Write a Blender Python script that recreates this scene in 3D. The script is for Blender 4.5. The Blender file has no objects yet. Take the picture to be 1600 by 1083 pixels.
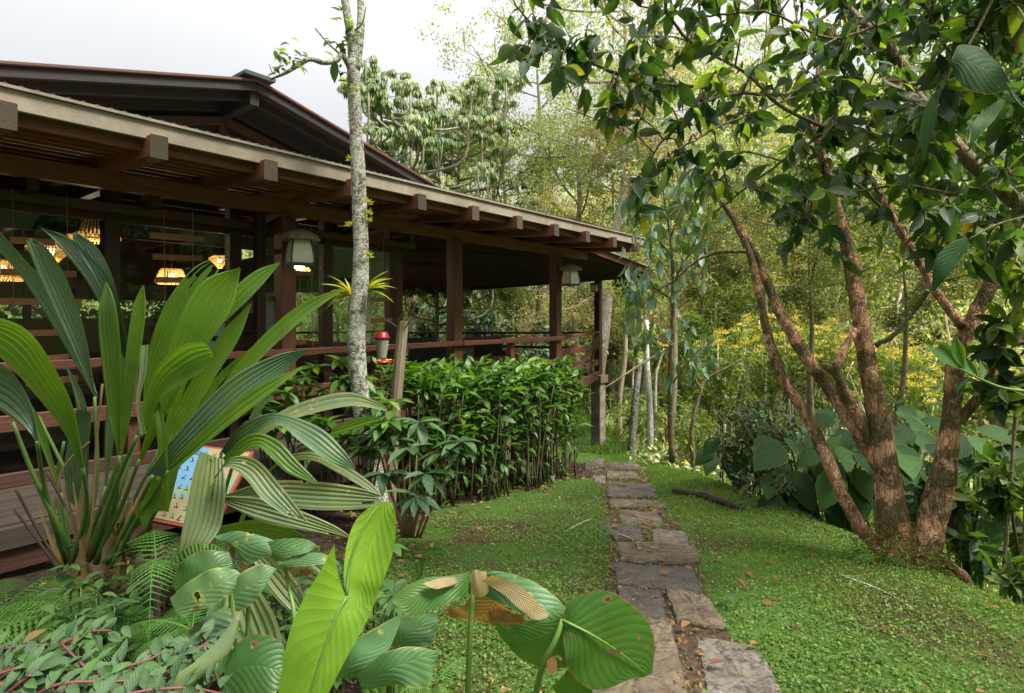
import bpy, math, random
import numpy as np
from mathutils import Vector

rng = np.random.default_rng(7)
random.seed(7)
SC = bpy.context.scene
COL = SC.collection
PI = math.pi

# ------------------------------------------------------------------ camera, sky, sun, exposure
cam_data = bpy.data.cameras.new('camera'); cam = bpy.data.objects.new('camera', cam_data); COL.objects.link(cam)
cam.location = (0, 0, 1.6); cam.rotation_euler = (PI/2, 0, 0)
cam_data.sensor_width = 36; cam_data.lens = 20.25; cam_data.shift_y = -0.0291
cam_data.clip_start = 0.05; cam_data.clip_end = 2000
SC.camera = cam
SUN_EL, SUN_AZ = math.radians(60), math.radians(118)      # azimuth clockwise from +Y
world = bpy.data.worlds.new('World'); SC.world = world; world.use_nodes = True
wn, wl = world.node_tree.nodes, world.node_tree.links
wn.clear()
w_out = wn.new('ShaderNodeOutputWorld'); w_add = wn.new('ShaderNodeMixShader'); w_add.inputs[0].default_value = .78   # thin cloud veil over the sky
b_sky = wn.new('ShaderNodeBackground'); b_cl = wn.new('ShaderNodeBackground')
sky = wn.new('ShaderNodeTexSky'); sky.sky_type = 'NISHITA'; sky.sun_disc = False
sky.sun_elevation = SUN_EL; sky.sun_rotation = SUN_AZ; sky.dust_density = 1; sky.air_density = 1.0; sky.ozone_density = 1
wl.new(sky.outputs[0], b_sky.inputs[0]); b_sky.inputs[1].default_value = 0.05
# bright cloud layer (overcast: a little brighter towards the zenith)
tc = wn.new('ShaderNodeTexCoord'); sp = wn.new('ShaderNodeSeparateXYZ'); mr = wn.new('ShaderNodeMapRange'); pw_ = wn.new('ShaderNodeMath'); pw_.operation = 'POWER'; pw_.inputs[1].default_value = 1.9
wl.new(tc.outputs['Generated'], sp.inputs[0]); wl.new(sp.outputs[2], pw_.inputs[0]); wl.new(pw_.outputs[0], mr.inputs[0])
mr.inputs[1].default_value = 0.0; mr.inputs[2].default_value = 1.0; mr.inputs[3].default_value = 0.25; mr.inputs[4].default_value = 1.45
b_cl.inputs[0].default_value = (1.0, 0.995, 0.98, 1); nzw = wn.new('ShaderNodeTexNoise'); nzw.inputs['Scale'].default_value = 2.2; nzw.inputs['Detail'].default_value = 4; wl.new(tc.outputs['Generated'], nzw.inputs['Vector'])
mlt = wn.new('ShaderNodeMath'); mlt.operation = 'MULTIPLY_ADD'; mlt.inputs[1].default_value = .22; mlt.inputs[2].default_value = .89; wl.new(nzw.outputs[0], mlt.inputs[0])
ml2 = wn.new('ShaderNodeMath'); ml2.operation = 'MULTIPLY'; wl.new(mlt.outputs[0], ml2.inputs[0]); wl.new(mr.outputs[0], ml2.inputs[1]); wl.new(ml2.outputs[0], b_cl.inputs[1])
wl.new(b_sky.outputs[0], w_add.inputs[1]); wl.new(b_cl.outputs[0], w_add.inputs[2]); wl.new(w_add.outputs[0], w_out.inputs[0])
sd = bpy.data.lights.new('sun', 'SUN'); sun = bpy.data.objects.new('sun', sd); COL.objects.link(sun)
sd.energy = 4.1; sd.angle = math.radians(18); sd.color = (1.0, 0.955, 0.86)
sdir = Vector((math.sin(SUN_AZ)*math.cos(SUN_EL), math.cos(SUN_AZ)*math.cos(SUN_EL), math.sin(SUN_EL)))
sun.rotation_euler = sdir.to_track_quat('Z', 'Y').to_euler(); sun.location = (0, 0, 30)
SC.view_settings.view_transform = 'Standard'; SC.view_settings.look = 'None'; SC.view_settings.gamma = 1
SC.view_settings.use_curve_mapping = False
SC.view_settings.exposure = 1.38
SC.cycles.max_bounces = 6; SC.cycles.transparent_max_bounces = 8; SC.cycles.diffuse_bounces = 3
SC.cycles.glossy_bounces = 2; SC.cycles.transmission_bounces = 3

# ------------------------------------------------------------------ node helpers / materials
def newmat(name):
    m = bpy.data.materials.new(name); m.use_nodes = True
    nt = m.node_tree; nt.nodes.clear()
    out = nt.nodes.new('ShaderNodeOutputMaterial')
    return m, nt, out
def N(nt, t, **kw):
    n = nt.nodes.new(t)
    for k, v in kw.items(): setattr(n, k, v)
    return n
def L(nt, a, b): nt.links.new(a, b)
def ramp(nt, fac, stops, interp='LINEAR'):
    r = N(nt, 'ShaderNodeValToRGB'); r.color_ramp.interpolation = interp
    el = r.color_ramp.elements
    while len(el) > 1: el.remove(el[-1])
    el[0].position = stops[0][0]; el[0].color = (*stops[0][1], 1)
    for p, c in stops[1:]:
        e = el.new(p); e.color = (*c, 1)
    L(nt, fac, r.inputs[0]); return r.outputs[0]
def noise(nt, scale, detail=4, rough=.55, vec=None, dist=0.0):
    n = N(nt, 'ShaderNodeTexNoise'); n.inputs['Scale'].default_value = scale; n.inputs['Detail'].default_value = detail
    n.inputs['Roughness'].default_value = rough; n.inputs['Distortion'].default_value = dist
    if vec is not None: L(nt, vec, n.inputs['Vector'])
    return n.outputs[0]
def objvec(nt, sc=(1, 1, 1), kind='Object'):
    t = N(nt, 'ShaderNodeTexCoord'); mp = N(nt, 'ShaderNodeMapping'); mp.inputs['Scale'].default_value = sc
    L(nt, t.outputs[kind], mp.inputs[0]); return mp.outputs[0]
def bump(nt, h, strength=.4, dist=.02):
    b = N(nt, 'ShaderNodeBump'); b.inputs['Strength'].default_value = strength; b.inputs['Distance'].default_value = dist
    L(nt, h, b.inputs['Height']); return b.outputs[0]
def mixc(nt, f, a, b, mode='MIX'):
    m = N(nt, 'ShaderNodeMix', data_type='RGBA', blend_type=mode)
    if isinstance(f, (int, float)): m.inputs[0].default_value = f
    else: L(nt, f, m.inputs[0])
    for i, v in ((6, a), (7, b)):
        if isinstance(v, tuple): m.inputs[i].default_value = (*v, 1)
        else: L(nt, v, m.inputs[i])
    return m.outputs[2]
def math_(nt, op, a, b=None, c=None):
    m = N(nt, 'ShaderNodeMath', operation=op)
    for i, v in enumerate((a, b, c)):
        if v is None: continue
        if isinstance(v, (int, float)): m.inputs[i].default_value = v
        else: L(nt, v, m.inputs[i])
    return m.outputs[0]
def principled(nt, out, col, rough=.6, spec=.5, normal=None, metal=0):
    p = N(nt, 'ShaderNodeBsdfPrincipled')
    if isinstance(col, tuple): p.inputs['Base Color'].default_value = (*col, 1)
    else: L(nt, col, p.inputs['Base Color'])
    if isinstance(rough, (int, float)): p.inputs['Roughness'].default_value = rough
    else: L(nt, rough, p.inputs['Roughness'])
    p.inputs['Specular IOR Level'].default_value = spec; p.inputs['Metallic'].default_value = metal
    if normal is not None: L(nt, normal, p.inputs['Normal'])
    L(nt, p.outputs[0], out.inputs[0]); return p

def leaf_mat(name, stops, transl=.35, rough=.42, spec=.4, veins=None, spots=0.0, pleat=0, noise_amt=.25, tcol=1.6, spot_col=(.16, .12, .03), tint=None, holes=0.0):
    """stops: colour ramp over the per-leaf random value. veins=(count, slant, strength)."""
    m, nt, out = newmat(name)
    at = N(nt, 'ShaderNodeAttribute'); at.attribute_name = 'rnd'
    oi = N(nt, 'ShaderNodeObjectInfo')
    f = math_(nt, 'FRACT', math_(nt, 'ADD', at.outputs['Fac'], math_(nt, 'MULTIPLY', oi.outputs['Random'], .999)))
    col = ramp(nt, f, stops)
    nz = noise(nt, 9, 4, .6, objvec(nt))
    col = mixc(nt, math_(nt, 'MULTIPLY', nz, noise_amt), col, (.03, .03, .008), 'MIX')
    if veins or pleat:
        bl2 = noise(nt, 3.2, 3, .6, objvec(nt), .6); col = mixc(nt, ramp(nt, bl2, [(.42, (0, 0, 0)), (.72, (.55,)*3)]), col, mixc(nt, 1.0, col, (1.75, 1.25, .75), 'MULTIPLY')); col = mixc(nt, ramp(nt, noise(nt, 5.5, 4, .6, objvec(nt)), [(.45, (0, 0, 0)), (.7, (.55,)*3)]), col, mixc(nt, 1.0, col, (.5, .6, .6), 'MULTIPLY'))
    h = None
    if veins or pleat or spots:
        uv = N(nt, 'ShaderNodeUVMap'); s = N(nt, 'ShaderNodeSeparateXYZ'); L(nt, uv.outputs[0], s.inputs[0])
        au = math_(nt, 'ABSOLUTE', math_(nt, 'SUBTRACT', s.outputs[0], .5))
        if veins:
            n_, sl, st = veins
            ph = math_(nt, 'SUBTRACT', math_(nt, 'MULTIPLY', s.outputs[1], n_), math_(nt, 'MULTIPLY', au, sl))
            w = math_(nt, 'ABSOLUTE', math_(nt, 'SUBTRACT', math_(nt, 'FRACT', ph), .5))
            vein = math_(nt, 'SUBTRACT', 1.0, math_(nt, 'MULTIPLY', math_(nt, 'MINIMUM', w, .055), 18.0))
            mid = math_(nt, 'SUBTRACT', 1.0, math_(nt, 'MINIMUM', math_(nt, 'MULTIPLY', au, 34), 1.0))
            vv = math_(nt, 'MAXIMUM', vein, mid)
            lite = mixc(nt, 1.0, col, (1.5, 1.35, 1.6), 'MULTIPLY')
            col = mixc(nt, math_(nt, 'MULTIPLY', math_(nt, 'MAXIMUM', vv, 0.0), st), col, lite)
            h = math_(nt, 'SQRT', math_(nt, 'ABSOLUTE', math_(nt, 'SUBTRACT', math_(nt, 'FRACT', ph), .5)))
            h = math_(nt, 'ADD', math_(nt, 'SUBTRACT', h, math_(nt, 'MULTIPLY', mid, .3)), math_(nt, 'MULTIPLY', noise(nt, 45, 3, .6, objvec(nt)), .5))
        if pleat:
            w = math_(nt, 'ABSOLUTE', math_(nt, 'SUBTRACT', math_(nt, 'FRACT', math_(nt, 'MULTIPLY', s.outputs[0], pleat)), .5))
            h = w
            col = mixc(nt, math_(nt, 'MULTIPLY', w, .4), col, mixc(nt, 1.0, col, (1.4, 1.3, 1.5), 'MULTIPLY'))
        if spots:
            sn = noise(nt, 17, 2, .5, objvec(nt)) if holes else noise(nt, 26, 3, .6, objvec(nt)); k = ramp(nt, sn, [(0.0, (0, 0, 0)), (.69-spots*.12, (0, 0, 0)), (.73-spots*.12, (1, 1, 1))])
            col = mixc(nt, k, col, spot_col)
            ed = ramp(nt, math_(nt, 'ADD', au, math_(nt, 'MULTIPLY', nz, .12)), [(0, (0, 0, 0)), (.535, (0, 0, 0)), (.56, (1, 1, 1))])
            col = mixc(nt, ed, col, spot_col)
    if tint: col = mixc(nt, 1.0, col, tint, 'MULTIPLY')
    p = N(nt, 'ShaderNodeBsdfPrincipled'); L(nt, col, p.inputs['Base Color']); p.inputs['Roughness'].default_value = rough
    p.inputs['Specular IOR Level'].default_value = spec
    tr = N(nt, 'ShaderNodeBsdfTranslucent')
    L(nt, mixc(nt, 1.0, col, (tcol*1.15, tcol*1.1, tcol*.35), 'MULTIPLY'), tr.inputs[0])
    if h is not None:
        b = bump(nt, h, .36 if veins else .3, .005); L(nt, b, p.inputs['Normal']); L(nt, b, tr.inputs['Normal'])
    mx = N(nt, 'ShaderNodeMixShader'); mx.inputs[0].default_value = transl
    L(nt, p.outputs[0], mx.inputs[1]); L(nt, tr.outputs[0], mx.inputs[2]); last = mx.outputs[0]
    if holes:
        hn = noise(nt, 17, 2, .5, objvec(nt)); hk = ramp(nt, hn, [(0, (0, 0, 0)), (.735-holes*.1, (0, 0, 0)), (.738-holes*.1, (1, 1, 1))], 'CONSTANT')
        tb = N(nt, 'ShaderNodeBsdfTransparent'); m2 = N(nt, 'ShaderNodeMixShader'); L(nt, hk, m2.inputs[0]); L(nt, last, m2.inputs[1]); L(nt, tb.outputs[0], m2.inputs[2]); last = m2.outputs[0]
    L(nt, last, out.inputs[0])
    return m

def wood_mat(name, c1, c2, rough=.55, grain=1.0, stain=(.02, .02, .015), stain_amt=.35):
    m, nt, out = newmat(name)
    uvn = N(nt, 'ShaderNodeUVMap'); mp = N(nt, 'ShaderNodeMapping'); mp.inputs['Scale'].default_value = (1.6*grain, 38*grain, 1); L(nt, uvn.outputs[0], mp.inputs[0])
    g = noise(nt, 1.5, 6, .65, mp.outputs[0], .6)
    oi = N(nt, 'ShaderNodeObjectInfo')
    col = ramp(nt, g, [(.25, c1), (.7, c2)])
    var = math_(nt, 'ADD', math_(nt, 'MULTIPLY', oi.outputs['Random'], .5), .72)
    vm = N(nt, 'ShaderNodeVectorMath', operation='SCALE'); L(nt, col, vm.inputs[0]); L(nt, var, vm.inputs['Scale'])
    big = noise(nt, 2.6, 5, .6, objvec(nt))
    st = ramp(nt, big, [(.45, (0, 0, 0)), (.75, (stain_amt,)*3)])
    col = mixc(nt, st, vm.outputs[0], stain)
    principled(nt, out, col, ramp(nt, g, [(0, (rough-.12,)*3), (1, (rough+.2,)*3)]), .4, bump(nt, g, .7, .006))
    return m
def bark_mat(name, stops, moss=.3, moss_col=(.07, .09, .02), lichen=0.0, scale=8, bstr=.9, stretch=.35):
    m, nt, out = newmat(name)
    v = objvec(nt, (1, 1, stretch)); n1 = noise(nt, scale, 8, .7, v, .8)
    vo = N(nt, 'ShaderNodeTexVoronoi'); vo.feature = 'DISTANCE_TO_EDGE'; vo.inputs['Scale'].default_value = scale*1.6
    nd = N(nt, 'ShaderNodeVectorMath', operation='ADD'); L(nt, v, nd.inputs[0])
    ns = N(nt, 'ShaderNodeTexNoise'); ns.inputs['Scale'].default_value = scale*.7; L(nt, v, ns.inputs['Vector'])
    sc_ = N(nt, 'ShaderNodeVectorMath', operation='SCALE'); L(nt, ns.outputs['Color'], sc_.inputs[0]); sc_.inputs['Scale'].default_value = .25
    L(nt, sc_.outputs[0], nd.inputs[1]); L(nt, nd.outputs[0], vo.inputs['Vector'])
    col = ramp(nt, n1, stops)
    crack = ramp(nt, vo.outputs['Distance'], [(0, (1, 1, 1)), (.07, (0, 0, 0))])
    col = mixc(nt, math_(nt, 'MULTIPLY', crack, .55), col, mixc(nt, 1.0, col, (.35, .3, .28), 'MULTIPLY'))
    n2 = noise(nt, scale*.33, 5, .65, objvec(nt)); mm = ramp(nt, n2, [(.62-moss*.35, (0, 0, 0)), (.70-moss*.35, (1, 1, 1))])
    col = mixc(nt, math_(nt, 'MULTIPLY', mm, .8), col, moss_col)
    if lichen:
        n3 = noise(nt, scale*1.7, 5, .7, objvec(nt)); lm = ramp(nt, n3, [(.66-lichen*.2, (0, 0, 0)), (.70-lichen*.2, (1, 1, 1))])
        col = mixc(nt, math_(nt, 'MULTIPLY', lm, .8), col, (.42, .45, .36))
    hh = math_(nt, 'ADD', n1, math_(nt, 'MULTIPLY', math_(nt, 'MINIMUM', vo.outputs['Distance'], .15), 3))
    principled(nt, out, col, .85, .2, bump(nt, hh, bstr, .02))
    return m
def plain(name, col, rough=.5, spec=.5, nscale=20, amt=.25, bstr=.15, metal=0):
    m, nt, out = newmat(name); n = noise(nt, nscale, 5, .6, objvec(nt))
    c = mixc(nt, math_(nt, 'MULTIPLY', n, amt*2), col, tuple(x*.45 for x in col))
    principled(nt, out, c, rough, spec, bump(nt, n, bstr, .004), metal); return m

# wood and building
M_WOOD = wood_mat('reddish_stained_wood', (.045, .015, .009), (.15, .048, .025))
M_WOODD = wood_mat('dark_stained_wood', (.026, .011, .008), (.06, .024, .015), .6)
M_BEAM = wood_mat('red_brown_beam_wood', (.10, .032, .02), (.32, .11, .065))  # stained wood with its colour lightened to stand in for light under the eaves
M_ENDG = wood_mat('mossy_end_grain', (.03, .022, .014), (.07, .05, .032), .9, 1, (.035, .04, .02), .8)
M_RAFT = wood_mat('weathered_rafter_wood', (.045, .018, .011), (.13, .05, .027), .6, 1.0, (.03, .03, .022), .75)
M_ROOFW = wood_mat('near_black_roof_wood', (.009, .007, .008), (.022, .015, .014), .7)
M_PLANK = wood_mat('hanging_board_wood', (.20, .075, .032), (.36, .15, .06))
M_DECK = wood_mat('weathered_deck_wood', (.022, .014, .011), (.052, .033, .026), .75, 1.0, (.03, .04, .02), .6)
M_OLD = wood_mat('weathered_stake_wood', (.14, .10, .06), (.33, .25, .16), .8, .8, (.06, .07, .03), .5)
M_METALROOF = plain('dark_metal_roof', (.03, .035, .04), .5, .5, 6, .3)
M_REDTRIM = plain('rusty_red_roof_edge', (.10, .04, .03), .6, .4, 30, .4)
M_BLACK = plain('black_metal', (.02, .02, .02), .45, .5)
M_LANTM = plain('lantern_metal', (.05, .055, .05), .5, .5, 40, .3)
M_WICKER = plain('black_wicker', (.014, .013, .013), .5, .5, 120, .4, .6)
M_TABLE = wood_mat('table_top_wood', (.22, .09, .03), (.38, .17, .06), .35)
M_REDCLOTH = plain('red_cloth', (.17, .015, .012), .8, .2)
m, nt, out = newmat('fibre_cement_sheet')
v = objvec(nt, (1, 1, 1)); a = noise(nt, 3, 6, .7, v); b = noise(nt, 45, 4, .7, v)
c = ramp(nt, a, [(.3, (.15, .115, .085)), (.7, (.32, .26, .20))]); c = mixc(nt, math_(nt, 'MULTIPLY', b, .5), c, (.18, .17, .13))
principled(nt, out, c, .85, .25, bump(nt, b, .4, .006)); M_FIBRE = m
m, nt, out = newmat('concrete')
a = noise(nt, 5, 7, .65, objvec(nt)); c = ramp(nt, a, [(.3, (.12, .10, .07)), (.7, (.34, .29, .23))])
principled(nt, out, c, .9, .2, bump(nt, a, .4, .01)); M_CONC = m
m, nt, out = newmat('frosted_lantern_glass')
p = principled(nt, out, (.66, .60, .50), .6, .25); p.inputs['Transmission Weight'].default_value = .0; M_FROST = m
m, nt, out = newmat('window_glass')
g = N(nt, 'ShaderNodeBsdfGlossy'); g.inputs['Roughness'].default_value = .02; t = N(nt, 'ShaderNodeBsdfTransparent'); t.inputs[0].default_value = (.86, .9, .88, 1)
fr = N(nt, 'ShaderNodeFresnel'); fr.inputs[0].default_value = 1.52; mx = N(nt, 'ShaderNodeMixShader'); L(nt, math_(nt, 'MULTIPLY', fr.outputs[0], .45), mx.inputs[0])
L(nt, t.outputs[0], mx.inputs[1]); L(nt, g.outputs[0], mx.inputs[2]); L(nt, mx.outputs[0], out.inputs[0]); M_GLASS = m
def emis(name, col, s):
    m, nt, out = newmat(name); e = N(nt, 'ShaderNodeEmission'); e.inputs[0].default_value = (*col, 1); e.inputs[1].default_value = s
    L(nt, e.outputs[0], out.inputs[0]); return m
M_BULB = emis('lamp_bulb', (1, .82, .55), 3.5)
m, nt, out = newmat('woven_lamp_shade')
d = N(nt, 'ShaderNodeBsdfDiffuse'); d.inputs[0].default_value = (.62, .46, .24, 1); t = N(nt, 'ShaderNodeBsdfTranslucent'); t.inputs[0].default_value = (.85, .66, .36, 1)
mx = N(nt, 'ShaderNodeMixShader'); mx.inputs[0].default_value = .5; L(nt, d.outputs[0], mx.inputs[1]); L(nt, t.outputs[0], mx.inputs[2]); L(nt, mx.outputs[0], out.inputs[0]); M_SHADE = m

# ground and stones
m, nt, out = newmat('ground_soil_and_moss')
v = objvec(nt); a = noise(nt, 1.1, 6, .65, v); b = noise(nt, 14, 6, .7, v); c3 = noise(nt, 60, 4, .7, v)
soil = ramp(nt, b, [(.3, (.022, .015, .009)), (.7, (.07, .048, .028))])
moss = ramp(nt, c3, [(.3, (.025, .055, .008)), (.7, (.06, .12, .02))])
c = mixc(nt, ramp(nt, a, [(.36, (0, 0, 0)), (.52, (1, 1, 1))]), soil, moss)
principled(nt, out, c, .95, .1, bump(nt, b, .8, .04)); M_GROUND = m
m, nt, out = newmat('path_bed_soil')
b = noise(nt, 30, 7, .7, objvec(nt)); c = ramp(nt, b, [(.3, (.02, .014, .010)), (.62, (.08, .05, .035)), (.75, (.14, .08, .05))])
principled(nt, out, c, .95, .1, bump(nt, b, .8, .02)); M_BED = m
def stone_mat(name, c1, c2, c3):
    m, nt, out = newmat(name); v = objvec(nt)
    oi = N(nt, 'ShaderNodeObjectInfo')
    a = noise(nt, 4.5, 7, .68, v, .5); b = noise(nt, 34, 6, .75, v); k = noise(nt, 11, 5, .8, objvec(nt, (1, 1.9, 1)), 1.2)
    c = ramp(nt, a, [(.3, c1), (.55, c2), (.75, c3)])
    c = mixc(nt, math_(nt, 'MULTIPLY', b, .5), c, tuple(x*.4 for x in c1))
    dk = ramp(nt, k, [(.47, (0, 0, 0)), (.60, (.8,)*3)]); c = mixc(nt, dk, c, (.040, .032, .028))
    ms = noise(nt, 7, 4, .6, objvec(nt, (1.3, 1.3, 1))); c = mixc(nt, ramp(nt, ms, [(.56, (0, 0, 0)), (.68, (.6,)*3)]), c, (.06, .075, .02))
    principled(nt, out, c, .85, .3, bump(nt, math_(nt, 'ADD', b, math_(nt, 'MULTIPLY', k, 1.6)), .7, .012)); return m
M_ST_TAN = stone_mat('tan_stone', (.075, .056, .036), (.155, .118, .076), (.24, .195, .135))
M_ST_GREY = stone_mat('grey_stone', (.05, .043, .036), (.10, .088, .073), (.17, .15, .125))
M_ST_PALE = stone_mat('pale_stone', (.10, .086, .074), (.18, .155, .13), (.26, .235, .205))

# foliage
M_PALM = leaf_mat('palm_leaf_green', [(0, (.065, .145, .018)), (.5, (.10, .20, .022)), (1, (.08, .16, .022))], .38, .38, .4, pleat=15, noise_amt=.12, tcol=1.9)
M_PALMD = leaf_mat('palm_leaf_blue_green', [(0, (.04, .085, .04)), (1, (.055, .115, .045))], .15, .42, .4, pleat=15, noise_amt=.12)
M_PALMP = leaf_mat('palm_leaf_pale', [(0, (.10, .16, .07)), (1, (.14, .19, .08))], .3, .45, .4, pleat=11, noise_amt=.15, spots=.35, spot_col=(.24, .22, .12), holes=.25)
M_EAR = leaf_mat('elephant_ear_bright', [(0, (.13, .27, .02)), (1, (.16, .30, .03))], .5, .6, .15, veins=(9, 7, .55), noise_amt=.05, tcol=1.5)
M_EARD = leaf_mat('elephant_ear_dark', [(0, (.022, .075, .018)), (1, (.035, .10, .022))], .25, .42, .4, veins=(10, 8, .45), noise_amt=.12, spots=.25, spot_col=(.13, .08, .03), holes=.25)
M_EARG = leaf_mat('elephant_ear_green', [(0, (.045, .125, .022)), (1, (.065, .155, .028))], .45, .45, .3, veins=(11, 9, .5), noise_amt=.1, spots=.25, spot_col=(.16, .10, .04), holes=.25)
M_EARB = leaf_mat('elephant_ear_blue', [(0, (.06, .15, .06)), (1, (.09, .18, .07))], .25, .5, .35, veins=(7, 6, .22), noise_amt=.15, spots=.35, spot_col=(.25, .24, .06), holes=.25)
M_DRY = leaf_mat('dry_leaf', [(0, (.30, .22, .12)), (.5, (.42, .34, .21)), (1, (.20, .11, .05))], .3, .8, .1, veins=(12, 8, .3), noise_amt=.6)
M_LITTER = leaf_mat('leaf_litter', [(0, (.16, .07, .03)), (.4, (.24, .12, .05)), (.7, (.10, .045, .025)), (1, (.35, .24, .10))], .1, .8, .15, noise_amt=.3)
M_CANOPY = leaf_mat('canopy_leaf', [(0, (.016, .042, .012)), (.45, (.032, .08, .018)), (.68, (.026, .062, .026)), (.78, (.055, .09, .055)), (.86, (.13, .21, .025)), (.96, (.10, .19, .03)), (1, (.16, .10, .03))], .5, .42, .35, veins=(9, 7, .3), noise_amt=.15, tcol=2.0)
M_HEDGE = leaf_mat('hedge_leaf', [(0, (.02, .065, .012)), (.45, (.042, .115, .016)), (.8, (.075, .175, .022)), (1, (.14, .26, .035))], .35, .35, .5, veins=(7, 6, .25), noise_amt=.1)
M_SHRUB = leaf_mat('shrub_leaf_blue_green', [(0, (.035, .10, .04)), (.6, (.06, .15, .06)), (1, (.10, .20, .10))], .25, .38, .5, veins=(9, 7, .4), noise_amt=.1, spots=.15)
M_CREEP = leaf_mat('creeper_leaf', [(0, (.035, .085, .035)), (.6, (.06, .12, .055)), (.95, (.05, .13, .03)), (1, (.16, .07, .035))], .2, .5, .3, veins=(6, 5, .3), noise_amt=.15)
M_FERN = leaf_mat('fern_leaf', [(0, (.05, .14, .02)), (1, (.09, .20, .035))], .4, .55, .2, noise_amt=.1)
M_GRASS = leaf_mat('grass_blades', [(0, (.055, .13, .017)), (.5, (.085, .18, .024)), (.9, (.12, .22, .03)), (1, (.24, .20, .07))], .4, .6, .2, noise_amt=.1)
M_CLOVER = leaf_mat('ground_cover_leaf', [(0, (.05, .10, .018)), (.6, (.085, .15, .028)), (1, (.15, .20, .045))], .3, .6, .25, noise_amt=.1)
M_BIGLEAF = leaf_mat('broad_hillside_leaf', [(0, (.012, .040, .012)), (.6, (.024, .070, .020)), (1, (.045, .11, .028))], .22, .6, .1, veins=(8, 7, .5), noise_amt=.2, spots=.15)
M_PALELF = leaf_mat('drooping_pale_leaf', [(0, (.06, .12, .07)), (1, (.13, .20, .13))], .3, .5, .4, noise_amt=.1)
M_OLIVE = leaf_mat('olive_tree_leaf', [(0, (.19, .24, .13)), (.6, (.30, .36, .20)), (1, (.46, .50, .32))], .45, .6, .2, noise_amt=.1, tcol=1.4)
M_FAR1 = leaf_mat('forest_leaf_light', [(0, (.17, .24, .09)), (.6, (.28, .36, .14)), (1, (.46, .50, .24))], .45, .6, .2, noise_amt=.1, tcol=1.4)
M_FAR2 = leaf_mat('forest_leaf_mid', [(0, (.07, .12, .03)), (.6, (.13, .19, .05)), (1, (.22, .28, .08))], .4, .6, .2, noise_amt=.1, tcol=1.5)
M_FAR3 = leaf_mat('forest_leaf_brownish', [(0, (.17, .16, .065)), (.6, (.31, .28, .13)), (1, (.46, .42, .23))], .4, .7, .2, noise_amt=.1, tcol=1.3)
M_CECR = leaf_mat('umbrella_tree_leaf', [(0, (.10, .16, .065)), (.6, (.16, .23, .095)), (1, (.28, .34, .16))], .3, .5, .3, noise_amt=.1)
M_YELLOW = leaf_mat('yellow_flower', [(0, (.46, .36, .06)), (1, (.64, .54, .14))], .35, .7, .1, noise_amt=.05, tcol=1.2)
M_BROM = leaf_mat('bromeliad_leaf', [(0, (.22, .30, .03)), (.7, (.35, .38, .04)), (1, (.42, .30, .05))], .4, .45, .3, noise_amt=.1)
M_MOSS = leaf_mat('moss_tuft', [(0, (.05, .08, .012)), (.5, (.10, .13, .02)), (1, (.18, .18, .05))], .3, .9, .05, noise_amt=.1)
M_DARKTW = plain('dark_twig', (.05, .035, .022), .8, .2, 30, .3)
M_STALK = plain('green_stalk', (.09, .17, .03), .5, .4, 25, .25)
M_STALKB = plain('brown_stalk', (.18, .12, .05), .7, .3, 25, .4)
M_STALKR = plain('reddish_stalk', (.16, .045, .05), .6, .3, 25, .3)
M_HSTEM = plain('pale_hedge_stem', (.10, .085, .045), .8, .2, 30, .4)
M_BARKC = bark_mat('cinnamon_bark', [(.26, (.08, .042, .026)), (.42, (.30, .155, .088)), (.55, (.58, .32, .19)), (.70, (.66, .44, .29))], .50, (.05, .055, .018), .1, 15, 1.0)
M_BARKG = bark_mat('grey_lichen_bark', [(.32, (.07, .05, .035)), (.45, (.20, .16, .12)), (.54, (.44, .40, .35)), (.68, (.66, .63, .58))], .36, (.085, .075, .03), .9, 16, .8, 1.0)
M_BARKP = bark_mat('pale_bark', [(.3, (.25, .22, .17)), (.5, (.48, .44, .36)), (.7, (.62, .58, .50))], .1, (.14, .14, .07), .2, 4, .5, .8)
M_BARKW = bark_mat('white_bark', [(.3, (.45, .43, .38)), (.6, (.75, .73, .68))], 0, (.2, .2, .1), 0, 4, .4, .8)
M_BARKO = bark_mat('brown_branch_bark', [(.3, (.07, .055, .03)), (.5, (.16, .125, .07)), (.7, (.26, .21, .13))], .3, (.07, .08, .02), .15, 14, .6)
M_BARKF = bark_mat('far_trunk_bark', [(.3, (.20, .17, .11)), (.7, (.42, .36, .26))], .25, (.13, .14, .06), .2, 5, .4)

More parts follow.
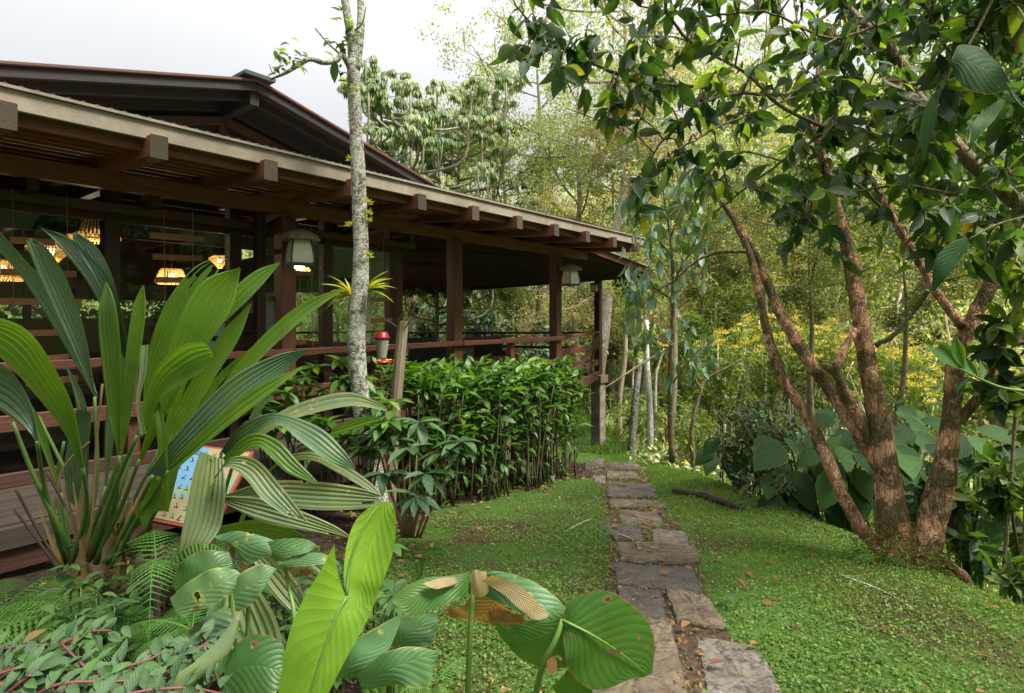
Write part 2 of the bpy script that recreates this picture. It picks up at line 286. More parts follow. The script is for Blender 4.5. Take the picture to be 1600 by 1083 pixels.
# ------------------------------------------------------------------ mesh + object helpers
WL = {}    # world location of every object built
def tag(o, label=None, cat=None, group=None, kind=None):
    if label: o['label'] = label
    if cat: o['category'] = cat
    if group: o['group'] = group
    if kind: o['kind'] = kind
    return o
def thing(name, loc, label, cat, group=None, rotz=0, scale=1):
    o = bpy.data.objects.new(name, None); COL.objects.link(o); o.location = loc; o.rotation_euler = (0, 0, rotz)
    o.scale = (scale,)*3 if not hasattr(scale, '__len__') else scale
    o.empty_display_size = .1; WL[o.name] = np.array(loc, float); return tag(o, label, cat, group)
def mesh(name, V, F, mat, uv=None, rnd=None, smooth=False):
    """V (n,3); F list of arrays (m,3)/(m,4) or a single one; uv per vertex (n,2); rnd per vertex (n,)"""
    me = bpy.data.meshes.new(name); V = np.asarray(V, np.float32)
    Fs = [np.asarray(f, np.int32) for f in (F if isinstance(F, (list, tuple)) else [F]) if len(f)]
    me.vertices.add(len(V)); me.vertices.foreach_set('co', V.ravel())
    li = np.concatenate([f.ravel() for f in Fs]); ln = np.concatenate([np.full(len(f), f.shape[1], np.int32) for f in Fs])
    me.loops.add(len(li)); me.loops.foreach_set('vertex_index', li)
    me.polygons.add(len(ln)); st = np.concatenate([[0], np.cumsum(ln)[:-1]]).astype(np.int32)
    me.polygons.foreach_set('loop_start', st); me.polygons.foreach_set('loop_total', ln)
    me.polygons.foreach_set('use_smooth', np.full(len(ln), bool(smooth)))
    if uv is not None:
        u = me.uv_layers.new(name='UVMap'); u.data.foreach_set('uv', np.asarray(uv, np.float32)[li].ravel())
    if rnd is not None:
        a = me.attributes.new('rnd', 'FLOAT', 'POINT'); a.data.foreach_set('value', np.asarray(rnd, np.float32))
    me.update(calc_edges=True); me.materials.append(mat); return me
def obj(name, V, F, mat, parent=None, uv=None, rnd=None, smooth=False, origin=None):
    V = np.asarray(V, float); base = WL[parent.name] if parent is not None else np.zeros(3)
    org = base if (origin is None) else np.asarray(origin, float)
    me = mesh(name, V-org, F, mat, uv, rnd, smooth)
    o = bpy.data.objects.new(name, me); COL.objects.link(o); o.parent = parent; o.location = org-base; WL[o.name] = org
    return o
def inst(name, me, loc, rot=None, scale=1, parent=None):
    o = bpy.data.objects.new(name, me); COL.objects.link(o); o.parent = parent
    base = WL[parent.name] if parent is not None else np.zeros(3)
    o.location = np.asarray(loc)-base; WL[o.name] = np.asarray(loc, float)
    if rot is not None: o.rotation_euler = rot
    o.scale = (scale,)*3; return o
class Acc:
    def __init__(s): s.V = []; s.F4 = []; s.F3 = []; s.UV = []; s.R = []; s.n = 0
    def add(s, V, F4=None, F3=None, uv=None, rnd=0.0):
        V = np.asarray(V, float); s.V.append(V)
        if F4 is not None and len(F4): s.F4.append(np.asarray(F4)+s.n)
        if F3 is not None and len(F3): s.F3.append(np.asarray(F3)+s.n)
        s.UV.append(np.zeros((len(V), 2)) if uv is None else np.asarray(uv))
        s.R.append(np.full(len(V), rnd) if np.isscalar(rnd) else rnd); s.n += len(V); return s
    def obj(s, name, mat, parent=None, smooth=False, origin=None):
        F = []
        if s.F4: F.append(np.concatenate(s.F4))
        if s.F3: F.append(np.concatenate(s.F3))
        return obj(name, np.concatenate(s.V), F, mat, parent, np.concatenate(s.UV), np.concatenate(s.R), smooth, origin)
    def mesh(s, name, mat, smooth=False):
        F = []
        if s.F4: F.append(np.concatenate(s.F4))
        if s.F3: F.append(np.concatenate(s.F3))
        return mesh(name, np.concatenate(s.V), F, mat, np.concatenate(s.UV), np.concatenate(s.R), smooth)
def nrm(v): v = np.asarray(v, float); return v/(np.linalg.norm(v, axis=-1, keepdims=True)+1e-9)
def P(x, y, d): return np.array([(x-800)/900*d, d, 1.6-(y-495)/900*d])      # a point of the place from where it is seen and its distance
def crm(pts, n):
    """catmull-rom through control points"""
    p = np.asarray(pts, float)
    if len(p) == 2: t = np.linspace(0, 1, n)[:, None]; return p[0]*(1-t)+p[1]*t
    q = np.vstack([2*p[0]-p[1], p, 2*p[-1]-p[-2]]); m = len(p)-1
    T = np.linspace(0, m-1e-6, n); i = T.astype(int); t = (T-i)[:, None]
    a, b, c, d = q[i], q[i+1], q[i+2], q[i+3]
    return .5*((2*b)+(-a+c)*t+(2*a-5*b+4*c-d)*t**2+(-a+3*b-3*c+d)*t**3)
def tube_data(pts, rad, sides=8, jitter=0.0, cap=True):
    p = np.asarray(pts, float); n = len(p); r = np.broadcast_to(np.asarray(rad, float), (n,)) if np.ndim(rad) <= 1 else rad
    tg = nrm(np.gradient(p, axis=0)); ref = np.array([0, 1, 0.]) if abs(tg[:, 1]).mean() < .8 else np.array([1., 0, 0])
    a = nrm(np.cross(tg, ref)); b = np.cross(tg, a)
    th = np.linspace(0, 2*PI, sides, endpoint=False)
    nz = rng.normal(size=(n, sides))
    if n > 6:
        for _ in range(2): nz = (np.vstack([nz[:1], nz[:-1]])+nz*2+np.vstack([nz[1:], nz[-1:]]))/3.2; nz = (np.roll(nz, 1, 1)+nz*2+np.roll(nz, -1, 1))/3.2
    rr = r[:, None]*(1+jitter*nz)
    V = p[:, None]+a[:, None]*(np.cos(th)[None, :, None]*rr[..., None])+b[:, None]*(np.sin(th)[None, :, None]*rr[..., None])
    V = V.reshape(-1, 3); i = np.arange(n-1)[:, None]*sides; j = np.arange(sides)[None]; k = (j+1) % sides
    F = np.stack([i+j, i+k, i+sides+k, i+sides+j], -1).reshape(-1, 4)
    dl = np.concatenate([[0], np.cumsum(np.linalg.norm(np.diff(p, axis=0), axis=1))])
    uv = np.stack([np.repeat(dl, sides), np.tile(th/(2*PI)*.3, n)], -1); F3 = []
    if cap:
        V = np.vstack([V, p[0], p[-1]]); uv = np.vstack([uv, [0, 0], [0, 0]]); c0, c1 = n*sides, n*sides+1; jj = np.arange(sides); kk = (jj+1) % sides
        F3 = np.vstack([np.stack([np.full(sides, c0), kk, jj], -1), np.stack([np.full(sides, c1), (n-1)*sides+jj, (n-1)*sides+kk], -1)])
    return V, F, F3, uv
def add_tube(acc, pts, rad, sides=8, n=None, jitter=0.0, rnd=0.0):
    if n:
        rad = np.atleast_1d(rad); r = np.interp(np.linspace(0, 1, n), np.linspace(0, 1, len(rad)), rad) if len(rad) > 1 else np.full(n, rad[0]); pts = crm(pts, n); rad = r
    V, F, F3, uv = tube_data(pts, rad, sides, jitter); acc.add(V, F, F3, uv, rnd); return acc
def bar_data(p0, p1, w, h, ch=.006, up=(0, 0, 1), endcut=None):
    """square bar with chamfered long edges. w across, h along 'up'"""
    p0, p1 = np.asarray(p0, float), np.asarray(p1, float); t = nrm(p1-p0); s = nrm(np.cross(t, up)); u = np.cross(s, t)
    a, b = w/2, h/2; c = min(ch, a*.5, b*.5)
    pr = np.array([(-a+c, -b), (a-c, -b), (a, -b+c), (a, b-c), (a-c, b), (-a+c, b), (-a, b-c), (-a, -b+c)])
    V = np.vstack([p0+pr[:, :1]*s+pr[:, 1:]*u, p1+pr[:, :1]*s+pr[:, 1:]*u])
    i = np.arange(8); k = (i+1) % 8
    # split verts so that the uv runs cleanly round the profile
    per = np.concatenate([[0], np.cumsum(np.linalg.norm(np.diff(np.vstack([pr, pr[:1]]), axis=0), axis=1))])
    F = np.stack([i, i+8, k+8, k], -1); F3 = []
    for o, rv in ((0, 0), (8, 1)):
        for q in range(1, 7): F3.append((o, o+q, o+q+1) if not rv else (o, o+q+1, o+q))
    ln = np.linalg.norm(p1-p0); off = rng.random()*40
    uv = np.vstack([np.stack([np.full(8, off), per[:8]+off], -1), np.stack([np.full(8, off+ln), per[:8]+off], -1)])
    return V, F, np.array(F3), uv
def bar(name, parent, p0, p1, w, h, mat, **kw):
    V, F, F3, uv = bar_data(p0, p1, w, h, **kw)
    return obj(name, V, [F, F3], mat, parent, uv, origin=None)
def poly_slab(acc, top, thick, uvs=1.0, down=(0, 0, -1)):
    top = np.asarray(top, float); n = len(top); bot = top+np.array(down)*thick; V = np.vstack([top, bot]); i = np.arange(n); k = (i+1) % n
    F4 = np.stack([i, i+n, k+n, k], -1); F3 = [(0, q, q+1) for q in range(1, n-1)]+[(n, n+q+1, n+q) for q in range(1, n-1)]
    acc.add(V, F4, F3, V[:, :2]*uvs); return acc

# ------------------------------------------------------------------ leaf templates and scattering
def leaf_template(w=.36, ns=6, fold=.18, droop=.25, tip=1.3, base=.9, wave=0.0):
    t = np.linspace(0, 1, ns); prof = np.sin(PI*np.clip(t, 0, 1)**base)**.85*(1-t**6*.3); prof = prof/prof.max()*w/2; prof[0] = .004; prof[-1] = .002
    V, UV = [], []
    for i, s in enumerate(t):
        z = -droop*s*s; y = s*(1-.15*droop*s)
        wv = wave*math.sin(s*14)
        for sd_, u in ((-1, 0), (0, .5), (1, 1)):
            V.append((sd_*prof[i], y, z+(abs(sd_)*prof[i]*fold*2)+wv*sd_*prof[i])); UV.append((u, s))
    F = []
    for i in range(ns-1):
        for j in range(2): a = i*3+j; F.append((a, a+1, a+4, a+3))
    return np.array(V), np.array(F), np.array(UV)
def diamond(w=.5):
    V = np.array([(0, 0, 0), (w/2, .45, .06), (0, 1, -.1), (-w/2, .45, .06)]); return V, np.array([(0, 1, 2, 3)]), np.array([(.5, 0), (1, .45), (.5, 1), (0, .45)])
T_LANCE = leaf_template(.34, 6); T_OVAL = leaf_template(.41, 6, .2, .25); T_WIDE = leaf_template(.62, 6, .12, .2, base=.8)
T_SMALL = leaf_template(.42, 4, .15, .2); T_DIA = diamond(.5); T_DIAN = diamond(.28); T_DIAW = diamond(.75)
def frames(d, up):
    y = nrm(d); x = nrm(np.cross(y, up)); z = np.cross(x, y); return x, y, z
def scatter(acc, T, pos, d, up, size, rnd):
    V, F, UV = T; n = len(pos); x, y, z = frames(d, up); size = np.broadcast_to(size, (n,))
    W = (V[None, :, 0, None]*x[:, None]+V[None, :, 1, None]*y[:, None]+V[None, :, 2, None]*z[:, None])*size[:, None, None]+pos[:, None]
    k = len(V); FF = (F[None]+(np.arange(n)*k)[:, None, None]).reshape(-1, F.shape[1])
    acc.add(W.reshape(-1, 3), FF if F.shape[1] == 4 else None, FF if F.shape[1] == 3 else None, np.tile(UV, (n, 1)), np.repeat(rnd, k))
def rdir(n, zlo=-1, zhi=1):
    z = rng.uniform(zlo, zhi, n); a = rng.uniform(0, 2*PI, n); r = np.sqrt(1-z*z); return np.stack([r*np.cos(a), r*np.sin(a), z], -1)
def leaf_objects(parent, me, pos, d, up, size, name='leaf', cap=300):
    x, y, z = frames(d, up); base = WL[parent.name]
    from mathutils import Matrix
    for i in range(min(len(pos), cap)):
        o = bpy.data.objects.new(name, me[i % len(me)]); COL.objects.link(o); o.parent = parent
        s = float(size[i]); M = Matrix(((x[i][0]*s, y[i][0]*s, z[i][0]*s, pos[i][0]-base[0]), (x[i][1]*s, y[i][1]*s, z[i][1]*s, pos[i][1]-base[1]), (x[i][2]*s, y[i][2]*s, z[i][2]*s, pos[i][2]-base[2]), (0, 0, 0, 1)))
        o.matrix_local = M
def tmesh(name, T, mat, smooth=True, rnd=0.0):
    V, F, UV = T; return mesh(name, V, F, mat, UV, np.full(len(V), rnd), smooth)

# ------------------------------------------------------------------ terrain
def sstep(x, a, b): t = np.clip((x-a)/(b-a), 0, 1); return t*t*(3-2*t)
def H(X, Y):
    X, Y = np.asarray(X, float), np.asarray(Y, float)
    z = -.14*np.clip(Y-3.2, 0, 1e9); z = np.maximum(z, -1.75-0*Y)
    crest = 2.7-.35*sstep(Y, 8, 12)
    dx = np.clip(X-crest, 0, 1e9); drop = 2.3*(1-np.exp(-(dx/2.2)**1.5))*(1-.45*sstep(Y, 10, 18))
    z = z-drop
    R = np.hypot(X*.8, Y); z = z+.30*np.clip(R-23, 0, 75)*sstep(R, 20, 32)
    z = z+.05*np.sin(X*1.7+Y*.6)*sstep(R, 4, 12)+.3*np.sin(X*.31+1)*np.cos(Y*.27)*sstep(R, 14, 26)
    z = z+.012*np.sin(X*5.3+Y*2.1)+.01*np.sin(X*3.1-Y*6.7)
    return z
def ground_hit(x, y, lift=0.0):
    d = 1.5
    while d < 60:
        p = P(x, y, d)
        if p[2] < H(p[0], p[1])+lift: break
        d += .01
    return P(x, y, d)
def axis(lo, hi, near_lo, near_hi, step):
    a = np.arange(near_lo, near_hi, step); out_ = [near_hi]; s = step
    while out_[-1] < hi: s *= 1.13; out_.append(out_[-1]+s)
    l = [near_lo]; s = step
    while l[-1] > lo: s *= 1.13; l.append(l[-1]-s)
    return np.concatenate([np.array(l[1:])[::-1], a, np.array(out_)])
gx, gy = axis(-400, 400, -6, 9, .12), axis(-300, 500, 0, 16, .12)
GX, GY = np.meshgrid(gx, gy); GZ = H(GX, GY); ny, nx = GX.shape
i = (np.arange(ny-1)[:, None]*nx+np.arange(nx-1)[None]).ravel(); Fg = np.stack([i, i+1, i+nx+1, i+nx], -1)
g = obj('ground', np.stack([GX, GY, GZ], -1).reshape(-1, 3), Fg, M_GROUND, smooth=True); tag(g, 'mossy garden ground sloping down to the valley', None, None, 'structure')

# bare soil of the planting beds: in front of and underneath the lodge
def bedw(a): return np.interp(a, [-4.5, .4, 1.2, 1.75, 2.5, 3.3, 12], [6.5, 4.1, 3.1, 2.65, 2.15, 1.55, 1.55])-2.1*sstep(a, 6.9, 8.6)
tvb, nvb = np.array([.624, .7814]), np.array([.7814, -.624]); Vs = []; nu, nw = 90, 40
for a in np.linspace(-4.5, 12.5, nu):
    for b in np.linspace(0, 1, nw):
        w0 = bedw(a)+.16*math.sin(a*2.3)+.09*math.sin(a*5.1+1)-2.1*float(sstep(a, 6.9, 8.6)); w = w0*(1-b)-6.0*b; q = np.array([-4.0, 4.5])+tvb*a+nvb*w
        Vs.append((q[0], q[1], float(H(q[0], q[1]))+.012*(0 if b == 0 else 1)+.02*math.sin(q[0]*9)*math.sin(q[1]*8)*(b > 0)*(b < .4)-(.03 if b == 0 else 0)))
i = (np.arange(nu-1)[:, None]*nw+np.arange(nw-1)[None]).ravel()
m, nt, out = newmat('dark_bed_soil'); b = noise(nt, 18, 7, .7, objvec(nt)); c = ramp(nt, b, [(.3, (.012, .009, .007)), (.6, (.045, .032, .022)), (.75, (.09, .06, .04))])
principled(nt, out, c, .95, .1, bump(nt, b, .9, .03))
tag(obj('planting_bed', Vs, np.stack([i, i+1, i+nw+1, i+nw], -1), m, smooth=True), 'dark bare soil bed along and under the lodge', None, None, 'structure')

# ------------------------------------------------------------------ stone path
STONES = [ # outline as seen, material key, label
 ([(1085, 995), (1176, 1009), (1205, 1050), (1250, 1150), (1118, 1150)], 'p'),
 ([(1038, 930), (1072, 931), (1105, 937), (1137, 989), (1100, 985), (1058, 978)], 't'),
 ([(985, 982), (1014, 976), (1047, 978), (1073, 1083), (1090, 1150), (860, 1150), (930, 1060)], 't'),
 ([(962, 921), (1034, 929), (1040, 975), (975, 974)], 'g'),
 ([(955, 886), (1020, 888), (1083, 893), (1099, 929), (1030, 925), (963, 918)], 'g'),
 ([(963, 850), (1020, 851), (1088, 862), (1093, 882), (1050, 888), (970, 883)], 't'),
 ([(1018, 829), (1072, 835), (1079, 858), (1020, 852)], 'p'),
 ([(933, 825), (1001, 830), (1005, 848), (962, 848)], 'g'),
 ([(966, 799), (1030, 800), (1038, 824), (971, 823)], 't'),
 ([(949, 783), (1029, 785), (1043, 797), (954, 797)], 't'),
 ([(948, 753), (1021, 755), (1028, 782), (949, 780)], 'g'),
 ([(928, 744), (946, 744), (946, 757), (930, 757)], 'p'),
 ([(948, 738), (992, 739), (1001, 751), (948, 751)], 't'),
 ([(946, 723), (988, 722), (1001, 728), (993, 737), (946, 736)], 'g'),
 ([(913, 724), (943, 721), (943, 735), (915, 738)], 'g'),
 ([(966, 714), (1029, 716), (1032, 722), (999, 725)], 'p')]
MK = {'p': M_ST_PALE, 't': M_ST_TAN, 'g': M_ST_GREY}
stone_polys = []
bed_l = [(880, 1150), (940, 1020), (950, 960), (948, 900), (950, 850), (945, 800), (938, 760), (930, 722)]
bed_r = [(1225, 1150), (1180, 1050), (1118, 960), (1090, 890), (1074, 840), (1036, 800), (1020, 760), (1005, 722)]
bl = crm([ground_hit(*p) for p in bed_l], 40); brr = crm([ground_hit(*p) for p in bed_r], 40)
Vb = []
for k in range(40):
    for s in np.linspace(0, 1, 9):
        q = bl[k]*(1-s)+brr[k]*s
        q = np.array([q[0], q[1], H(q[0], q[1])+.006+.006*math.sin(q[0]*31+q[1]*17)]); Vb.append(q)
i = (np.arange(39)[:, None]*9+np.arange(8)[None]).ravel(); path = obj('path', Vb, np.stack([i, i+1, i+10, i+9], -1), M_BED, smooth=True)
tag(path, 'narrow garden path bed of dark soil carrying uneven stone slabs', None, None, 'structure')
for pts, mk in STONES:
    W = np.array([ground_hit(*p) for p in pts]); stone_polys.append(W[:, :2])
    c = W.mean(0); n0 = len(W)
    # subdivide and roughen the outline, dome the top slightly
    ring = []
    for a in range(n0):
        p0, p1 = W[a], W[(a+1) % n0]; m_ = max(3, int(np.linalg.norm(p1-p0)/.05))
        for s in range(m_): ring.append(p0*(1-s/m_)+p1*(s/m_))
    ring = np.array(ring); ring = c+(ring-c)*(1+rng.normal(0, .02, (len(ring), 1))); m_ = len(ring)
    rings = []; 
    for sc_, dz in ((1.0, -.05), (1.0, .010), (.955, .024), (.72, .027), (.4, .024)):
        rr_ = c+(ring-c)*sc_; rr_[:, 2] = H(rr_[:, 0], rr_[:, 1])*.3+ (np.interp(0, [0], [0])+H(c[0], c[1])+(rr_[:, 1]-c[1])*(H(c[0], c[1]+.2)-H(c[0], c[1]-.2))/.4)*.7+dz
        rr_[:, 2] += rng.normal(0, .0045, m_) if dz > 0 else 0
        rings.append(rr_)
    V = np.vstack(rings+[[rings[-1].mean(0)]]); jj = np.arange(m_); kk = (jj+1) % m_
    F4 = np.vstack([np.stack([r_*m_+jj, r_*m_+kk, (r_+1)*m_+kk, (r_+1)*m_+jj], -1) for r_ in range(4)])
    F3 = np.stack([4*m_+jj, 4*m_+kk, np.full(m_, 5*m_)], -1)
    obj('paving_stone', V, [F4, F3], MK[mk], path, smooth=False)
def inside(poly, X, Y):
    r = np.zeros(len(X), bool); n = len(poly); j = n-1
    for i in range(n):
        xi, yi = poly[i]; xj, yj = poly[j]
        r ^= ((yi > Y) != (yj > Y)) & (X < (xj-xi)*(Y-yi)/(yj-yi+1e-12)+xi); j = i
    return r

# ------------------------------------------------------------------ the restaurant building
A = np.array([-4.0, 4.5]); tv = np.array([.624, .7814]); nv = np.array([.7814, -.624])
def B(u, v, h): q = A+tv*u-nv*v; return np.array([q[0], q[1], 1.6+h])
bld = thing('restaurant_building', B(0, 0, -1.6), 'long dark red timber lodge with open terrace and low roof on the left', 'building')
FL = -1.35
# main floor and terrace outline
PE1 = np.array([2.85, 13.8]); PE2 = np.array([-3.34, 18.0]); PQ = np.array([-7.4, 15.2])
def E(s, h): q = PE1*(1-s)+PE2*s; return np.array([q[0], q[1], 1.6+h])
fl = Acc()
poly_slab(fl, [B(-3.2, 0, FL), B(7.75, 0, FL), E(.115, FL), E(1, FL), np.array([-7.4, 15.2, 1.6+FL]), B(5, 8.2, FL), B(-3.2, 8.2, FL)], .12, 3)
fl.obj('floor', M_DECK, bld)
for k in range(46):     # terrace floor joist ends / edge boards
    if k % 12 == 0: bar('floor_beam', bld, B(-3+k*.24, .02, FL-.2), B(-3+k*.24, 8, FL-.2), .1, .18, M_WOODD)
for q in range(12): bar('side_wall_board', bld, B(4.4, 5.2, -.05+q*.17), B(4.4, 8.2, -.05+q*.17), .03, .165, M_WOODD)
bar('edge_beam', bld, B(-3.2, -.03, FL-.09), B(7.75, -.03, FL-.09), .07, .2, M_WOOD)
bar('edge_beam', bld, B(7.75, -.03, FL-.09), E(.115, FL-.09), .07, .2, M_WOOD)
# posts (outer row)
for u in (-2.9, -.26, 2.39, 5.06, 7.68):
    bar('post', bld, B(u, 0, FL-.02), B(u, 0, 1.15), .17, .17, M_WOOD, up=(nv[0], nv[1], 0))
bar('post', bld, B(2.16, .12, FL), B(2.16, .12, 1.15), .1, .1, M_WOODD, up=(nv[0], nv[1], 0))
# window posts (inner row)
for u in (-1.6, .86, 2.02, 3.18, 4.22):
    bar('window_post', bld, B(u, .42, FL), B(u, .42, 1.28), .13, .13, M_WOODD, up=(nv[0], nv[1], 0))
bar('window_post', bld, B(4.4, .5, FL), B(4.4, .5, 1.28), .12, .12, M_WOOD, up=(nv[0], nv[1], 0))
# header beams
bar('header_beam', bld, B(-3.3, 0, 1.2), B(8.72, 0, 1.2), .1, .16, M_BEAM)
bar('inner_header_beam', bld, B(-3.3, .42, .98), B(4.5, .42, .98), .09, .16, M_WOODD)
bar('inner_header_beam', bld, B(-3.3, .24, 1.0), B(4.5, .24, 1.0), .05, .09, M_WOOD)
for u in (.2, 1.1, 2.39, 3.3, 4.22): bar('tie_block', bld, B(u, -.02, 1.07), B(u, .42, 1.07), .08, .1, M_WOODD)
# railings
def rail(name, p0, p1, w, h, mat=M_WOOD): bar(name, bld, p0, p1, w, h, mat)
posts_u = [-2.9, -.26, 2.39, 5.06, 7.68]
for a, b in zip(posts_u[:-1], posts_u[1:]):
    rail('top_rail', B(a+.02, -.085, -.39), B(b+.06, -.085, -.39), .11, .07)
    rail('lower_rail', B(a+.02, -.1, -.83), B(b+.08, -.1, -.83), .045, .13)
    bar('base_rail', bld, B(a+.02, -.1, -1.27), B(b+.08, -.1, -1.27), .045, .11, M_WOODD)
for u in (.9, 3.62, 6.35): bar('baluster', bld, B(u, -.02, FL), B(u, -.02, -.43), .1, .1, M_WOOD, up=(nv[0], nv[1], 0))
p868, p932 = B(7.72, 0, 0), E(.115, 0)
def lerp(a, b, s): return a*(1-s)+b*s
def Z(p, h): return np.array([p[0], p[1], 1.6+h])
# end bay between front corner and far corner, with diagonal braces
rail('top_rail', Z(p868, -.385), Z(lerp(p868, p932, 1.03), -.385), .1, .06)
rail('lower_rail', Z(p868, -.66), Z(lerp(p868, p932, 1.03), -.74), .05, .12); rail('lower_rail', Z(lerp(p868, p932, .6), -1.12), Z(lerp(p868, p932, 1.03), -1.12), .05, .13)
bar('post', bld, E(.115, -3.0), E(.115, .93), .15, .15, M_WOODD, up=(nv[0], nv[1], 0))
bar('diagonal_brace', bld, Z(lerp(p868, p932, .98), -.45), Z(lerp(p868, p932, .36), -1.3), .06, .1, M_WOODD)
bar('diagonal_brace', bld, Z(lerp(p868, p932, .99), -.55), Z(lerp(p868, p932, .66), -1.3), .05, .09, M_WOODD)
bar('baluster', bld, Z(lerp(p868, p932, .36), FL), Z(lerp(p868, p932, .36), -.41), .09, .09, M_WOOD)
# far side: posts and rails
for s, w in ((.47, .15), (.815, .13), (.99, .13)): bar('post', bld, E(s, FL-.02), E(s, .94-.27*s), w, w, M_WOODD)
for h, t in ((-.40, .06), (-.78, .07), (-1.15, .07)): rail('far_rail', E(.115, h), E(.99, h-.1), .06, t, M_WOODD)
for s in (.28, .36, .62, .9): bar('baluster', bld, E(s, FL), E(s, -.44), .07, .07, M_WOODD)
rail('back_rail', E(.99, -.45), np.array([-7.3, 15.2, 1.15]), .06, .06, M_WOODD); rail('back_rail', E(.99, -.85), np.array([-7.3, 15.2, .75]), .06, .06, M_WOODD)
# inner post row and low partition rails on the terrace
bar('post', bld, B(6.35, 1.25, FL), B(6.35, 1.25, 1.22), .135, .135, M_WOODD, up=(nv[0], nv[1], 0))
rail('partition_rail', B(6.4, 1.25, -.40), B(8.8, 1.9, -.42), .08, .05); rail('partition_rail', B(6.4, 1.25, -.80), B(8.6, 1.6, -.84), .05, .1)
rail('partition_rail', B(6.4, 1.25, -1.0), B(8.9, .2, -.93), .05, .1)
# terrace ceiling + joists
h0 = 1.33
tc_ = Acc(); C0, C1, C2, C3, C4 = B(4.4, -.02, h0), B(8.75, -.02, h0), E(-.06, 1.03), E(1.02, .74), np.array([-7.6, 15.4, 1.6+.74])
C5 = B(4.4, 8.2, 1.15)
def ceil_pt(s, q):   # s along the front edge, q towards the far edge
    return (C0*(1-s)+C1*s)*(1-q)+(lerp(C4, C3, .5)*(1-s)+C2*s)*q
nn = 11; V = np.array([ceil_pt(s, q) for q in np.linspace(0, 1, nn) for s in np.linspace(0, 1, nn)]); k = len(V)
i = (np.arange(nn-1)[:, None]*nn+np.arange(nn-1)[None]).ravel(); Fq = np.stack([i, i+1, i+nn+1, i+nn], -1)
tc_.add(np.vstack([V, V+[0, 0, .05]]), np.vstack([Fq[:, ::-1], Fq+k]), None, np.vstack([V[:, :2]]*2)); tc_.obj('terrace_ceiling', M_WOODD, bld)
ext = Acc(); poly_slab(ext, [C4, lerp(C4, C3, .5), C3, E(1.02, .8)], .05); 
for q in np.linspace(.06, .97, 15):
    bar('ceiling_joist', bld, ceil_pt(0, q)-[0, 0, .07], ceil_pt(1, q)-[0, 0, .07], .06, .11, M_WOODD)
# left-rear part of the terrace ceiling
rc = Acc(); poly_slab(rc, [C0+[0, 0, .01], B(4.4, 8.2, .95), C4, lerp(C4, C3, .5)+[0, 0, .01]], .05); rc.obj('rear_ceiling', M_WOODD, bld)
bar('far_beam', bld, E(-.05, .99), E(1.02, .72), .1, .12, M_WOODD)
# lower end roof over the terrace end: fascia from front corner to far corner
er = Acc(); a0, a1, a2, a3 = B(8.7, -.12, 1.34), np.array([3.28, 13.5, 1.6+1.06]), E(1.1, .86), B(5.5, 4, 2.1)
poly_slab(er, [a0, a1, a2, a3], .05, 2); er.obj('end_roof_sheet', M_METALROOF, bld)
bar('end_fascia', bld, a0-[0, 0, .03], a1-[0, 0, .03], .05, .13, M_WOOD); bar('end_fascia', bld, a1-[0, 0, .03], a2-[0, 0, .03], .05, .12, M_WOODD)
eg = Acc(); V, F, F3, uv = bar_data(a0+[0, 0, .045], a1+[.06, .06, .045], .16, .03); eg.add(V, F, F3, uv); eg.obj('end_roof_edge', M_FIBRE, bld)
# rafters with tips, purlins
RS = .045    # rafters fall this much per metre outwards
for kk_ in range(-5, 10):
    u = .7+.88*kk_
    bar('rafter', bld, B(u, -1.17, 1.27-.0), B(u, 1.6, 1.27+RS*2.77+.06), .12, .17, M_BEAM); bar('rafter_end', bld, B(u, -1.171, 1.27), B(u, -1.182, 1.27), .124, .174, M_ENDG)
for kk_, w in enumerate((.97, .73, .49, .25, .03, -.25, -.6, -.95, -1.3)):
    bar('purlin', bld, B(-3.4, -w, 1.31+(1.17-w)*.11), B(8.9, -w, 1.31+(1.17-w)*.11), .05, .14, M_BEAM)
# pale roof sheet edge and roof
bar('fascia', bld, B(-3.5, -1.09, 1.40), B(9.0, -1.09, 1.40), .035, .14, M_FIBRE)
rs = Acc(); poly_slab(rs, [B(-3.5, -1.13, 1.485), B(9.0, -1.13, 1.485), B(9.0, 2.4, 1.80), B(-3.5, 2.4, 1.80)], .02, 1); rs.obj('roof_sheet', M_FIBRE, bld)
us = Acc(); poly_slab(us, [B(-3.4, -1.02, 1.47), B(8.9, -1.02, 1.47), B(8.9, 2.3, 1.78), B(-3.4, 2.3, 1.78)], .012, 2); us.obj('roof_boarding', M_WOOD, bld)
lw = Acc()       # corrugation ends along the roof edge
for k in range(150):
    u = -3.5+k*12.5/150; V, F, F3, uv = tube_data([B(u, -1.12, 1.487), B(u, -.6, 1.54)], .013, 5); lw.add(V, F, F3, uv)
tag(lw.obj('corrugation', M_METALROOF, bld), kind='stuff')
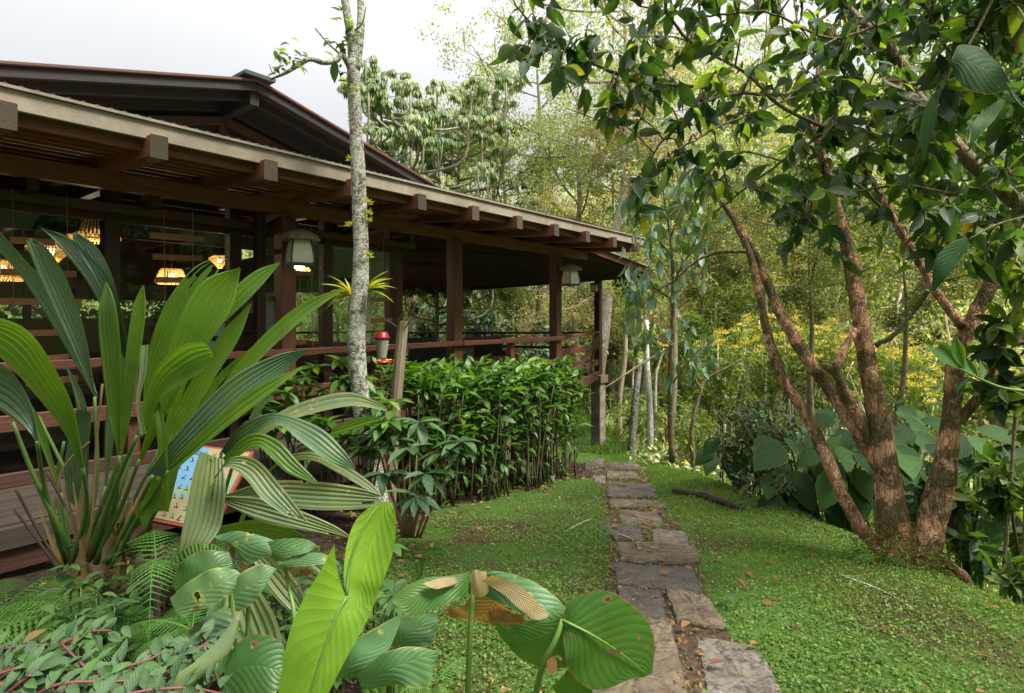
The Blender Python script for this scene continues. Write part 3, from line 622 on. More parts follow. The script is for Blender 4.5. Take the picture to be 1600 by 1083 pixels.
# upper gable roof: ridge runs into the building, gable faces the path
VG = 1.5; US = 3.86-1.02
def G(s, h, v=VG): return B(s-1.02, v, h)
ap, lf, rt = 3.86, -1.6, 9.6
hA = 3.12; sl = .254
def hh(s): return hA-abs(s-ap)*sl
for nm, s0, s1 in (('upper_roof_plane', lf, ap), ('upper_roof_plane', ap, rt)):
    a_ = Acc(); poly_slab(a_, [G(s0, hh(s0)), G(s1, hh(s1)), G(s1, hh(s1), 9), G(s0, hh(s0), 9)], .05, 1); a_.obj(nm, M_METALROOF, bld)
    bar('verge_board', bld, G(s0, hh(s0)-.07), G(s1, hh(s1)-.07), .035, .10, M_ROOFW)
    bar('verge_trim', bld, G(s0, hh(s0)+.015, VG-.02), G(s1, hh(s1)+.015, VG-.02), .07, .035, M_REDTRIM)
    for j, v in enumerate(np.linspace(VG+.25, 5, 6)):
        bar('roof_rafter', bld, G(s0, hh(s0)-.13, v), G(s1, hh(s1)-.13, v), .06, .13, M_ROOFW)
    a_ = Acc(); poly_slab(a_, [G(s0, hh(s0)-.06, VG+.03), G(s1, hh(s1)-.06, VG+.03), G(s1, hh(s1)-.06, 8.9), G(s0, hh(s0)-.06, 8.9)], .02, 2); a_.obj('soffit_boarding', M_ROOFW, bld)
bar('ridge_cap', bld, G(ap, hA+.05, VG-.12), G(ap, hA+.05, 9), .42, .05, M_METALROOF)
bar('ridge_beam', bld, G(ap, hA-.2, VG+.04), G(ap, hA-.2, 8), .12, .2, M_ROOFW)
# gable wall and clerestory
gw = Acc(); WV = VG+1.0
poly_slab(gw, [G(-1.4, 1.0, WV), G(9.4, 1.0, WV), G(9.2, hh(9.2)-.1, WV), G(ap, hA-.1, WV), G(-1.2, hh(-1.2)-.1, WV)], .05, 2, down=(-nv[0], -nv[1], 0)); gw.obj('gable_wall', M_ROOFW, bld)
for s in (-.6, .9, 2.3, 3.86, 5.4, 6.9): bar('gable_post', bld, G(s, 1.5, WV-.04), G(s, hh(s)-.15, WV-.04), .12, .08, M_WOODD, up=(nv[0], nv[1], 0))
for s0, s1 in ((lf, ap), (ap, rt)): bar('gable_beam', bld, G(s0, hh(s0)-.33, WV-.1), G(s1, hh(s1)-.33, WV-.1), .08, .12, M_WOODD)
for q in range(9):
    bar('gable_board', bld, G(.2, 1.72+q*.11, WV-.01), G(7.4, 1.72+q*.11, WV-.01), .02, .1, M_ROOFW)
# room: ceiling, back wall with windows, glass front
rcg = Acc(); poly_slab(rcg, [B(-3.4, .3, 1.62), B(4.4, .3, 1.62), B(4.4, 8.2, 2.0), B(-3.4, 8.2, 2.0)], .03, 2); rcg.obj('room_ceiling', M_WOODD, bld)
for v in np.arange(.9, 8, .62): bar('room_ceiling_joist', bld, B(-3.3, v, 1.42+v*.03), B(4.4, v, 1.42+v*.03), .07, .12, M_WOODD)
for u in (-1.5, .9, 3.0): bar('room_ceiling_beam', bld, B(u, .5, 1.3), B(u, 8.1, 1.3), .1, .14, M_WOOD)
for u0 in np.arange(-3.3, 4.3, 1.27):
    bar('back_window_post', bld, B(u0, 8.1, FL), B(u0, 8.1, 1.7), .12, .12, M_WOODD, up=(nv[0], nv[1], 0))
for h, t in ((FL+.66, 1.32), (1.15, 1.6)):
    bar('back_wall_board', bld, B(-3.3, 8.12, h), B(4.4, 8.12, h), .06, t, M_WOODD)
sw = Acc(); poly_slab(sw, [B(-3.4, .3, FL), B(-3.4, 8.2, FL), B(-3.4, 8.2, 2), B(-3.4, .3, 1.7)], .05, 2, down=(tv[0], tv[1], 0)); sw.obj('side_wall', M_WOODD, bld)
for v in (1.8, 3.4, 5.0, 6.6): bar('room_post', bld, B(4.4, v, FL), B(4.4, v, 1.6), .12, .12, M_WOODD)
rail('room_side_rail', B(4.4, .5, -.45), B(4.4, 8.1, -.45), .06, .1, M_WOODD)
gl_u = [-3.3, -1.6, .86, 2.02, 3.18, 4.22]
for a, b in zip(gl_u[:-1], gl_u[1:]):
    V = np.array([B(a+.07, .42, FL), B(b-.07, .42, FL), B(b-.07, .42, .9), B(a+.07, .42, .9)]); V = np.vstack([V, V-np.array([nv[0], nv[1], 0])*.008])
    obj('window_pane', V, [np.array([(0, 1, 2, 3), (7, 6, 5, 4), (0, 4, 5, 1), (1, 5, 6, 2), (2, 6, 7, 3), (3, 7, 4, 0)])], M_GLASS, bld)
    bar('window_transom', bld, B(a+.06, .44, -.5), B(b-.06, .44, -.5), .05, .06, M_WOODD)
    bar('window_panel', bld, B(a+.06, .50, -.98), B(b-.06, .50, -.98), .03, .7, M_WOODD)
# side platform of the deck, near left
pf = thing('side_platform', B(0, -.6, -1.6), 'low weathered plank platform along the lodge wall behind the palm plant', 'platform')
for k in range(8): bar('deck_board', pf, B(-3.1, -.11-k*.133, FL+.01), B(2.6, -.11-k*.133, FL+.01), .126, .03, M_DECK, ch=.004)
bar('edge_board', pf, B(-3.1, -1.19, FL-.045), B(2.6, -1.19, FL-.045), .05, .14, M_DECK); bar('edge_board', pf, B(-3.1, -1.16, FL-.19), B(2.6, -1.16, FL-.19), .04, .15, M_WOODD)
for u in (-2, 0, 2): bar('bearer', pf, B(u, -1.1, FL-.3), B(u, -.1, FL-.3), .09, .3, M_WOODD)
# piers under the building
for q, w, label in ((E(.115, 0), .27, 0), (E(.6, 0), .3, 0)):
    bar('concrete_pier', bld, np.array([q[0], q[1], H(q[0], q[1])-.2]), np.array([q[0], q[1], -.02 if w > .33 else .1]), w, w, M_CONC, ch=.015, up=(nv[0], nv[1], 0))
bar('pier_cap', bld, E(.115, -1.62), E(.115, -1.44), .36, .36, M_OLD, up=(nv[0], nv[1], 0))
for u in (1.2, 3.7, 5.0, 6.3, 7.6):
    q = B(u, .12, 0); bar('timber_pier', bld, np.array([q[0], q[1], H(q[0], q[1])-.2]), B(u, .12, FL-.1), .24, .24, M_OLD, ch=.05, up=(nv[0], nv[1], 0))

# ------------------------------------------------------------------ lanterns
def lantern(p, s, label, hook):
    t = thing('lantern', p, label, 'lantern', 'lanterns hung round the terrace'); cx, cy, cz = p
    def ring(r, z, n=4, rot=PI/4): return [np.array([cx+r*math.cos(a), cy+r*math.sin(a), cz+z]) for a in np.linspace(0, 2*PI, n, endpoint=False)+rot+.65]
    def loft(name, prof, mat, n=4):
        a = Acc(); rs_ = [ring(r*s, z*s, n) for r, z in prof]; V = np.vstack(rs_); j = np.arange(n); k2 = (j+1) % n
        F = np.vstack([np.stack([q*n+j, q*n+k2, (q+1)*n+k2, (q+1)*n+j], -1) for q in range(len(prof)-1)])
        V = np.vstack([V, [rs_[0][0]*0+np.array([cx, cy, cz+prof[0][1]*s])], [np.array([cx, cy, cz+prof[-1][1]*s])]]); m_ = len(prof)*n
        F3 = np.vstack([np.stack([k2, j, np.full(n, m_)], -1), np.stack([(len(prof)-1)*n+j, (len(prof)-1)*n+k2, np.full(n, m_+1)], -1)])
        a.add(V, F, F3); return a.obj(name, mat, t)
    loft('glass', [(.115, 0), (.118, .06), (.10, .16), (.082, .2)], M_FROST)
    loft('roof', [(.155, .185), (.16, .2), (.13, .235), (.06, .265), (.02, .275)], M_CONC if s > 0 else M_LANTM, 12)
    loft('base', [(.122, -.018), (.128, -.01), (.128, .008), (.1, .01)], M_LANTM)
    for a in range(4):
        q0, q1, q2 = ring(.123*s, 0)[a], ring(.123*s, .06*s)[a], ring(.09*s, .2*s)[a]
        ac = Acc(); add_tube(ac, [q0, q1+[0, 0, 0], lerp(q1, q2, .6), q2], .0075*s, 5); ac.obj('corner_bar', M_LANTM, t)
    ac = Acc(); add_tube(ac, [p+np.array([0, 0, .27*s]), p+np.array([0, 0, .3*s]), hook], .008, 6, n=6); ac.obj('bracket', M_BLACK, t)
    b = Acc(); V, F, F3, uv = tube_data([p+np.array([0, 0, -.02*s]), p+np.array([0, 0, -.035*s])], .04*s, 10); b.add(V, F, F3, uv); return b, t
lp = B(2.36, -.34, .56); b_, t_ = lantern(lp, 1.35, 'large grey lantern with frosted panes, nearest of the lanterns, left of the slender trunk', B(2.38, -.07, 1.1)); b_.obj('lamp_lens', M_BULB, t_)
lp = B(7.75, -.28, .58); b_, t_ = lantern(lp, 1.35, 'grey lantern with frosted panes hung at the terrace corner post under the last rafters', B(7.72, -.06, 1.1)); b_.obj('lamp_lens', M_FROST, t_)
lp = E(.115, .62)+np.array([-.12, -.2, 0]); b_, t_ = lantern(lp, .8, 'small dark lantern on the far corner post above the concrete pier', E(.115, .95)+np.array([-.05, -.08, 0])); b_.obj('lamp_lens', M_FROST, t_)
lp = E(.815, .42)+np.array([-.1, -.16, 0]); b_, t_ = lantern(lp, .8, 'small lantern on the far side post seen beside the wooden stake', E(.815, .7)+np.array([-.05, -.08, 0])); b_.obj('lamp_lens', M_FROST, t_)

# ------------------------------------------------------------------ pendant lamps
def pendant(p, s, flip, label):
    t = thing('pendant_lamp', p, label, 'lamp', 'woven pendant lamps inside the lodge')
    prof = [(.5, .0), (.62, .09), (.62, .14), (.42, .62), (.38, .66)] if not flip else [(.12, -.1), (.3, .15), (.62, .42), (.6, .5), (.36, .66)]
    a = Acc(); n = 40
    for k in range(n):
        th = 2*PI*k/n; pts = [p+s*np.array([r*math.cos(th), r*math.sin(th), z]) for r, z in prof]; add_tube(a, pts, .008*s/.3, 3, cap) if False else a.add(*tube_data(pts, .026*s, 3))
    sh = a.obj('shade', M_SHADE, t)
    for r, z in (prof[1], prof[2], prof[-2]):
        a = Acc(); th = np.linspace(0, 2*PI, 25); a.add(*tube_data(np.stack([p[0]+s*r*np.cos(th), p[1]+s*r*np.sin(th), np.full(25, p[2]+s*z)], -1), .02*s, 4)); a.obj('hoop', M_SHADE, sh)
    a = Acc(); th = np.linspace(.02, PI-.02, 7); rr = .14*s
    V, F, F3, uv = tube_data([p+np.array([0, 0, s*.35+rr*math.cos(q)]) for q in th], [rr*math.sin(q) for q in th], 10); a.add(V, F, F3, uv); a.obj('bulb', M_BULB, t, True)
    a = Acc(); a.add(*tube_data([p+np.array([0, 0, .66*s]), np.array([p[0], p[1], max(p[2]+.8, 3.0)])], .006, 4)); a.obj('cord', M_BLACK, t)
    ld = bpy.data.lights.new('lamp_light', 'POINT'); ld.energy = 11; ld.color = (1, .80, .50); ld.shadow_soft_size = .05
    lo = bpy.data.objects.new('lamp_light', ld); COL.objects.link(lo); lo.parent = t; lo.location = (0, 0, -.02)
pendant(P(148, 378, 7.2), .44, False, 'largest lit woven basket lamp hanging above the dark palm leaves')
pendant(P(78, 410, 7.8), .42, True, 'lit woven lamp with a pointed bottom, between two palm leaf tips')
pendant(P(4, 438, 8.3), .44, False, 'lit woven lamp cut by the left edge of the picture')
pendant(P(268, 444, 8.6), .34, False, 'lit woven lamp hanging low behind the torn palm leaf')
pendant(P(343, 416, 8.2), .22, True, 'small lit woven lamp beside the double window post')
pendant(P(473, 428, 9.2), .2, False, 'small lit woven lamp just below the large lantern')

# ------------------------------------------------------------------ hanging board ladders
def ladder(u, w, hs, label, v=.14, top=1.05, tilt=0):
    t = thing('hanging_board_ladder', B(u, v, top), label, 'bird deterrent', 'board ladders hung along the windows')
    for h, du, ln in hs: bar('board', t, B(u-ln/2+du, v, h-tilt*ln), B(u+ln/2+du, v+.03, h+.01), .03, .055, M_PLANK, ch=.003)
    lo = min(h for h, _, _ in hs)-.05
    for s in (-.36, .36):
        a = Acc(); a.add(*tube_data([B(u+s*w, v, top), B(u+s*w+.01, v-.02, lo)], .0035, 4)); a.obj('cord', M_OLD, t)
ladder(.28, .5, [(.62, -.05, .3), (.36, 0, .5), (.12, -.02, .62), (-.14, 0, .62), (-.36, .05, .3), (-.55, .08, .36)], 'hanging ladder of small boards on two cords in the leftmost window bay')
ladder(1.35, .36, [(.78, .0, .5), (.58, 0, .46), (.36, 0, .4), (-.12, .1, .3), (-.55, 0, .4)], 'hanging ladder of small boards between the two left window posts', tilt=.02)
ladder(2.72, .22, [(.72, -.4, .2), (.5, 0, .24), (.2, -.3, .3), (-.1, -.2, .25), (-.3, -.1, .25)], 'hanging ladder of small boards beside the large lantern')
ladder(3.75, .3, [(.5, 0, .34), (.22, .1, .36), (-.05, .1, .34)], 'hanging ladder of small boards right of the slender trunk')
ladder(-.7, .5, [(.5, 0, .5), (.22, 0, .5), (-.05, 0, .5), (-.3, 0, .5)], 'hanging ladder of small boards cut by the left picture edge')

# ------------------------------------------------------------------ furniture
def chair(p, rz, label, s=1.0):
    t = thing('wicker_armchair', p, label, 'chair', 'black wicker armchairs on the terrace', rz)
    def bx(name, x0, x1, y0, y1, z0, z1, lean=0):
        V = np.array([(x, y+(lean if z == z1 else 0), z) for z in (z0, z1) for x, y in ((x0, y0), (x1, y0), (x1, y1), (x0, y1))])*s
        F = np.array([(3, 2, 1, 0), (4, 5, 6, 7), (0, 1, 5, 4), (1, 2, 6, 5), (2, 3, 7, 6), (3, 0, 4, 7)])
        me = mesh(name, V, F, M_WICKER); o = bpy.data.objects.new(name, me); COL.objects.link(o); o.parent = t; return o
    bx('seat', -.28, .28, -.27, .27, .3, .44); bx('backrest', -.3, .3, .25, .32, .3, .92, .1)
    bx('armrest', -.34, -.28, -.28, .3, .3, .64); bx('armrest', .28, .34, -.28, .3, .3, .64)
    for x in (-.3, .26):
        for y in (-.27, .25): bx('leg', x, x+.04, y, y+.04, 0, .3)
def table(p, rz, label, mat=M_TABLE, w=1.0, dp=.8, cloth=None):
    t = thing('table', p, label, 'table', None, rz)
    def bx(name, x0, x1, y0, y1, z0, z1, m_):
        V = np.array([(x, y, z) for z in (z0, z1) for x, y in ((x0, y0), (x1, y0), (x1, y1), (x0, y1))]); F = np.array([(3, 2, 1, 0), (4, 5, 6, 7), (0, 1, 5, 4), (1, 2, 6, 5), (2, 3, 7, 6), (3, 0, 4, 7)])
        me = mesh(name, V, F, m_, V[:, :2]); o = bpy.data.objects.new(name, me); COL.objects.link(o); o.parent = t
    bx('table_top', -w/2, w/2, -dp/2, dp/2, .72, .76, mat)
    for x in (-w/2+.05, w/2-.1):
        for y in (-dp/2+.05, dp/2-.1): bx('leg', x, x+.06, y, y+.06, 0, .72, M_WOOD)
    bx('apron', -w/2+.06, w/2-.06, -dp/2+.06, -dp/2+.09, .62, .72, mat); bx('apron', -w/2+.06, w/2-.06, dp/2-.09, dp/2-.06, .62, .72, mat)
fz = 1.6+FL+.002
def FP(u, v): q = B(u, v, 0); return (q[0], q[1], fz)
q = P(655, 500, 9.0); chair((q[0], q[1], fz), -2.6, 'black wicker armchair standing behind the leaning stake')
q = P(770, 500, 12.2); chair((q[0], q[1], fz), 2.9, 'black wicker armchair beyond the inner terrace post')
q = P(672, 500, 11.5); chair((q[0], q[1], fz), .6, 'black wicker armchair in shade behind the front terrace rail')
q = P(727, 500, 12.8); table((q[0], q[1], fz), .4, 'small wooden table on the open terrace between the wicker chairs')
table(FP(1.4, 2.2), .6, 'long wooden dining table behind the second window bay', M_TABLE, 1.8, .8)
table(FP(3.2, 1.8), .6, 'wooden dining table behind the window bay by the slender trunk', M_TABLE, 1.4, .8)
table(FP(-.2, 2.4), .6, 'dining table under a red cloth in the leftmost window bay', M_REDCLOTH, 1.6, .9)
# ------------------------------------------------------------------ hummingbird feeder on a short post
m, nt, out = newmat('red_plastic'); principled(nt, out, (.22, .01, .018), .35, .4); M_RED = m
m, nt, out = newmat('yellow_plastic'); principled(nt, out, (.75, .45, .02), .4, .5); M_YEL = m
m, nt, out = newmat('feeder_jar'); p_ = principled(nt, out, (.36, .36, .28), .12, .5); p_.inputs['Transmission Weight'].default_value = .4; M_JAR = m
fp = P(597, 572, 6.9); fd = thing('hummingbird_feeder', fp, 'red and clear nectar feeder with yellow flowers on top of a short red post', 'bird feeder')
def lathe(name, prof, mat, parent, base, n=18, smooth=True):
    a = Acc(); V, F, F3, uv = tube_data([np.array([base[0], base[1], base[2]+z]) for r, z in prof], [r for r, z in prof], n); a.add(V, F, F3, uv); return a.obj(name, mat, parent, smooth)
Z0 = fp
lathe('base_dish', [(.05, 0), (.075, .02), (.12, .04), (.13, .052), (.08, .07), (.06, .075)], M_RED, fd, Z0)
lathe('jar', [(.052, .076), (.055, .12), (.07, .2), (.082, .31), (.084, .32)], M_JAR, fd, Z0)
lathe('lid', [(.09, .32), (.094, .345), (.08, .36), (.075, .39), (.055, .41), (.01, .415)], M_RED, fd, Z0)
for k in range(6):
    th = k*PI/3+.3; q = Z0+np.array([.09*math.cos(th), .09*math.sin(th), .06]); lathe('feeding_flower', [(.008, 0), (.022, .01), (.026, .018), (.004, .02)], M_YEL, fd, q, 8)
fpst = thing('feeder_post', (fp[0], fp[1], -.2), 'short square red wooden post carrying the nectar feeder', 'post')
bar('shaft', fpst, (fp[0], fp[1], -.3), fp-np.array([0, 0, .002]), .1, .1, M_WOOD, up=(nv[0], nv[1], 0)); bar('cap_plate', fpst, fp-[0, 0, .03], fp-[0, 0, .003], .12, .12, M_WOOD, up=(nv[0], nv[1], 0))
# stake
sk = thing('wooden_stake', P(612, 800, 5.6), 'weathered leaning wooden stake right of the slender trunk', 'stake')
a = Acc(); add_tube(a, [P(608, 830, 5.6), P(616, 670, 5.6), P(624, 570, 5.6), P(630, 502, 5.6)], [.055, .055, .056, .052], 10, n=14, jitter=.04); a.obj('trunk', M_OLD, sk, False)
a = Acc(); add_tube(a, [P(626, 520, 5.58), P(622, 505, 5.57), P(630, 492, 5.55), P(634, 480, 5.55)], [.02, .02, .012, .004], 6, n=8); add_tube(a, [P(622, 512, 5.57), P(606, 502, 5.5), P(600, 500, 5.5)], [.012, .01, .004], 5, n=6); a.obj('twig', M_DARKTW, sk)
a = Acc(); add_tube(a, [P(633, 513, 5.55), P(640, 500, 5.52), P(638, 486, 5.5), P(650, 478, 5.5)], [.008, .006, .004, .003], 5, n=8); a.obj('twig', M_STALKB, sk)
# bird
bd = thing('small_bird', P(646, 480, 5.5), 'tiny brown bird perched on the twig above the stake', 'bird'); a = Acc()
pb = [P(641, 487, 5.5), P(643, 482, 5.5), P(646, 474, 5.5), P(648, 468, 5.5), P(650, 466, 5.5), P(652.5, 466.3, 5.5)]
a.add(*tube_data(crm(pb, 12), np.interp(np.linspace(0, 1, 12), [0, .2, .5, .75, .88, .95, 1], [.004, .018, .026, .015, .015, .006, .001]), 10)); a.obj('body', plain('bird_feathers', (.10, .05, .03), .8), bd, True)
a = Acc(); scatter(a, T_LANCE, np.array([P(642, 484, 5.5)]*2), np.array([[-.4, .1, -.9], [-.3, -.2, -.95]]), np.array([[0, -1, 0]]*2), .08, np.array([0, 0])); a.obj('tail', M_DARKTW, bd)
a = Acc(); scatter(a, T_LANCE, np.array([P(648, 471, 5.47)]), np.array([[-.5, 0, -.85]]), np.array([[0, -1, 0]]), .09, np.array([0])); a.obj('wing', M_DARKTW, bd)

# ------------------------------------------------------------------ information board
sb = thing('bird_chart_board', P(240, 815, 3.35), 'colourful bird chart board with red border leaning behind the palm leaves', 'sign')
c00, c10, c01, c11 = P(200, 806, 3.05), P(330, 832, 2.95), P(266, 690, 3.5), P(396, 706, 3.4)
def SBp(s, t, off=0):
    q = (c00*(1-s)+c10*s)*(1-t)+(c01*(1-s)+c11*s)*t; nn_ = nrm(np.cross(c10-c00, c01-c00)); nn_ = nn_*(-1 if nn_[1] > 0 else 1); return q+nn_*off
def sbq(name, s0, s1, t0, t1, off, mat, parent=sb, thick=.002):
    a = Acc(); top = [SBp(s0, t0, off), SBp(s1, t0, off), SBp(s1, t1, off), SBp(s0, t1, off)]; nn_ = SBp(.5, .5, 0)-SBp(.5, .5, 1); poly_slab(a, top, thick, down=nn_); return a.obj(name, mat, parent)
def pm(name, c, r=.45): m, nt, out = newmat(name); principled(nt, out, c, r, .4); return m
pB, pY, pG, pP, pR, pW = pm('print_blue', (.10, .23, .36)), pm('print_cream', (.27, .22, .11)), pm('print_green', (.17, .25, .15)), pm('print_pink', (.27, .08, .18)), pm('print_red', (.24, .05, .03)), pm('print_white', (.7, .7, .68))
sbq('panel', 0, 1, 0, 1, 0, pR, thick=.02)
for s0, s1, t0, t1, m_ in ((.03, .5, .42, .97, pB), (.5, .97, .62, .97, pY), (.5, .97, .3, .62, pG), (.03, .3, .03, .42, pP), (.3, .97, .03, .3, pY), (.3, .5, .3, .42, pG)):
    sbq('printed_field', s0, s1, t0, t1, .004, m_, thick=.003)
inks = [pm('ink_dark', (.03, .04, .04)), pm('ink_green', (.05, .22, .06)), pm('ink_brown', (.22, .08, .04)), pm('ink_blue', (.05, .10, .35))]
for j in range(8):
    for k in range(9):
        s, t_ = .09+k*.1+rng.uniform(-.015, .015), .09+j*.115+rng.uniform(-.01, .01); a = Acc()
        base = SBp(s, t_, .007); ex, ey = nrm(c10-c00), nrm(c01-c00); w_ = .009
        shp = [(-2.4, -2.0), (-.9, -1.1), (.2, -1.0), (.9, -.3), (1.2, .6), (2.1, .9), (1.4, 1.4), (.7, 1.5), (.1, .9), (-.9, -.2)]
        fx = 1 if rng.random() < .5 else -1
        V = np.array([base+ex*x*w_*.55*fx+ey*y*w_ for x, y in shp]); F3 = [(0, q, q+1) for q in range(1, 9)]
        a.add(V, None, F3); a.obj('bird_picture', inks[int(rng.integers(4))], sb)
        sbq('caption_line', s-.025, s+.025, t_-.035, t_-.028, .006, inks[0], thick=.001)
bar('support_leg', sb, P(230, 870, 3.2), SBp(.1, .2, -.04), .04, .04, M_OLD); bar('support_leg', sb, P(335, 890, 3.1), SBp(.9, .2, -.04), .04, .04, M_OLD)

# ================================================================== VEGETATION
def edge_noise(n, amp, seed):
    r = np.random.default_rng(seed); a = r.normal(size=6); ph = r.uniform(0, 6.28, 6); t = np.linspace(0, 1, n)
    return amp*sum(a[k]*np.sin(t*(3+k*3.1)+ph[k]) for k in range(6))/3
def ribbon(name, Lp, Rp, mat, parent, ns=26, nc=15, bow=.12, pleat=.0035, mid=None, wav=0.0, seed=1, cuts=None, rnd=0.0):
    """a leaf blade between two traced margins (x, y, distance); bow lifts the midrib out of the plane, pleat folds it lengthwise"""
    Lc = crm([P(*p) for p in Lp], ns); Rc = crm([P(*p) for p in Rp], ns)
    Mc = crm([P(*p) for p in mid], ns) if mid else (Lc+Rc)/2
    wd = np.linalg.norm(Rc-Lc, axis=1)[:, None]; tg = nrm(np.gradient(Mc, axis=0)); cr = nrm(Rc-Lc); nr_ = nrm(np.cross(tg, cr)); 
    if nr_[ns//2][1] > 0: nr_ = -nr_
    Mc = Mc+nr_*wd*bow*(-1 if not mid else 0)
    Lc = Lc+nr_*edge_noise(ns, wav, seed)[:, None]*wd; Rc = Rc+nr_*edge_noise(ns, wav, seed+9)[:, None]*wd
    V, UV = [], []
    for i in range(ns):
        for j in range(nc):
            s = j/(nc-1)
            q = (1-s)*(1-2*s)*Lc[i]+4*s*(1-s)*Mc[i]+s*(2*s-1)*Rc[i]
            z = pleat*.6*min(1, wd[i][0]/.05)*(1 if j % 2 else -1)
            V.append(q+nr_[i]*z); UV.append((s, i/(ns-1)))
    F = []
    r = np.random.default_rng(seed)
    for i in range(ns-1):
        for j in range(nc-1):
            if cuts:
                t = i/(ns-1); s = (j+.5)/(nc-1)
                if any(t > c0 and abs(s-sc_) < wdt*(t-c0)/(1-c0)+.001 for sc_, c0, wdt in cuts): continue
            a = i*nc+j; F.append((a, a+1, a+nc+1, a+nc))
    return obj(name, V, [np.array(F)], mat, parent, np.array(UV), np.full(len(V), rnd), smooth=(pleat < .001))
def stalk(parent, pts, r, mat=None, name='stalk', n=12, sides=7):
    q = [P(*p) for p in pts]
    if pts[-1][1] >= 1090 and name == 'stalk': g = q[-1].copy(); g[2] = float(H(g[0], g[1]))-.02; q.append(g)      # rooted in the bed
    a = Acc(); add_tube(a, q, r, sides, n=n+(6 if len(q) > len(pts) else 0)); return a.obj(name, mat or M_STALK, parent, True)

# ------------------------------------------------------------------ fan palm plant, left
fpm = thing('pleated_palm_plant', P(130, 930, 3.2), 'tall palm plant with upright pleated forked leaves on the left by the platform', 'plant')
D = 3.0
ribbon('leaf', [(150, 625, 3.1), (108, 555, 3.15), (62, 478, 3.2), (22, 420, 3.25), (-25, 372, 3.3)], [(148, 612, 3.05), (120, 520, 3.05), (85, 455, 3.1), (40, 408, 3.15), (-20, 340, 3.2)], M_PALMD, fpm, pleat=.004)
ribbon('leaf', [(147, 618, 3.0), (112, 545, 3.0), (72, 460, 3.0), (42, 385, 3.0), (45, 372, 3.0)], [(149, 618, 3.0), (132, 520, 2.98), (105, 440, 2.97), (75, 390, 2.96), (52, 373, 3.0)], M_PALMD, fpm, pleat=.004)
ribbon('leaf', [(200, 575, 2.9), (172, 510, 2.9), (135, 440, 2.9), (85, 378, 2.95), (63, 356, 3.0)], [(202, 570, 2.9), (185, 490, 2.88), (160, 425, 2.85), (112, 375, 2.9), (68, 356, 3.0)], M_PALMD, fpm, pleat=.004)
ribbon('leaf', [(200, 575, 2.9), (168, 480, 2.88), (140, 425, 2.87), (115, 385, 2.9), (113, 364, 2.9)], [(203, 572, 2.9), (190, 490, 2.85), (172, 425, 2.83), (150, 385, 2.86), (120, 363, 2.9)], M_PALMD, fpm, pleat=.004)
ribbon('leaf', [(185, 715, 2.8), (168, 640, 2.8), (157, 560, 2.8), (152, 490, 2.8), (164, 441, 2.82)], [(188, 715, 2.8), (190, 640, 2.78), (189, 560, 2.76), (181, 480, 2.76), (167, 441, 2.82)], M_PALM, fpm, pleat=.005, rnd=.4)
ribbon('leaf', [(186, 715, 2.8), (188, 640, 2.78), (195, 560, 2.78), (207, 480, 2.8), (222, 446, 2.82)], [(190, 715, 2.8), (206, 640, 2.8), (218, 560, 2.8), (227, 490, 2.8), (225, 446, 2.82)], M_PALM, fpm, pleat=.005, rnd=.45)
ribbon('leaf', [(128, 735, 2.6), (96, 672, 2.55), (50, 612, 2.45), (0, 560, 2.4), (-50, 520, 2.35)], [(132, 735, 2.6), (114, 640, 2.5), (80, 568, 2.4), (35, 512, 2.3), (-40, 488, 2.3)], M_PALM, fpm, pleat=.006, rnd=.3)
ribbon('leaf', [(60, 695, 2.7), (40, 672, 2.7), (5, 645, 2.75), (-40, 620, 2.8)], [(60, 690, 2.7), (48, 632, 2.7), (15, 580, 2.7), (-40, 550, 2.75)], M_PALMD, fpm, pleat=.005, rnd=.3)
ribbon('leaf', [(215, 720, 2.8), (246, 610, 2.75), (275, 510, 2.7), (315, 440, 2.7), (374, 418, 2.72)], [(222, 720, 2.8), (285, 600, 2.72), (330, 530, 2.68), (362, 480, 2.68), (376, 420, 2.72)], M_PALM, fpm, pleat=.006, rnd=.5)
ribbon('leaf', [(238, 800, 2.75), (250, 690, 2.75), (300, 590, 2.75), (345, 520, 2.78), (390, 474, 2.8)], [(262, 800, 2.7), (298, 660, 2.7), (335, 590, 2.72), (372, 530, 2.75), (393, 474, 2.8)], M_PALM, fpm, pleat=.006, rnd=.15)
ribbon('leaf', [(222, 640, 2.95), (228, 560, 2.95), (255, 480, 2.95), (300, 420, 2.95), (345, 400, 2.95)], [(230, 640, 2.93), (262, 550, 2.9), (300, 490, 2.9), (330, 440, 2.9), (352, 405, 2.95)], M_PALM, fpm, pleat=.005, rnd=.1, cuts=[(.3, .55, .13), (.62, .5, .13), (.82, .6, .1), (.12, .6, .08)])
ribbon('leaf', [(300, 520, 2.8), (350, 465, 2.8), (395, 425, 2.82), (435, 410, 2.85)], [(305, 545, 2.8), (365, 490, 2.78), (405, 450, 2.8), (438, 411, 2.85)], M_PALM, fpm, pleat=.004, rnd=.5, nc=9)
ribbon('leaf', [(212, 680, 2.65), (235, 590, 2.6), (275, 545, 2.55), (315, 535, 2.5), (333, 555, 2.48)], [(222, 685, 2.65), (250, 625, 2.6), (285, 600, 2.55), (318, 578, 2.5), (334, 558, 2.48)], M_PALM, fpm, pleat=.003, rnd=.25, bow=.25)
ribbon('leaf', [(315, 665, 2.8), (348, 600, 2.85), (405, 530, 2.9), (470, 475, 2.95), (535, 449, 3.0)], [(320, 665, 2.8), (362, 612, 2.85), (420, 548, 2.9), (485, 490, 2.95), (537, 453, 3.0)], M_PALM, fpm, pleat=.003, nc=7, rnd=.3, bow=.2)
ribbon('leaf', [(219, 540, 2.6), (217, 580, 2.58), (212, 630, 2.56), (218, 680, 2.56)], [(232, 538, 2.6), (228, 580, 2.58), (219, 630, 2.56), (229, 678, 2.56)], M_PALMP, fpm, pleat=.003, nc=5, rnd=.3)
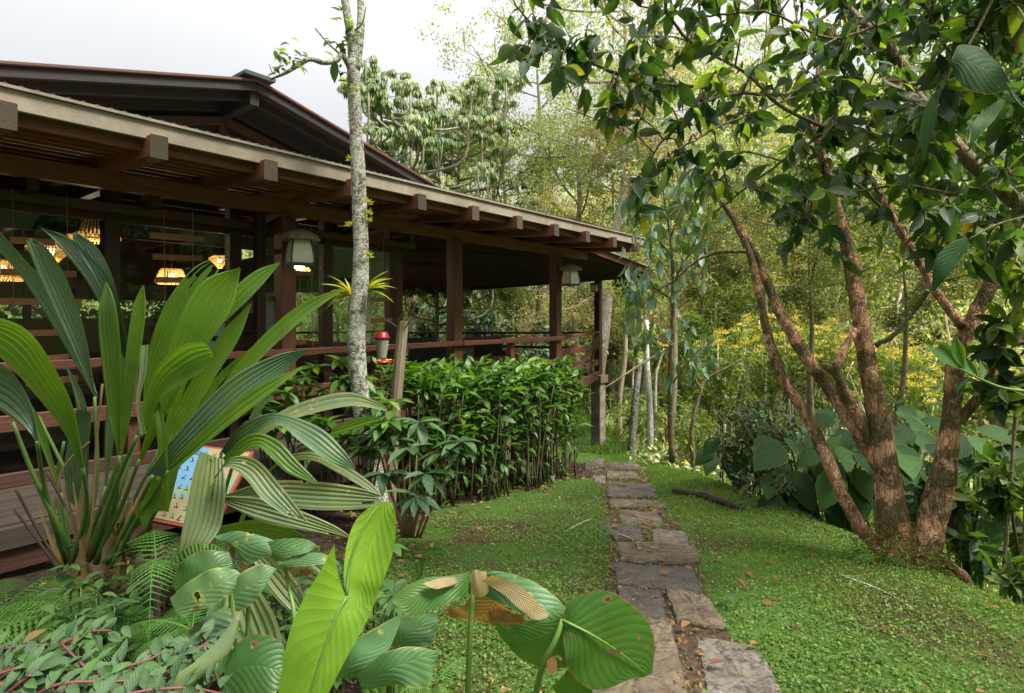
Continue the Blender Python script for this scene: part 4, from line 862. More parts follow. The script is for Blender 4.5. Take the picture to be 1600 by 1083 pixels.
ribbon('leaf', [(238, 615, 2.65), (244, 680, 2.6), (252, 750, 2.62), (262, 800, 2.65)], [(246, 612, 2.65), (260, 680, 2.58), (263, 750, 2.6), (264, 800, 2.65)], M_PALM, fpm, pleat=.003, nc=5, rnd=.7)
ribbon('leaf', [(208, 800, 2.7), (225, 770, 2.7), (240, 752, 2.7), (252, 750, 2.7)], [(225, 830, 2.7), (240, 800, 2.7), (250, 775, 2.7), (253, 752, 2.7)], M_PALM, fpm, pleat=.002, nc=5, rnd=.2)
ribbon('leaf', [(105, 780, 3.1), (100, 730, 3.1), (110, 665, 3.1), (120, 640, 3.1)], [(120, 800, 3.1), (130, 740, 3.1), (140, 680, 3.1), (143, 645, 3.1)], M_PALMD, fpm, pleat=.004, rnd=.5)
ribbon('leaf', [(225, 412, 2.9), (232, 480, 2.9), (222, 540, 2.9)], [(285, 440, 2.92), (250, 480, 2.9), (226, 520, 2.9)][::-1][::-1], M_PALMP, fpm, pleat=.002, nc=5, rnd=.2) if False else None
for (x0, y0, x1, y1, x2, y2, w_, d0, mt, rn) in ((95, 770, 45, 640, -20, 590, 9, 3.05, M_PALM, .2), (165, 760, 178, 620, 205, 520, 10, 3.1, M_PALMD, .4), (250, 700, 300, 560, 372, 470, 10, 3.0, M_PALM, .6), (135, 760, 128, 640, 100, 560, 8, 3.2, M_PALMD, .1), (275, 690, 345, 590, 425, 520, 8, 2.95, M_PALM, .3)):
    ribbon('leaf', [(x0-2, y0, d0), (x1-w_, y1, d0), (x2-1, y2, d0)], [(x0+2, y0, d0), (x1+w_, y1, d0), (x2+1, y2+2, d0)], mt, fpm, pleat=.003, nc=7, rnd=rn)
    stalk(fpm, [(120+(x0-120)*.3, 880, 3.1), (x0, y0, d0)], [.012, .007], n=6)
# long cane-like leaves sweeping right
ribbon('leaf', [(225, 745, 2.6), (290, 660, 2.6), (360, 590, 2.65), (430, 555, 2.7), (479, 546, 2.75)], [(250, 745, 2.6), (320, 690, 2.58), (385, 630, 2.6), (440, 585, 2.68), (480, 548, 2.75)], M_PALMD, fpm, pleat=.005, rnd=.6)
ribbon('leaf', [(262, 730, 2.6), (330, 660, 2.55), (400, 605, 2.55), (468, 575, 2.6)], [(270, 738, 2.6), (345, 675, 2.55), (410, 625, 2.55), (469, 578, 2.6)], M_PALM, fpm, pleat=.003, nc=7, rnd=.6)
stems = [[(118, 870, 3.15), (150, 760, 3.1), (148, 620, 3.05)], [(125, 865, 3.1), (185, 720, 3.0), (200, 575, 2.9)], [(140, 870, 3.05), (178, 790, 2.9), (187, 712, 2.8)], [(112, 880, 3.0), (135, 800, 2.8), (130, 732, 2.6)],
 [(100, 880, 3.1), (70, 760, 2.9), (58, 690, 2.7)], [(120, 880, 3.1), (60, 760, 2.9), (20, 660, 2.8)], [(150, 870, 3.0), (190, 790, 2.9), (218, 718, 2.8)], [(160, 880, 3.0), (215, 840, 2.85), (245, 798, 2.75)], [(150, 880, 3.0), (190, 760, 2.9), (226, 640, 2.95)],
 [(140, 875, 3.0), (180, 760, 2.8), (214, 682, 2.65)], [(165, 880, 3.0), (250, 770, 2.9), (316, 664, 2.8)], [(170, 880, 3.0), (205, 810, 2.8), (238, 744, 2.6)], [(175, 885, 2.95), (215, 810, 2.75), (264, 734, 2.6)], [(130, 875, 3.1), (120, 780, 3.15), (60, 650, 3.2)], [(110, 875, 3.15), (90, 760, 3.2), (100, 690, 3.2)]]
for q in stems: stalk(fpm, q, [.016, .011, .008])
a = Acc(); c_ = P(130, 905, 3.07); add_tube(a, [(c_[0], c_[1], float(H(c_[0], c_[1]))-.05), c_-[0, 0, .02], c_+[.01, 0, .1]], [.17, .13, .07], 10, n=8, jitter=.15); a.obj('rootstock', M_STALKB, fpm, True)
a = Acc(); c_ = P(338, 945, 2.62); add_tube(a, [(c_[0], c_[1], float(H(c_[0], c_[1]))-.05), c_+[0, 0, .03]], [.10, .05], 8, jitter=.1); ap_root = a
for k in range(16):     # dried sheaths at the base
    x = 95+k*7+random.uniform(-5, 5); dd = 3.05+random.uniform(-.15, .15); ln = random.uniform(60, 190); lean = random.uniform(-45, 60)
    ribbon('dry_sheath', [(x, 925-abs(k-8)*2, dd), (x+lean*.4, 925-ln*.5, dd-.03), (x+lean, 925-ln, dd-.05)], [(x+9, 925-abs(k-8)*2, dd), (x+lean*.4+8, 925-ln*.5, dd-.03), (x+lean+2, 925-ln, dd-.05)], M_DRY, fpm, ns=8, nc=5, pleat=.002, rnd=random.random())
for q in ([(105, 900, 2.9), (60, 830, 2.85), (25, 765, 2.8)], [(100, 905, 2.9), (70, 860, 2.85), (22, 795, 2.8)], [(130, 880, 3), (105, 800, 3), (75, 740, 3)]): stalk(fpm, q, [.006, .006, .007], M_DARKTW, 'dead_stalk')
for q in ([(105, 940, 3), (85, 850, 3), (95, 740, 3.05), (140, 690, 3.1)], [(110, 930, 3), (140, 840, 2.95), (150, 700, 3), (160, 600, 3.0)]): stalk(fpm, q, .006, M_STALKB, 'vine')

# ------------------------------------------------------------------ arching pleated plant, centre left
ap_ = thing('arching_palm_plant', P(345, 960, 2.7), 'arching plant with broad tattered pleated leaves drooping towards the slender trunk', 'plant')
ap_root.obj('rootstock', M_STALKB, ap_, True)
ribbon('leaf', [(370, 700, 2.7), (430, 648, 2.75), (490, 622, 2.8), (550, 613, 2.85), (604, 635, 2.85)], [(385, 700, 2.7), (440, 662, 2.7), (500, 643, 2.75), (555, 634, 2.8), (604, 642, 2.85)], M_PALMP, ap_, pleat=.003, nc=9, rnd=.5, bow=.2)
ribbon('leaf', [(345, 705, 2.7), (370, 670, 2.68), (425, 645, 2.65), (495, 665, 2.62), (535, 700, 2.6), (556, 732, 2.6)], [(352, 712, 2.7), (385, 688, 2.62), (430, 662, 2.58), (470, 690, 2.55), (515, 722, 2.55), (554, 735, 2.6)], M_PALMD, ap_, pleat=.004, nc=11, rnd=.3, bow=.1)
ribbon('leaf', [(330, 735, 2.65), (385, 680, 2.6), (430, 685, 2.55), (465, 720, 2.52), (498, 755, 2.5)], [(335, 740, 2.65), (395, 700, 2.55), (420, 712, 2.5), (450, 740, 2.5), (495, 757, 2.5)], M_PALM, ap_, pleat=.004, nc=9, rnd=.8, bow=.1)
ribbon('leaf', [(440, 712, 2.7), (490, 707, 2.68), (545, 730, 2.65), (580, 755, 2.62), (597, 775, 2.6)], [(445, 722, 2.7), (490, 720, 2.65), (530, 740, 2.62), (565, 760, 2.6), (594, 778, 2.6)], M_PALMP, ap_, pleat=.003, nc=7, rnd=.3)
ribbon('leaf', [(335, 745, 2.5), (360, 715, 2.45), (400, 718, 2.42), (440, 760, 2.4), (482, 815, 2.38)], [(332, 755, 2.5), (350, 730, 2.42), (380, 745, 2.4), (410, 780, 2.36), (450, 808, 2.36)], M_PALMP, ap_, pleat=.003, nc=11, rnd=.5, bow=.15, cuts=[(.3, .6, .06), (.6, .7, .06), (.8, .5, .04)])
ribbon('leaf', [(345, 775, 2.6), (420, 752, 2.6), (500, 753, 2.6), (560, 762, 2.6), (594, 772, 2.6)], [(345, 782, 2.6), (420, 790, 2.56), (500, 797, 2.55), (565, 795, 2.56), (592, 790, 2.6)], M_PALMP, ap_, pleat=.005, nc=13, rnd=.2, cuts=[(.7, .7, .05), (.35, .85, .06)])
ribbon('leaf', [(345, 775, 2.55), (410, 778, 2.5), (470, 798, 2.48), (520, 820, 2.46), (548, 838, 2.45)], [(345, 785, 2.55), (400, 812, 2.48), (460, 826, 2.45), (510, 836, 2.45), (546, 842, 2.45)], M_PALMP, ap_, pleat=.005, nc=11, rnd=.7, cuts=[(.8, .5, .1)])
ribbon('leaf', [(312, 705, 2.55), (300, 745, 2.5), (290, 800, 2.45), (280, 850, 2.42), (275, 905, 2.42)], [(350, 718, 2.55), (352, 760, 2.5), (345, 820, 2.45), (318, 860, 2.4), (282, 905, 2.42)], M_PALMP, ap_, pleat=.006, nc=15, rnd=.9)
ribbon('leaf', [(345, 822, 2.7), (400, 812, 2.68), (450, 822, 2.66), (480, 842, 2.65)], [(345, 840, 2.7), (400, 850, 2.66), (440, 850, 2.65), (478, 846, 2.65)], M_PALM, ap_, pleat=.004, nc=11, rnd=.2)
ribbon('leaf', [(385, 905, 2.2), (410, 930, 2.18), (435, 980, 2.15), (440, 1030, 2.12)], [(352, 930, 2.2), (345, 975, 2.16), (350, 1020, 2.14), (370, 1050, 2.12)], M_PALMP, ap_, pleat=.005, nc=15, rnd=.6)
ribbon('leaf', [(400, 850, 2.3), (440, 880, 2.25), (470, 920, 2.2), (480, 960, 2.2)], [(390, 870, 2.3), (415, 915, 2.25), (445, 950, 2.2), (475, 968, 2.2)], M_PALMP, ap_, pleat=.004, nc=11, rnd=.5)
ribbon('leaf', [(430, 850, 2.5), (480, 850, 2.5), (515, 880, 2.5), (530, 915, 2.5)], [(445, 880, 2.5), (475, 885, 2.5), (505, 905, 2.5), (527, 918, 2.5)], M_PALMP, ap_, pleat=.004, nc=9, rnd=.2)
ribbon('leaf', [(520, 668, 3.0), (550, 655, 3.0), (580, 651, 3.0), (595, 655, 3.0)], [(515, 682, 3.0), (550, 672, 3.0), (585, 660, 3.0), (597, 657, 3.0)], M_PALM, ap_, pleat=.003, nc=7, rnd=.2)
ribbon('leaf', [(388, 655, 2.95), (405, 625, 2.95), (420, 617, 2.95)], [(398, 660, 2.95), (412, 635, 2.95), (428, 620, 2.95)], M_PALMP, ap_, pleat=.003, nc=7, rnd=.9)
for q in ([(340, 930, 2.7), (345, 800, 2.7), (372, 700, 2.7)], [(345, 930, 2.7), (335, 790, 2.7), (346, 706, 2.7)], [(330, 930, 2.7), (322, 820, 2.65), (333, 736, 2.65)], [(345, 930, 2.7), (390, 780, 2.75), (442, 716, 2.7)], [(335, 930, 2.7), (325, 850, 2.6), (344, 780, 2.6)], [(335, 930, 2.6), (325, 800, 2.5), (335, 750, 2.5)], [(330, 930, 2.6), (330, 800, 2.6), (332, 712, 2.55)]): stalk(ap_, q, [.014, .010, .007])
for k in range(9):
    x = 330+k*14; dd = 2.5+.03*k
    ribbon('dry_leaf', [(x, 935, dd), (x-20+k*8, 880, dd-.03), (x-30+k*18, 835+k*3, dd-.05)], [(x+10, 935, dd), (x-8+k*8, 885, dd-.03), (x-24+k*18, 840+k*3, dd-.05)], M_DRY, ap_, ns=8, nc=5, pleat=.002, rnd=random.random())

# ------------------------------------------------------------------ elephant ears, foreground
def ear(name, L_, M_, R_, mat, parent, wav=.03, seed=1, nc=13, ns=26, rnd=0.3, cuts=None): return ribbon(name, L_, R_, mat, parent, ns=ns, nc=nc, mid=M_, pleat=0.0, wav=wav, seed=seed, rnd=rnd, cuts=cuts)
e1 = thing('elephant_ear_plant', P(570, 1180, 1.5), 'bright yellow green upright elephant ear leaf in the foreground', 'plant')
ear('leaf', [(586, 786, 1.5), (556, 812, 1.48), (542, 850, 1.45), (537, 895, 1.42), (539, 922, 1.405), (536, 944, 1.385)], [(600, 784, 1.5), (588, 830, 1.48), (574, 870, 1.45), (566, 905, 1.42), (563, 930, 1.41), (556, 960, 1.385)], [(612, 786, 1.5), (619, 812, 1.46), (613, 868, 1.42), (597, 910, 1.39), (587, 936, 1.39), (577, 966, 1.375)], M_EAR, e1, seed=3, rnd=.9, wav=.02)
ear('leaf', [(523, 850, 1.37), (500, 893, 1.37), (472, 940, 1.36), (447, 1010, 1.34), (425, 1150, 1.32)], [(541, 931, 1.40), (528, 962, 1.37), (508, 1002, 1.35), (485, 1060, 1.33), (455, 1150, 1.32)], [(584, 942, 1.39), (570, 978, 1.37), (545, 1022, 1.35), (520, 1070, 1.34), (482, 1150, 1.33)], M_EAR, e1, seed=5, rnd=.95, wav=.012)
stalk(e1, [(542, 930, 1.41), (556, 950, 1.46), (563, 990, 1.5), (572, 1100, 1.5), (575, 1200, 1.5)], [.007, .009, .010, .011, .012])
stalk(e1, [(541, 930, 1.40), (548, 880, 1.43), (570, 820, 1.46), (592, 790, 1.5)], [.0045, .003, .002, .001], name='midrib')
stalk(e1, [(542, 932, 1.395), (525, 965, 1.365), (498, 1040, 1.335), (470, 1150, 1.315)], [.0045, .0035, .003, .002], name='midrib')
e2 = thing('elephant_ear_plant', P(730, 1180, 1.6), 'drooping elephant ear leaf with dried beige patches beside the path', 'plant')
ear('leaf', [(738, 893, 1.6), (700, 900, 1.58), (665, 903, 1.56), (632, 918, 1.54), (611, 936, 1.52)], [(738, 897, 1.6), (700, 915, 1.56), (665, 925, 1.54), (638, 935, 1.52), (614, 940, 1.51)], [(745, 925, 1.6), (705, 940, 1.54), (670, 955, 1.52), (642, 964, 1.5), (616, 944, 1.5)], M_EARG, e2, seed=11, rnd=.2)
ear('leaf', [(735, 893, 1.6), (780, 893, 1.56), (825, 905, 1.52), (865, 930, 1.5), (889, 958, 1.5)], [(740, 905, 1.6), (790, 915, 1.53), (830, 935, 1.49), (862, 952, 1.48), (888, 962, 1.5)], [(748, 930, 1.6), (785, 945, 1.52), (815, 958, 1.47), (845, 972, 1.46), (880, 972, 1.5)], M_EARB, e2, seed=12, rnd=.2)
ear('dry_patch', [(768, 899, 1.515), (805, 912, 1.49), (835, 935, 1.465), (858, 962, 1.45)], [(760, 904, 1.53), (797, 920, 1.495), (822, 945, 1.465), (845, 968, 1.445)], [(752, 908, 1.54), (785, 928, 1.5), (812, 952, 1.465), (832, 968, 1.45)], M_DRY, e2, seed=13, rnd=.5)
ear('dry_patch', [(752, 905, 1.6), (740, 925, 1.6), (725, 945, 1.62), (690, 952, 1.64)], [(775, 925, 1.6), (770, 945, 1.62), (750, 965, 1.64), (720, 968, 1.65)], [(800, 940, 1.6), (800, 960, 1.62), (785, 972, 1.64), (770, 978, 1.66)], M_DRY, e2, seed=14, rnd=.6, wav=.08)
ear('dry_patch', [(735, 899, 1.57), (742, 890, 1.55), (760, 893, 1.55)], [(735, 910, 1.55), (745, 912, 1.54), (762, 910, 1.545)], [(738, 928, 1.56), (748, 934, 1.55), (764, 925, 1.56)], M_DRY, e2, seed=15, rnd=.45, wav=.08)
ear('dry_patch', [(660, 912, 1.53), (690, 903, 1.55), (712, 902, 1.56)], [(672, 918, 1.52), (695, 911, 1.54), (714, 906, 1.56)], [(685, 920, 1.52), (702, 916, 1.54), (716, 910, 1.56)], M_DRY, e2, seed=16, rnd=.45)
ear('dry_patch', [(762, 955, 1.6), (790, 958, 1.58), (818, 960, 1.56)], [(765, 970, 1.6), (790, 972, 1.58), (820, 974, 1.56)], [(768, 978, 1.6), (795, 985, 1.58), (822, 984, 1.56)], M_DRY, e2, seed=17, rnd=.95, wav=.05)
stalk(e2, [(739, 905, 1.59), (737, 950, 1.57), (733, 1020, 1.57), (728, 1190, 1.6)], [.006, .0075, .009, .010])
e3 = thing('elephant_ear_plant', P(840, 1190, 1.5), 'broad dark green elephant ear leaf with brown spots overlapping the path stones', 'plant')
ear('leaf', [(878, 966, 1.42), (895, 935, 1.42), (945, 922, 1.43), (985, 942, 1.45), (1010, 968, 1.47), (1024, 1005, 1.48), (1019, 1052, 1.48)], [(878, 968, 1.42), (902, 982, 1.40), (928, 996, 1.40), (952, 1010, 1.42), (974, 1026, 1.44), (995, 1042, 1.46), (1012, 1055, 1.48)], [(878, 970, 1.42), (882, 1010, 1.40), (888, 1045, 1.39), (915, 1074, 1.40), (955, 1078, 1.42), (985, 1062, 1.45), (1008, 1058, 1.48)], M_EARG, e3, seed=21, rnd=.4, nc=15, ns=30)
ear('leaf', [(880, 968, 1.42), (850, 970, 1.44), (820, 972, 1.46), (795, 975, 1.48), (772, 970, 1.5)], [(880, 972, 1.42), (852, 992, 1.43), (828, 1000, 1.45), (805, 1002, 1.47), (778, 988, 1.5)], [(886, 1044, 1.41), (858, 1044, 1.43), (832, 1040, 1.45), (810, 1026, 1.47), (785, 1000, 1.5)], M_EARG, e3, seed=22, rnd=.1)
ear('leaf', [(892, 1040, 1.405), (880, 1055, 1.42), (862, 1075, 1.43)], [(905, 1060, 1.405), (895, 1072, 1.42), (880, 1095, 1.43)], [(925, 1072, 1.41), (925, 1090, 1.42), (912, 1120, 1.43)], M_EARG, e3, seed=23, rnd=.5)
for (x, y, r1, r2) in ((862, 1040, 9, 15), (888, 1027, 5, 9), (958, 1018, 14, 4)):
    th = np.linspace(0, 2*PI, 13)[:-1]; c = P(x, y, 1.392); V = [c]+[P(x+r1*math.cos(t)*random.uniform(.8, 1.1), y+r2*math.sin(t)*random.uniform(.8, 1.1), 1.392) for t in th]
    obj('brown_spot', V, [np.array([(0, 1+k, 1+(k+1) % 12) for k in range(12)])], M_LITTER, e3, np.full((13, 2), .5), np.full(13, .25))
stalk(e3, [(879, 968, 1.415), (868, 1000, 1.40), (848, 1040, 1.41), (835, 1100, 1.45), (825, 1200, 1.5)], [.006, .007, .008, .009, .010])
stalk(e3, [(879, 969, 1.41), (928, 994, 1.392), (974, 1024, 1.43), (1012, 1055, 1.475)], [.004, .003, .002, .001], name='midrib')
e4 = thing('puckered_leaf_plant', P(600, 1200, 1.5), 'blue green puckered leaf low between the bright upright leaf and the drooping one', 'plant')
ear('leaf', [(515, 1053, 1.45), (540, 1010, 1.45), (580, 985, 1.46), (622, 962, 1.48)], [(528, 1060, 1.44), (560, 1030, 1.43), (595, 1005, 1.45), (624, 965, 1.48)], [(556, 1060, 1.44), (590, 1040, 1.43), (610, 1010, 1.45), (626, 970, 1.48)], M_EARB, e4, seed=31, rnd=.6, wav=.05)
ear('leaf', [(556, 1055, 1.42), (600, 1020, 1.4), (645, 1010, 1.41), (685, 1018, 1.43)], [(565, 1070, 1.42), (610, 1045, 1.39), (650, 1030, 1.4), (686, 1022, 1.43)], [(575, 1078, 1.42), (625, 1070, 1.39), (665, 1075, 1.4), (680, 1040, 1.43)], M_EARB, e4, seed=32, rnd=.2, wav=.05)
ear('leaf', [(600, 1010, 1.6), (612, 975, 1.6), (640, 960, 1.62), (682, 958, 1.65)], [(620, 1015, 1.6), (635, 995, 1.6), (655, 980, 1.62), (683, 962, 1.65)], [(640, 1018, 1.6), (668, 1010, 1.6), (680, 995, 1.62), (684, 968, 1.65)], M_EARB, e4, seed=33, rnd=.4, wav=.05)
stalk(e4, [(612, 1010, 1.6), (600, 1060, 1.6), (590, 1190, 1.6)], .008); stalk(e4, [(565, 1068, 1.43), (590, 1090, 1.45), (600, 1190, 1.5)], .007)
e5 = thing('elephant_ear_plant', P(360, 1180, 1.9), 'cluster of lobed green elephant ear leaves with bitten edges, lower left of the bright leaf', 'plant')
ear('leaf', [(268, 915, 1.9), (280, 885, 1.9), (310, 862, 1.9), (358, 862, 1.92)], [(275, 925, 1.88), (300, 905, 1.87), (330, 890, 1.87), (362, 875, 1.9)], [(285, 955, 1.86), (320, 930, 1.85), (345, 908, 1.86), (366, 885, 1.9)], M_EARD, e5, seed=41, rnd=.8, wav=.05)
ear('leaf', [(266, 935, 1.85), (300, 905, 1.84), (335, 888, 1.84), (368, 890, 1.86)], [(275, 955, 1.83), (310, 930, 1.82), (345, 912, 1.82), (380, 905, 1.85)], [(288, 965, 1.82), (320, 950, 1.81), (350, 935, 1.81), (372, 920, 1.85)], M_EARB, e5, seed=42, rnd=.3, wav=.06)
ear('leaf', [(362, 915, 1.85), (378, 895, 1.84), (405, 882, 1.84), (432, 888, 1.85)], [(365, 935, 1.83), (385, 918, 1.82), (410, 905, 1.82), (432, 890, 1.85)], [(368, 958, 1.82), (392, 945, 1.81), (410, 922, 1.81), (430, 892, 1.85)], M_EARB, e5, seed=43, rnd=.6, wav=.06)
ear('leaf', [(335, 838, 2.0), (370, 830, 1.98), (410, 838, 1.97), (445, 852, 1.98)], [(345, 845, 1.98), (375, 850, 1.96), (412, 855, 1.95), (444, 862, 1.97)], [(372, 852, 1.98), (385, 882, 1.95), (420, 868, 1.95), (442, 872, 1.97)], M_EARB, e5, seed=44, rnd=.5, wav=.04)
ear('leaf', [(405, 850, 1.97), (440, 842, 1.95), (475, 842, 1.95), (493, 850, 1.96)], [(415, 862, 1.96), (445, 858, 1.94), (475, 855, 1.94), (494, 854, 1.96)], [(432, 878, 1.96), (455, 870, 1.93), (478, 864, 1.93), (492, 858, 1.96)], M_EARB, e5, seed=45, rnd=.5, wav=.03)
ear('leaf', [(432, 880, 1.95), (460, 868, 1.94), (500, 864, 1.94), (530, 878, 1.95)], [(435, 882, 1.94), (462, 875, 1.93), (500, 872, 1.93), (530, 880, 1.95)], [(438, 886, 1.94), (465, 886, 1.92), (500, 882, 1.92), (530, 883, 1.95)], M_EARB, e5, seed=46, rnd=.7, wav=.03)
ear('leaf', [(360, 945, 1.95), (322, 965, 1.9), (292, 990, 1.85), (272, 1020, 1.8), (268, 1060, 1.78)], [(365, 990, 1.9), (345, 1005, 1.87), (320, 1030, 1.83), (300, 1050, 1.8), (280, 1070, 1.77)], [(372, 1030, 1.9), (350, 1050, 1.85), (335, 1065, 1.8), (315, 1085, 1.78), (290, 1090, 1.75)], M_EARD, e5, seed=47, rnd=.2)
ear('leaf', [(352, 1040, 1.75), (370, 1005, 1.76), (405, 990, 1.76), (440, 1005, 1.76), (448, 1040, 1.75)], [(350, 1060, 1.72), (375, 1045, 1.72), (400, 1040, 1.72), (425, 1045, 1.72), (446, 1050, 1.73)], [(345, 1130, 1.7), (370, 1120, 1.68), (400, 1110, 1.68), (425, 1090, 1.68), (444, 1065, 1.72)], M_EARD, e5, seed=48, rnd=.6)
ear('leaf', [(370, 955, 1.7), (350, 990, 1.67), (310, 1030, 1.63), (270, 1060, 1.6), (235, 1090, 1.58)], [(374, 958, 1.7), (358, 1000, 1.66), (322, 1040, 1.62), (285, 1070, 1.6), (245, 1095, 1.58)], [(376, 965, 1.7), (362, 1012, 1.66), (336, 1040, 1.63), (300, 1070, 1.61), (255, 1098, 1.58)], M_PALMP, e5, seed=49, rnd=.2)
for q in ([(443, 872, 1.95), (452, 920, 1.95), (460, 975, 1.9), (450, 1100, 1.9)], [(380, 908, 1.86), (388, 960, 1.88), (380, 1100, 1.9)], [(365, 990, 1.9), (372, 1040, 1.9), (372, 1120, 1.9)], [(355, 880, 1.92), (362, 960, 1.95), (366, 1120, 1.95)]): stalk(e5, q, [.006, .007, .008, .009])

# ------------------------------------------------------------------ skeleton plants: whorls, shrubs, hedge
def whorl(acc, c, n, ln, T, tilt=(.1, .7), up=(0, 0, 1)):
    a = rng.uniform(0, 2*PI)+np.arange(n)*2.4; el = rng.uniform(*tilt, n)
    d = np.stack([np.cos(a)*np.cos(el), np.sin(a)*np.cos(el), np.sin(el)], -1); pos = np.repeat(np.asarray(c)[None], n, 0)+d*.01+rng.normal(0, .008, (n, 3))
    scatter(acc, T, pos, d, np.repeat(np.array([up], float), n, 0)+rng.normal(0, .15, (n, 3)), ln*rng.uniform(.7, 1.15, n), np.full(n, 0.0)+rng.random(n))
    return pos, d
TL = {k: tmesh('leaf_shape', T, m_) for k, T, m_ in (('canopy', T_OVAL, M_CANOPY), ('canopy2', T_LANCE, M_CANOPY), ('canopy3', leaf_template(.40, 7, .3, .65, wave=.25), M_CANOPY), ('canopy4', leaf_template(.44, 7, .05, .1, wave=.3), M_CANOPY), ('hedge', T_LANCE, M_HEDGE), ('hedge2', T_OVAL, M_HEDGE), ('shrub', T_LANCE, M_SHRUB), ('big', T_WIDE, M_BIGLEAF), ('creep', T_OVAL, M_CREEP), ('pale', leaf_template(.36, 6, .2, .35), M_PALELF), ('brom', leaf_template(.14, 7, .3, .5), M_BROM))}
def whorl_objs(parent, key, c, n, ln, tilt=(.0, .8), store=None):
    a = rng.uniform(0, 2*PI)+np.arange(n)*2.4+rng.normal(0, .2, n); el = rng.uniform(*tilt, n)
    d = np.stack([np.cos(a)*np.cos(el), np.sin(a)*np.cos(el), np.sin(el)], -1); pos = np.repeat(np.asarray(c, float)[None], n, 0)
    up = np.repeat(np.array([[0, 0, 1.]]), n, 0)+rng.normal(0, .12, (n, 3)); leaf_objects(parent, [TL[k] for k in key], pos, d, up, ln*rng.uniform(.7, 1.1, n))
ws = thing('whorled_shrub', P(650, 835, 4.4), 'glossy blue green shrub with whorled leaves at the foot of the stake', 'shrub')
ws_t = [(695, 705, 4.3), (640, 700, 4.5), (665, 740, 4.2), (650, 775, 4.1), (720, 690, 4.35), (610, 690, 4.6), (600, 740, 4.4), (625, 665, 4.7), (655, 660, 4.7), (585, 660, 4.7)]
for x, y, d_ in ws_t:
    whorl_objs(ws, ('shrub',), P(x, y, d_), 10, .24, (-.75, .45)); stalk(ws, [(640+(x-640)*.2, 840, 4.4), (640+(x-640)*.6, (y+835)/2, 4.4), (x, y, d_)], [.012, .008, .005], M_STALKB, 'stem')
for nm, ctr, lab in (('broad_leaf_shrub', [(520, 600, 5.3), (470, 620, 5.2), (560, 615, 5.5), (500, 650, 5.1), (545, 580, 5.5), (440, 640, 5.1)], 'bright green bushy shrub below the rail, left of the slender trunk'),
                     ('broad_leaf_shrub', [(430, 600, 5.0), (405, 640, 4.9), (455, 665, 4.8), (395, 610, 5.1), (475, 590, 5.2), (420, 680, 4.7)], 'dark green leafy shrub against the lodge wall behind the arching palm leaves'),
                     ('broad_leaf_shrub', [(590, 640, 4.9), (605, 660, 4.8), (590, 690, 4.8), (560, 700, 5.0), (530, 690, 5.0), (500, 710, 4.9)], 'leafy shrub with hanging leaves hugging the slender trunk')):
    x0 = np.mean([c[0] for c in ctr]); t = thing(nm, P(x0, 780, 5.0), lab, 'shrub')
    for x, y, d_ in ctr:
        for q in range(4): whorl_objs(t, ('hedge', 'hedge2'), P(x+random.uniform(-24, 24), y+random.uniform(-20, 20), d_+random.uniform(-.25, .25)), 9, .19, (-.5, .6))
        stalk(t, [(x0+(x-x0)*.3, 800, 5.0), (x0+(x-x0)*.7, (y+780)/2, d_), (x, y, d_)], [.012, .008, .005], M_HSTEM, 'stem')
# hedge
h0_, h1_ = ground_hit(712, 800), ground_hit(912, 744); hd = thing('clipped_hedge', (h0_+h1_)/2, 'clipped leafy hedge with bare pale stems running along the front of the terrace', 'hedge')
ha, hb = h0_+np.array([-.28, -.2, 0]), h1_+np.array([-.05, .1, 0]); hn = nrm(np.array([hb[1]-ha[1], -(hb[0]-ha[0]), 0]))
n = 3000; s = rng.random(n); off = rng.uniform(-.75, .12, n); base = ha[None]*(1-s[:, None])+hb[None]*s[:, None]+hn*off[:, None]
ztop = 1.0-.20*s+.06*np.sin(s*23)+.05*np.sin(s*61+1)+rng.normal(0, .05, n); dep = np.abs(rng.normal(0, .23, n))**1.0; base[:, 2] = ztop-dep*(.6+1.0*(off > -.12))
out_ = rdir(n, -.5, .9)+hn*.5*(off > -.3)[:, None]; out_[:, 2] += .2
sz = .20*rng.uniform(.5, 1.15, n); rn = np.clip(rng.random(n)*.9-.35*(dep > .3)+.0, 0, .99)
idx = np.argsort(-(off+rng.random(n)*.1-dep*.2)); 
up_ = np.tile([[0, 0, 1.]], (n, 1))+rng.normal(0, .3, (n, 3))
leaf_objects(hd, [TL['hedge'], TL['hedge2']], base[idx[:300]], out_[idx[:300]], up_[idx[:300]], sz[idx[:300]])
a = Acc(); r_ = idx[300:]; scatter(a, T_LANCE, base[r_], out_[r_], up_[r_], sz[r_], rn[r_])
n2 = 1500; s = rng.random(n2); b2 = ha[None]*(1-s[:, None])+hb[None]*s[:, None]+hn*rng.uniform(-.5, .1, n2)[:, None]; g_ = H(b2[:, 0], b2[:, 1]); b2[:, 2] = g_+(rng.random(n2)**.6)*(ztop.mean()-.4-g_)
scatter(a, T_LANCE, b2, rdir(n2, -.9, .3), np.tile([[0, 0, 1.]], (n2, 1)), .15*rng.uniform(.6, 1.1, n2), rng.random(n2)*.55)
tag(a.obj('foliage', M_HEDGE, hd, True), kind='stuff')
for k in range(95):
    s = (k+random.random())/95; b = ha*(1-s)+hb*s+hn*random.uniform(-.5, .06); b[2] = H(b[0], b[1])-.03; tp = b+np.array([random.uniform(-.22, .22), random.uniform(-.15, .15), 1.0-.2*s-b[2]-.15])
    md = (b+tp)/2+np.array([random.uniform(-.06, .06), 0, 0]); a = Acc(); add_tube(a, [b, md, tp], [random.uniform(.010, .022), .010, .006], 6, n=7, jitter=.08)
    if k % 2: add_tube(a, [md, md+np.array([random.uniform(-.2, .2), random.uniform(-.1, .1), .3])], [.008, .004], 5)
    a.obj('stem', M_HSTEM, hd, True)

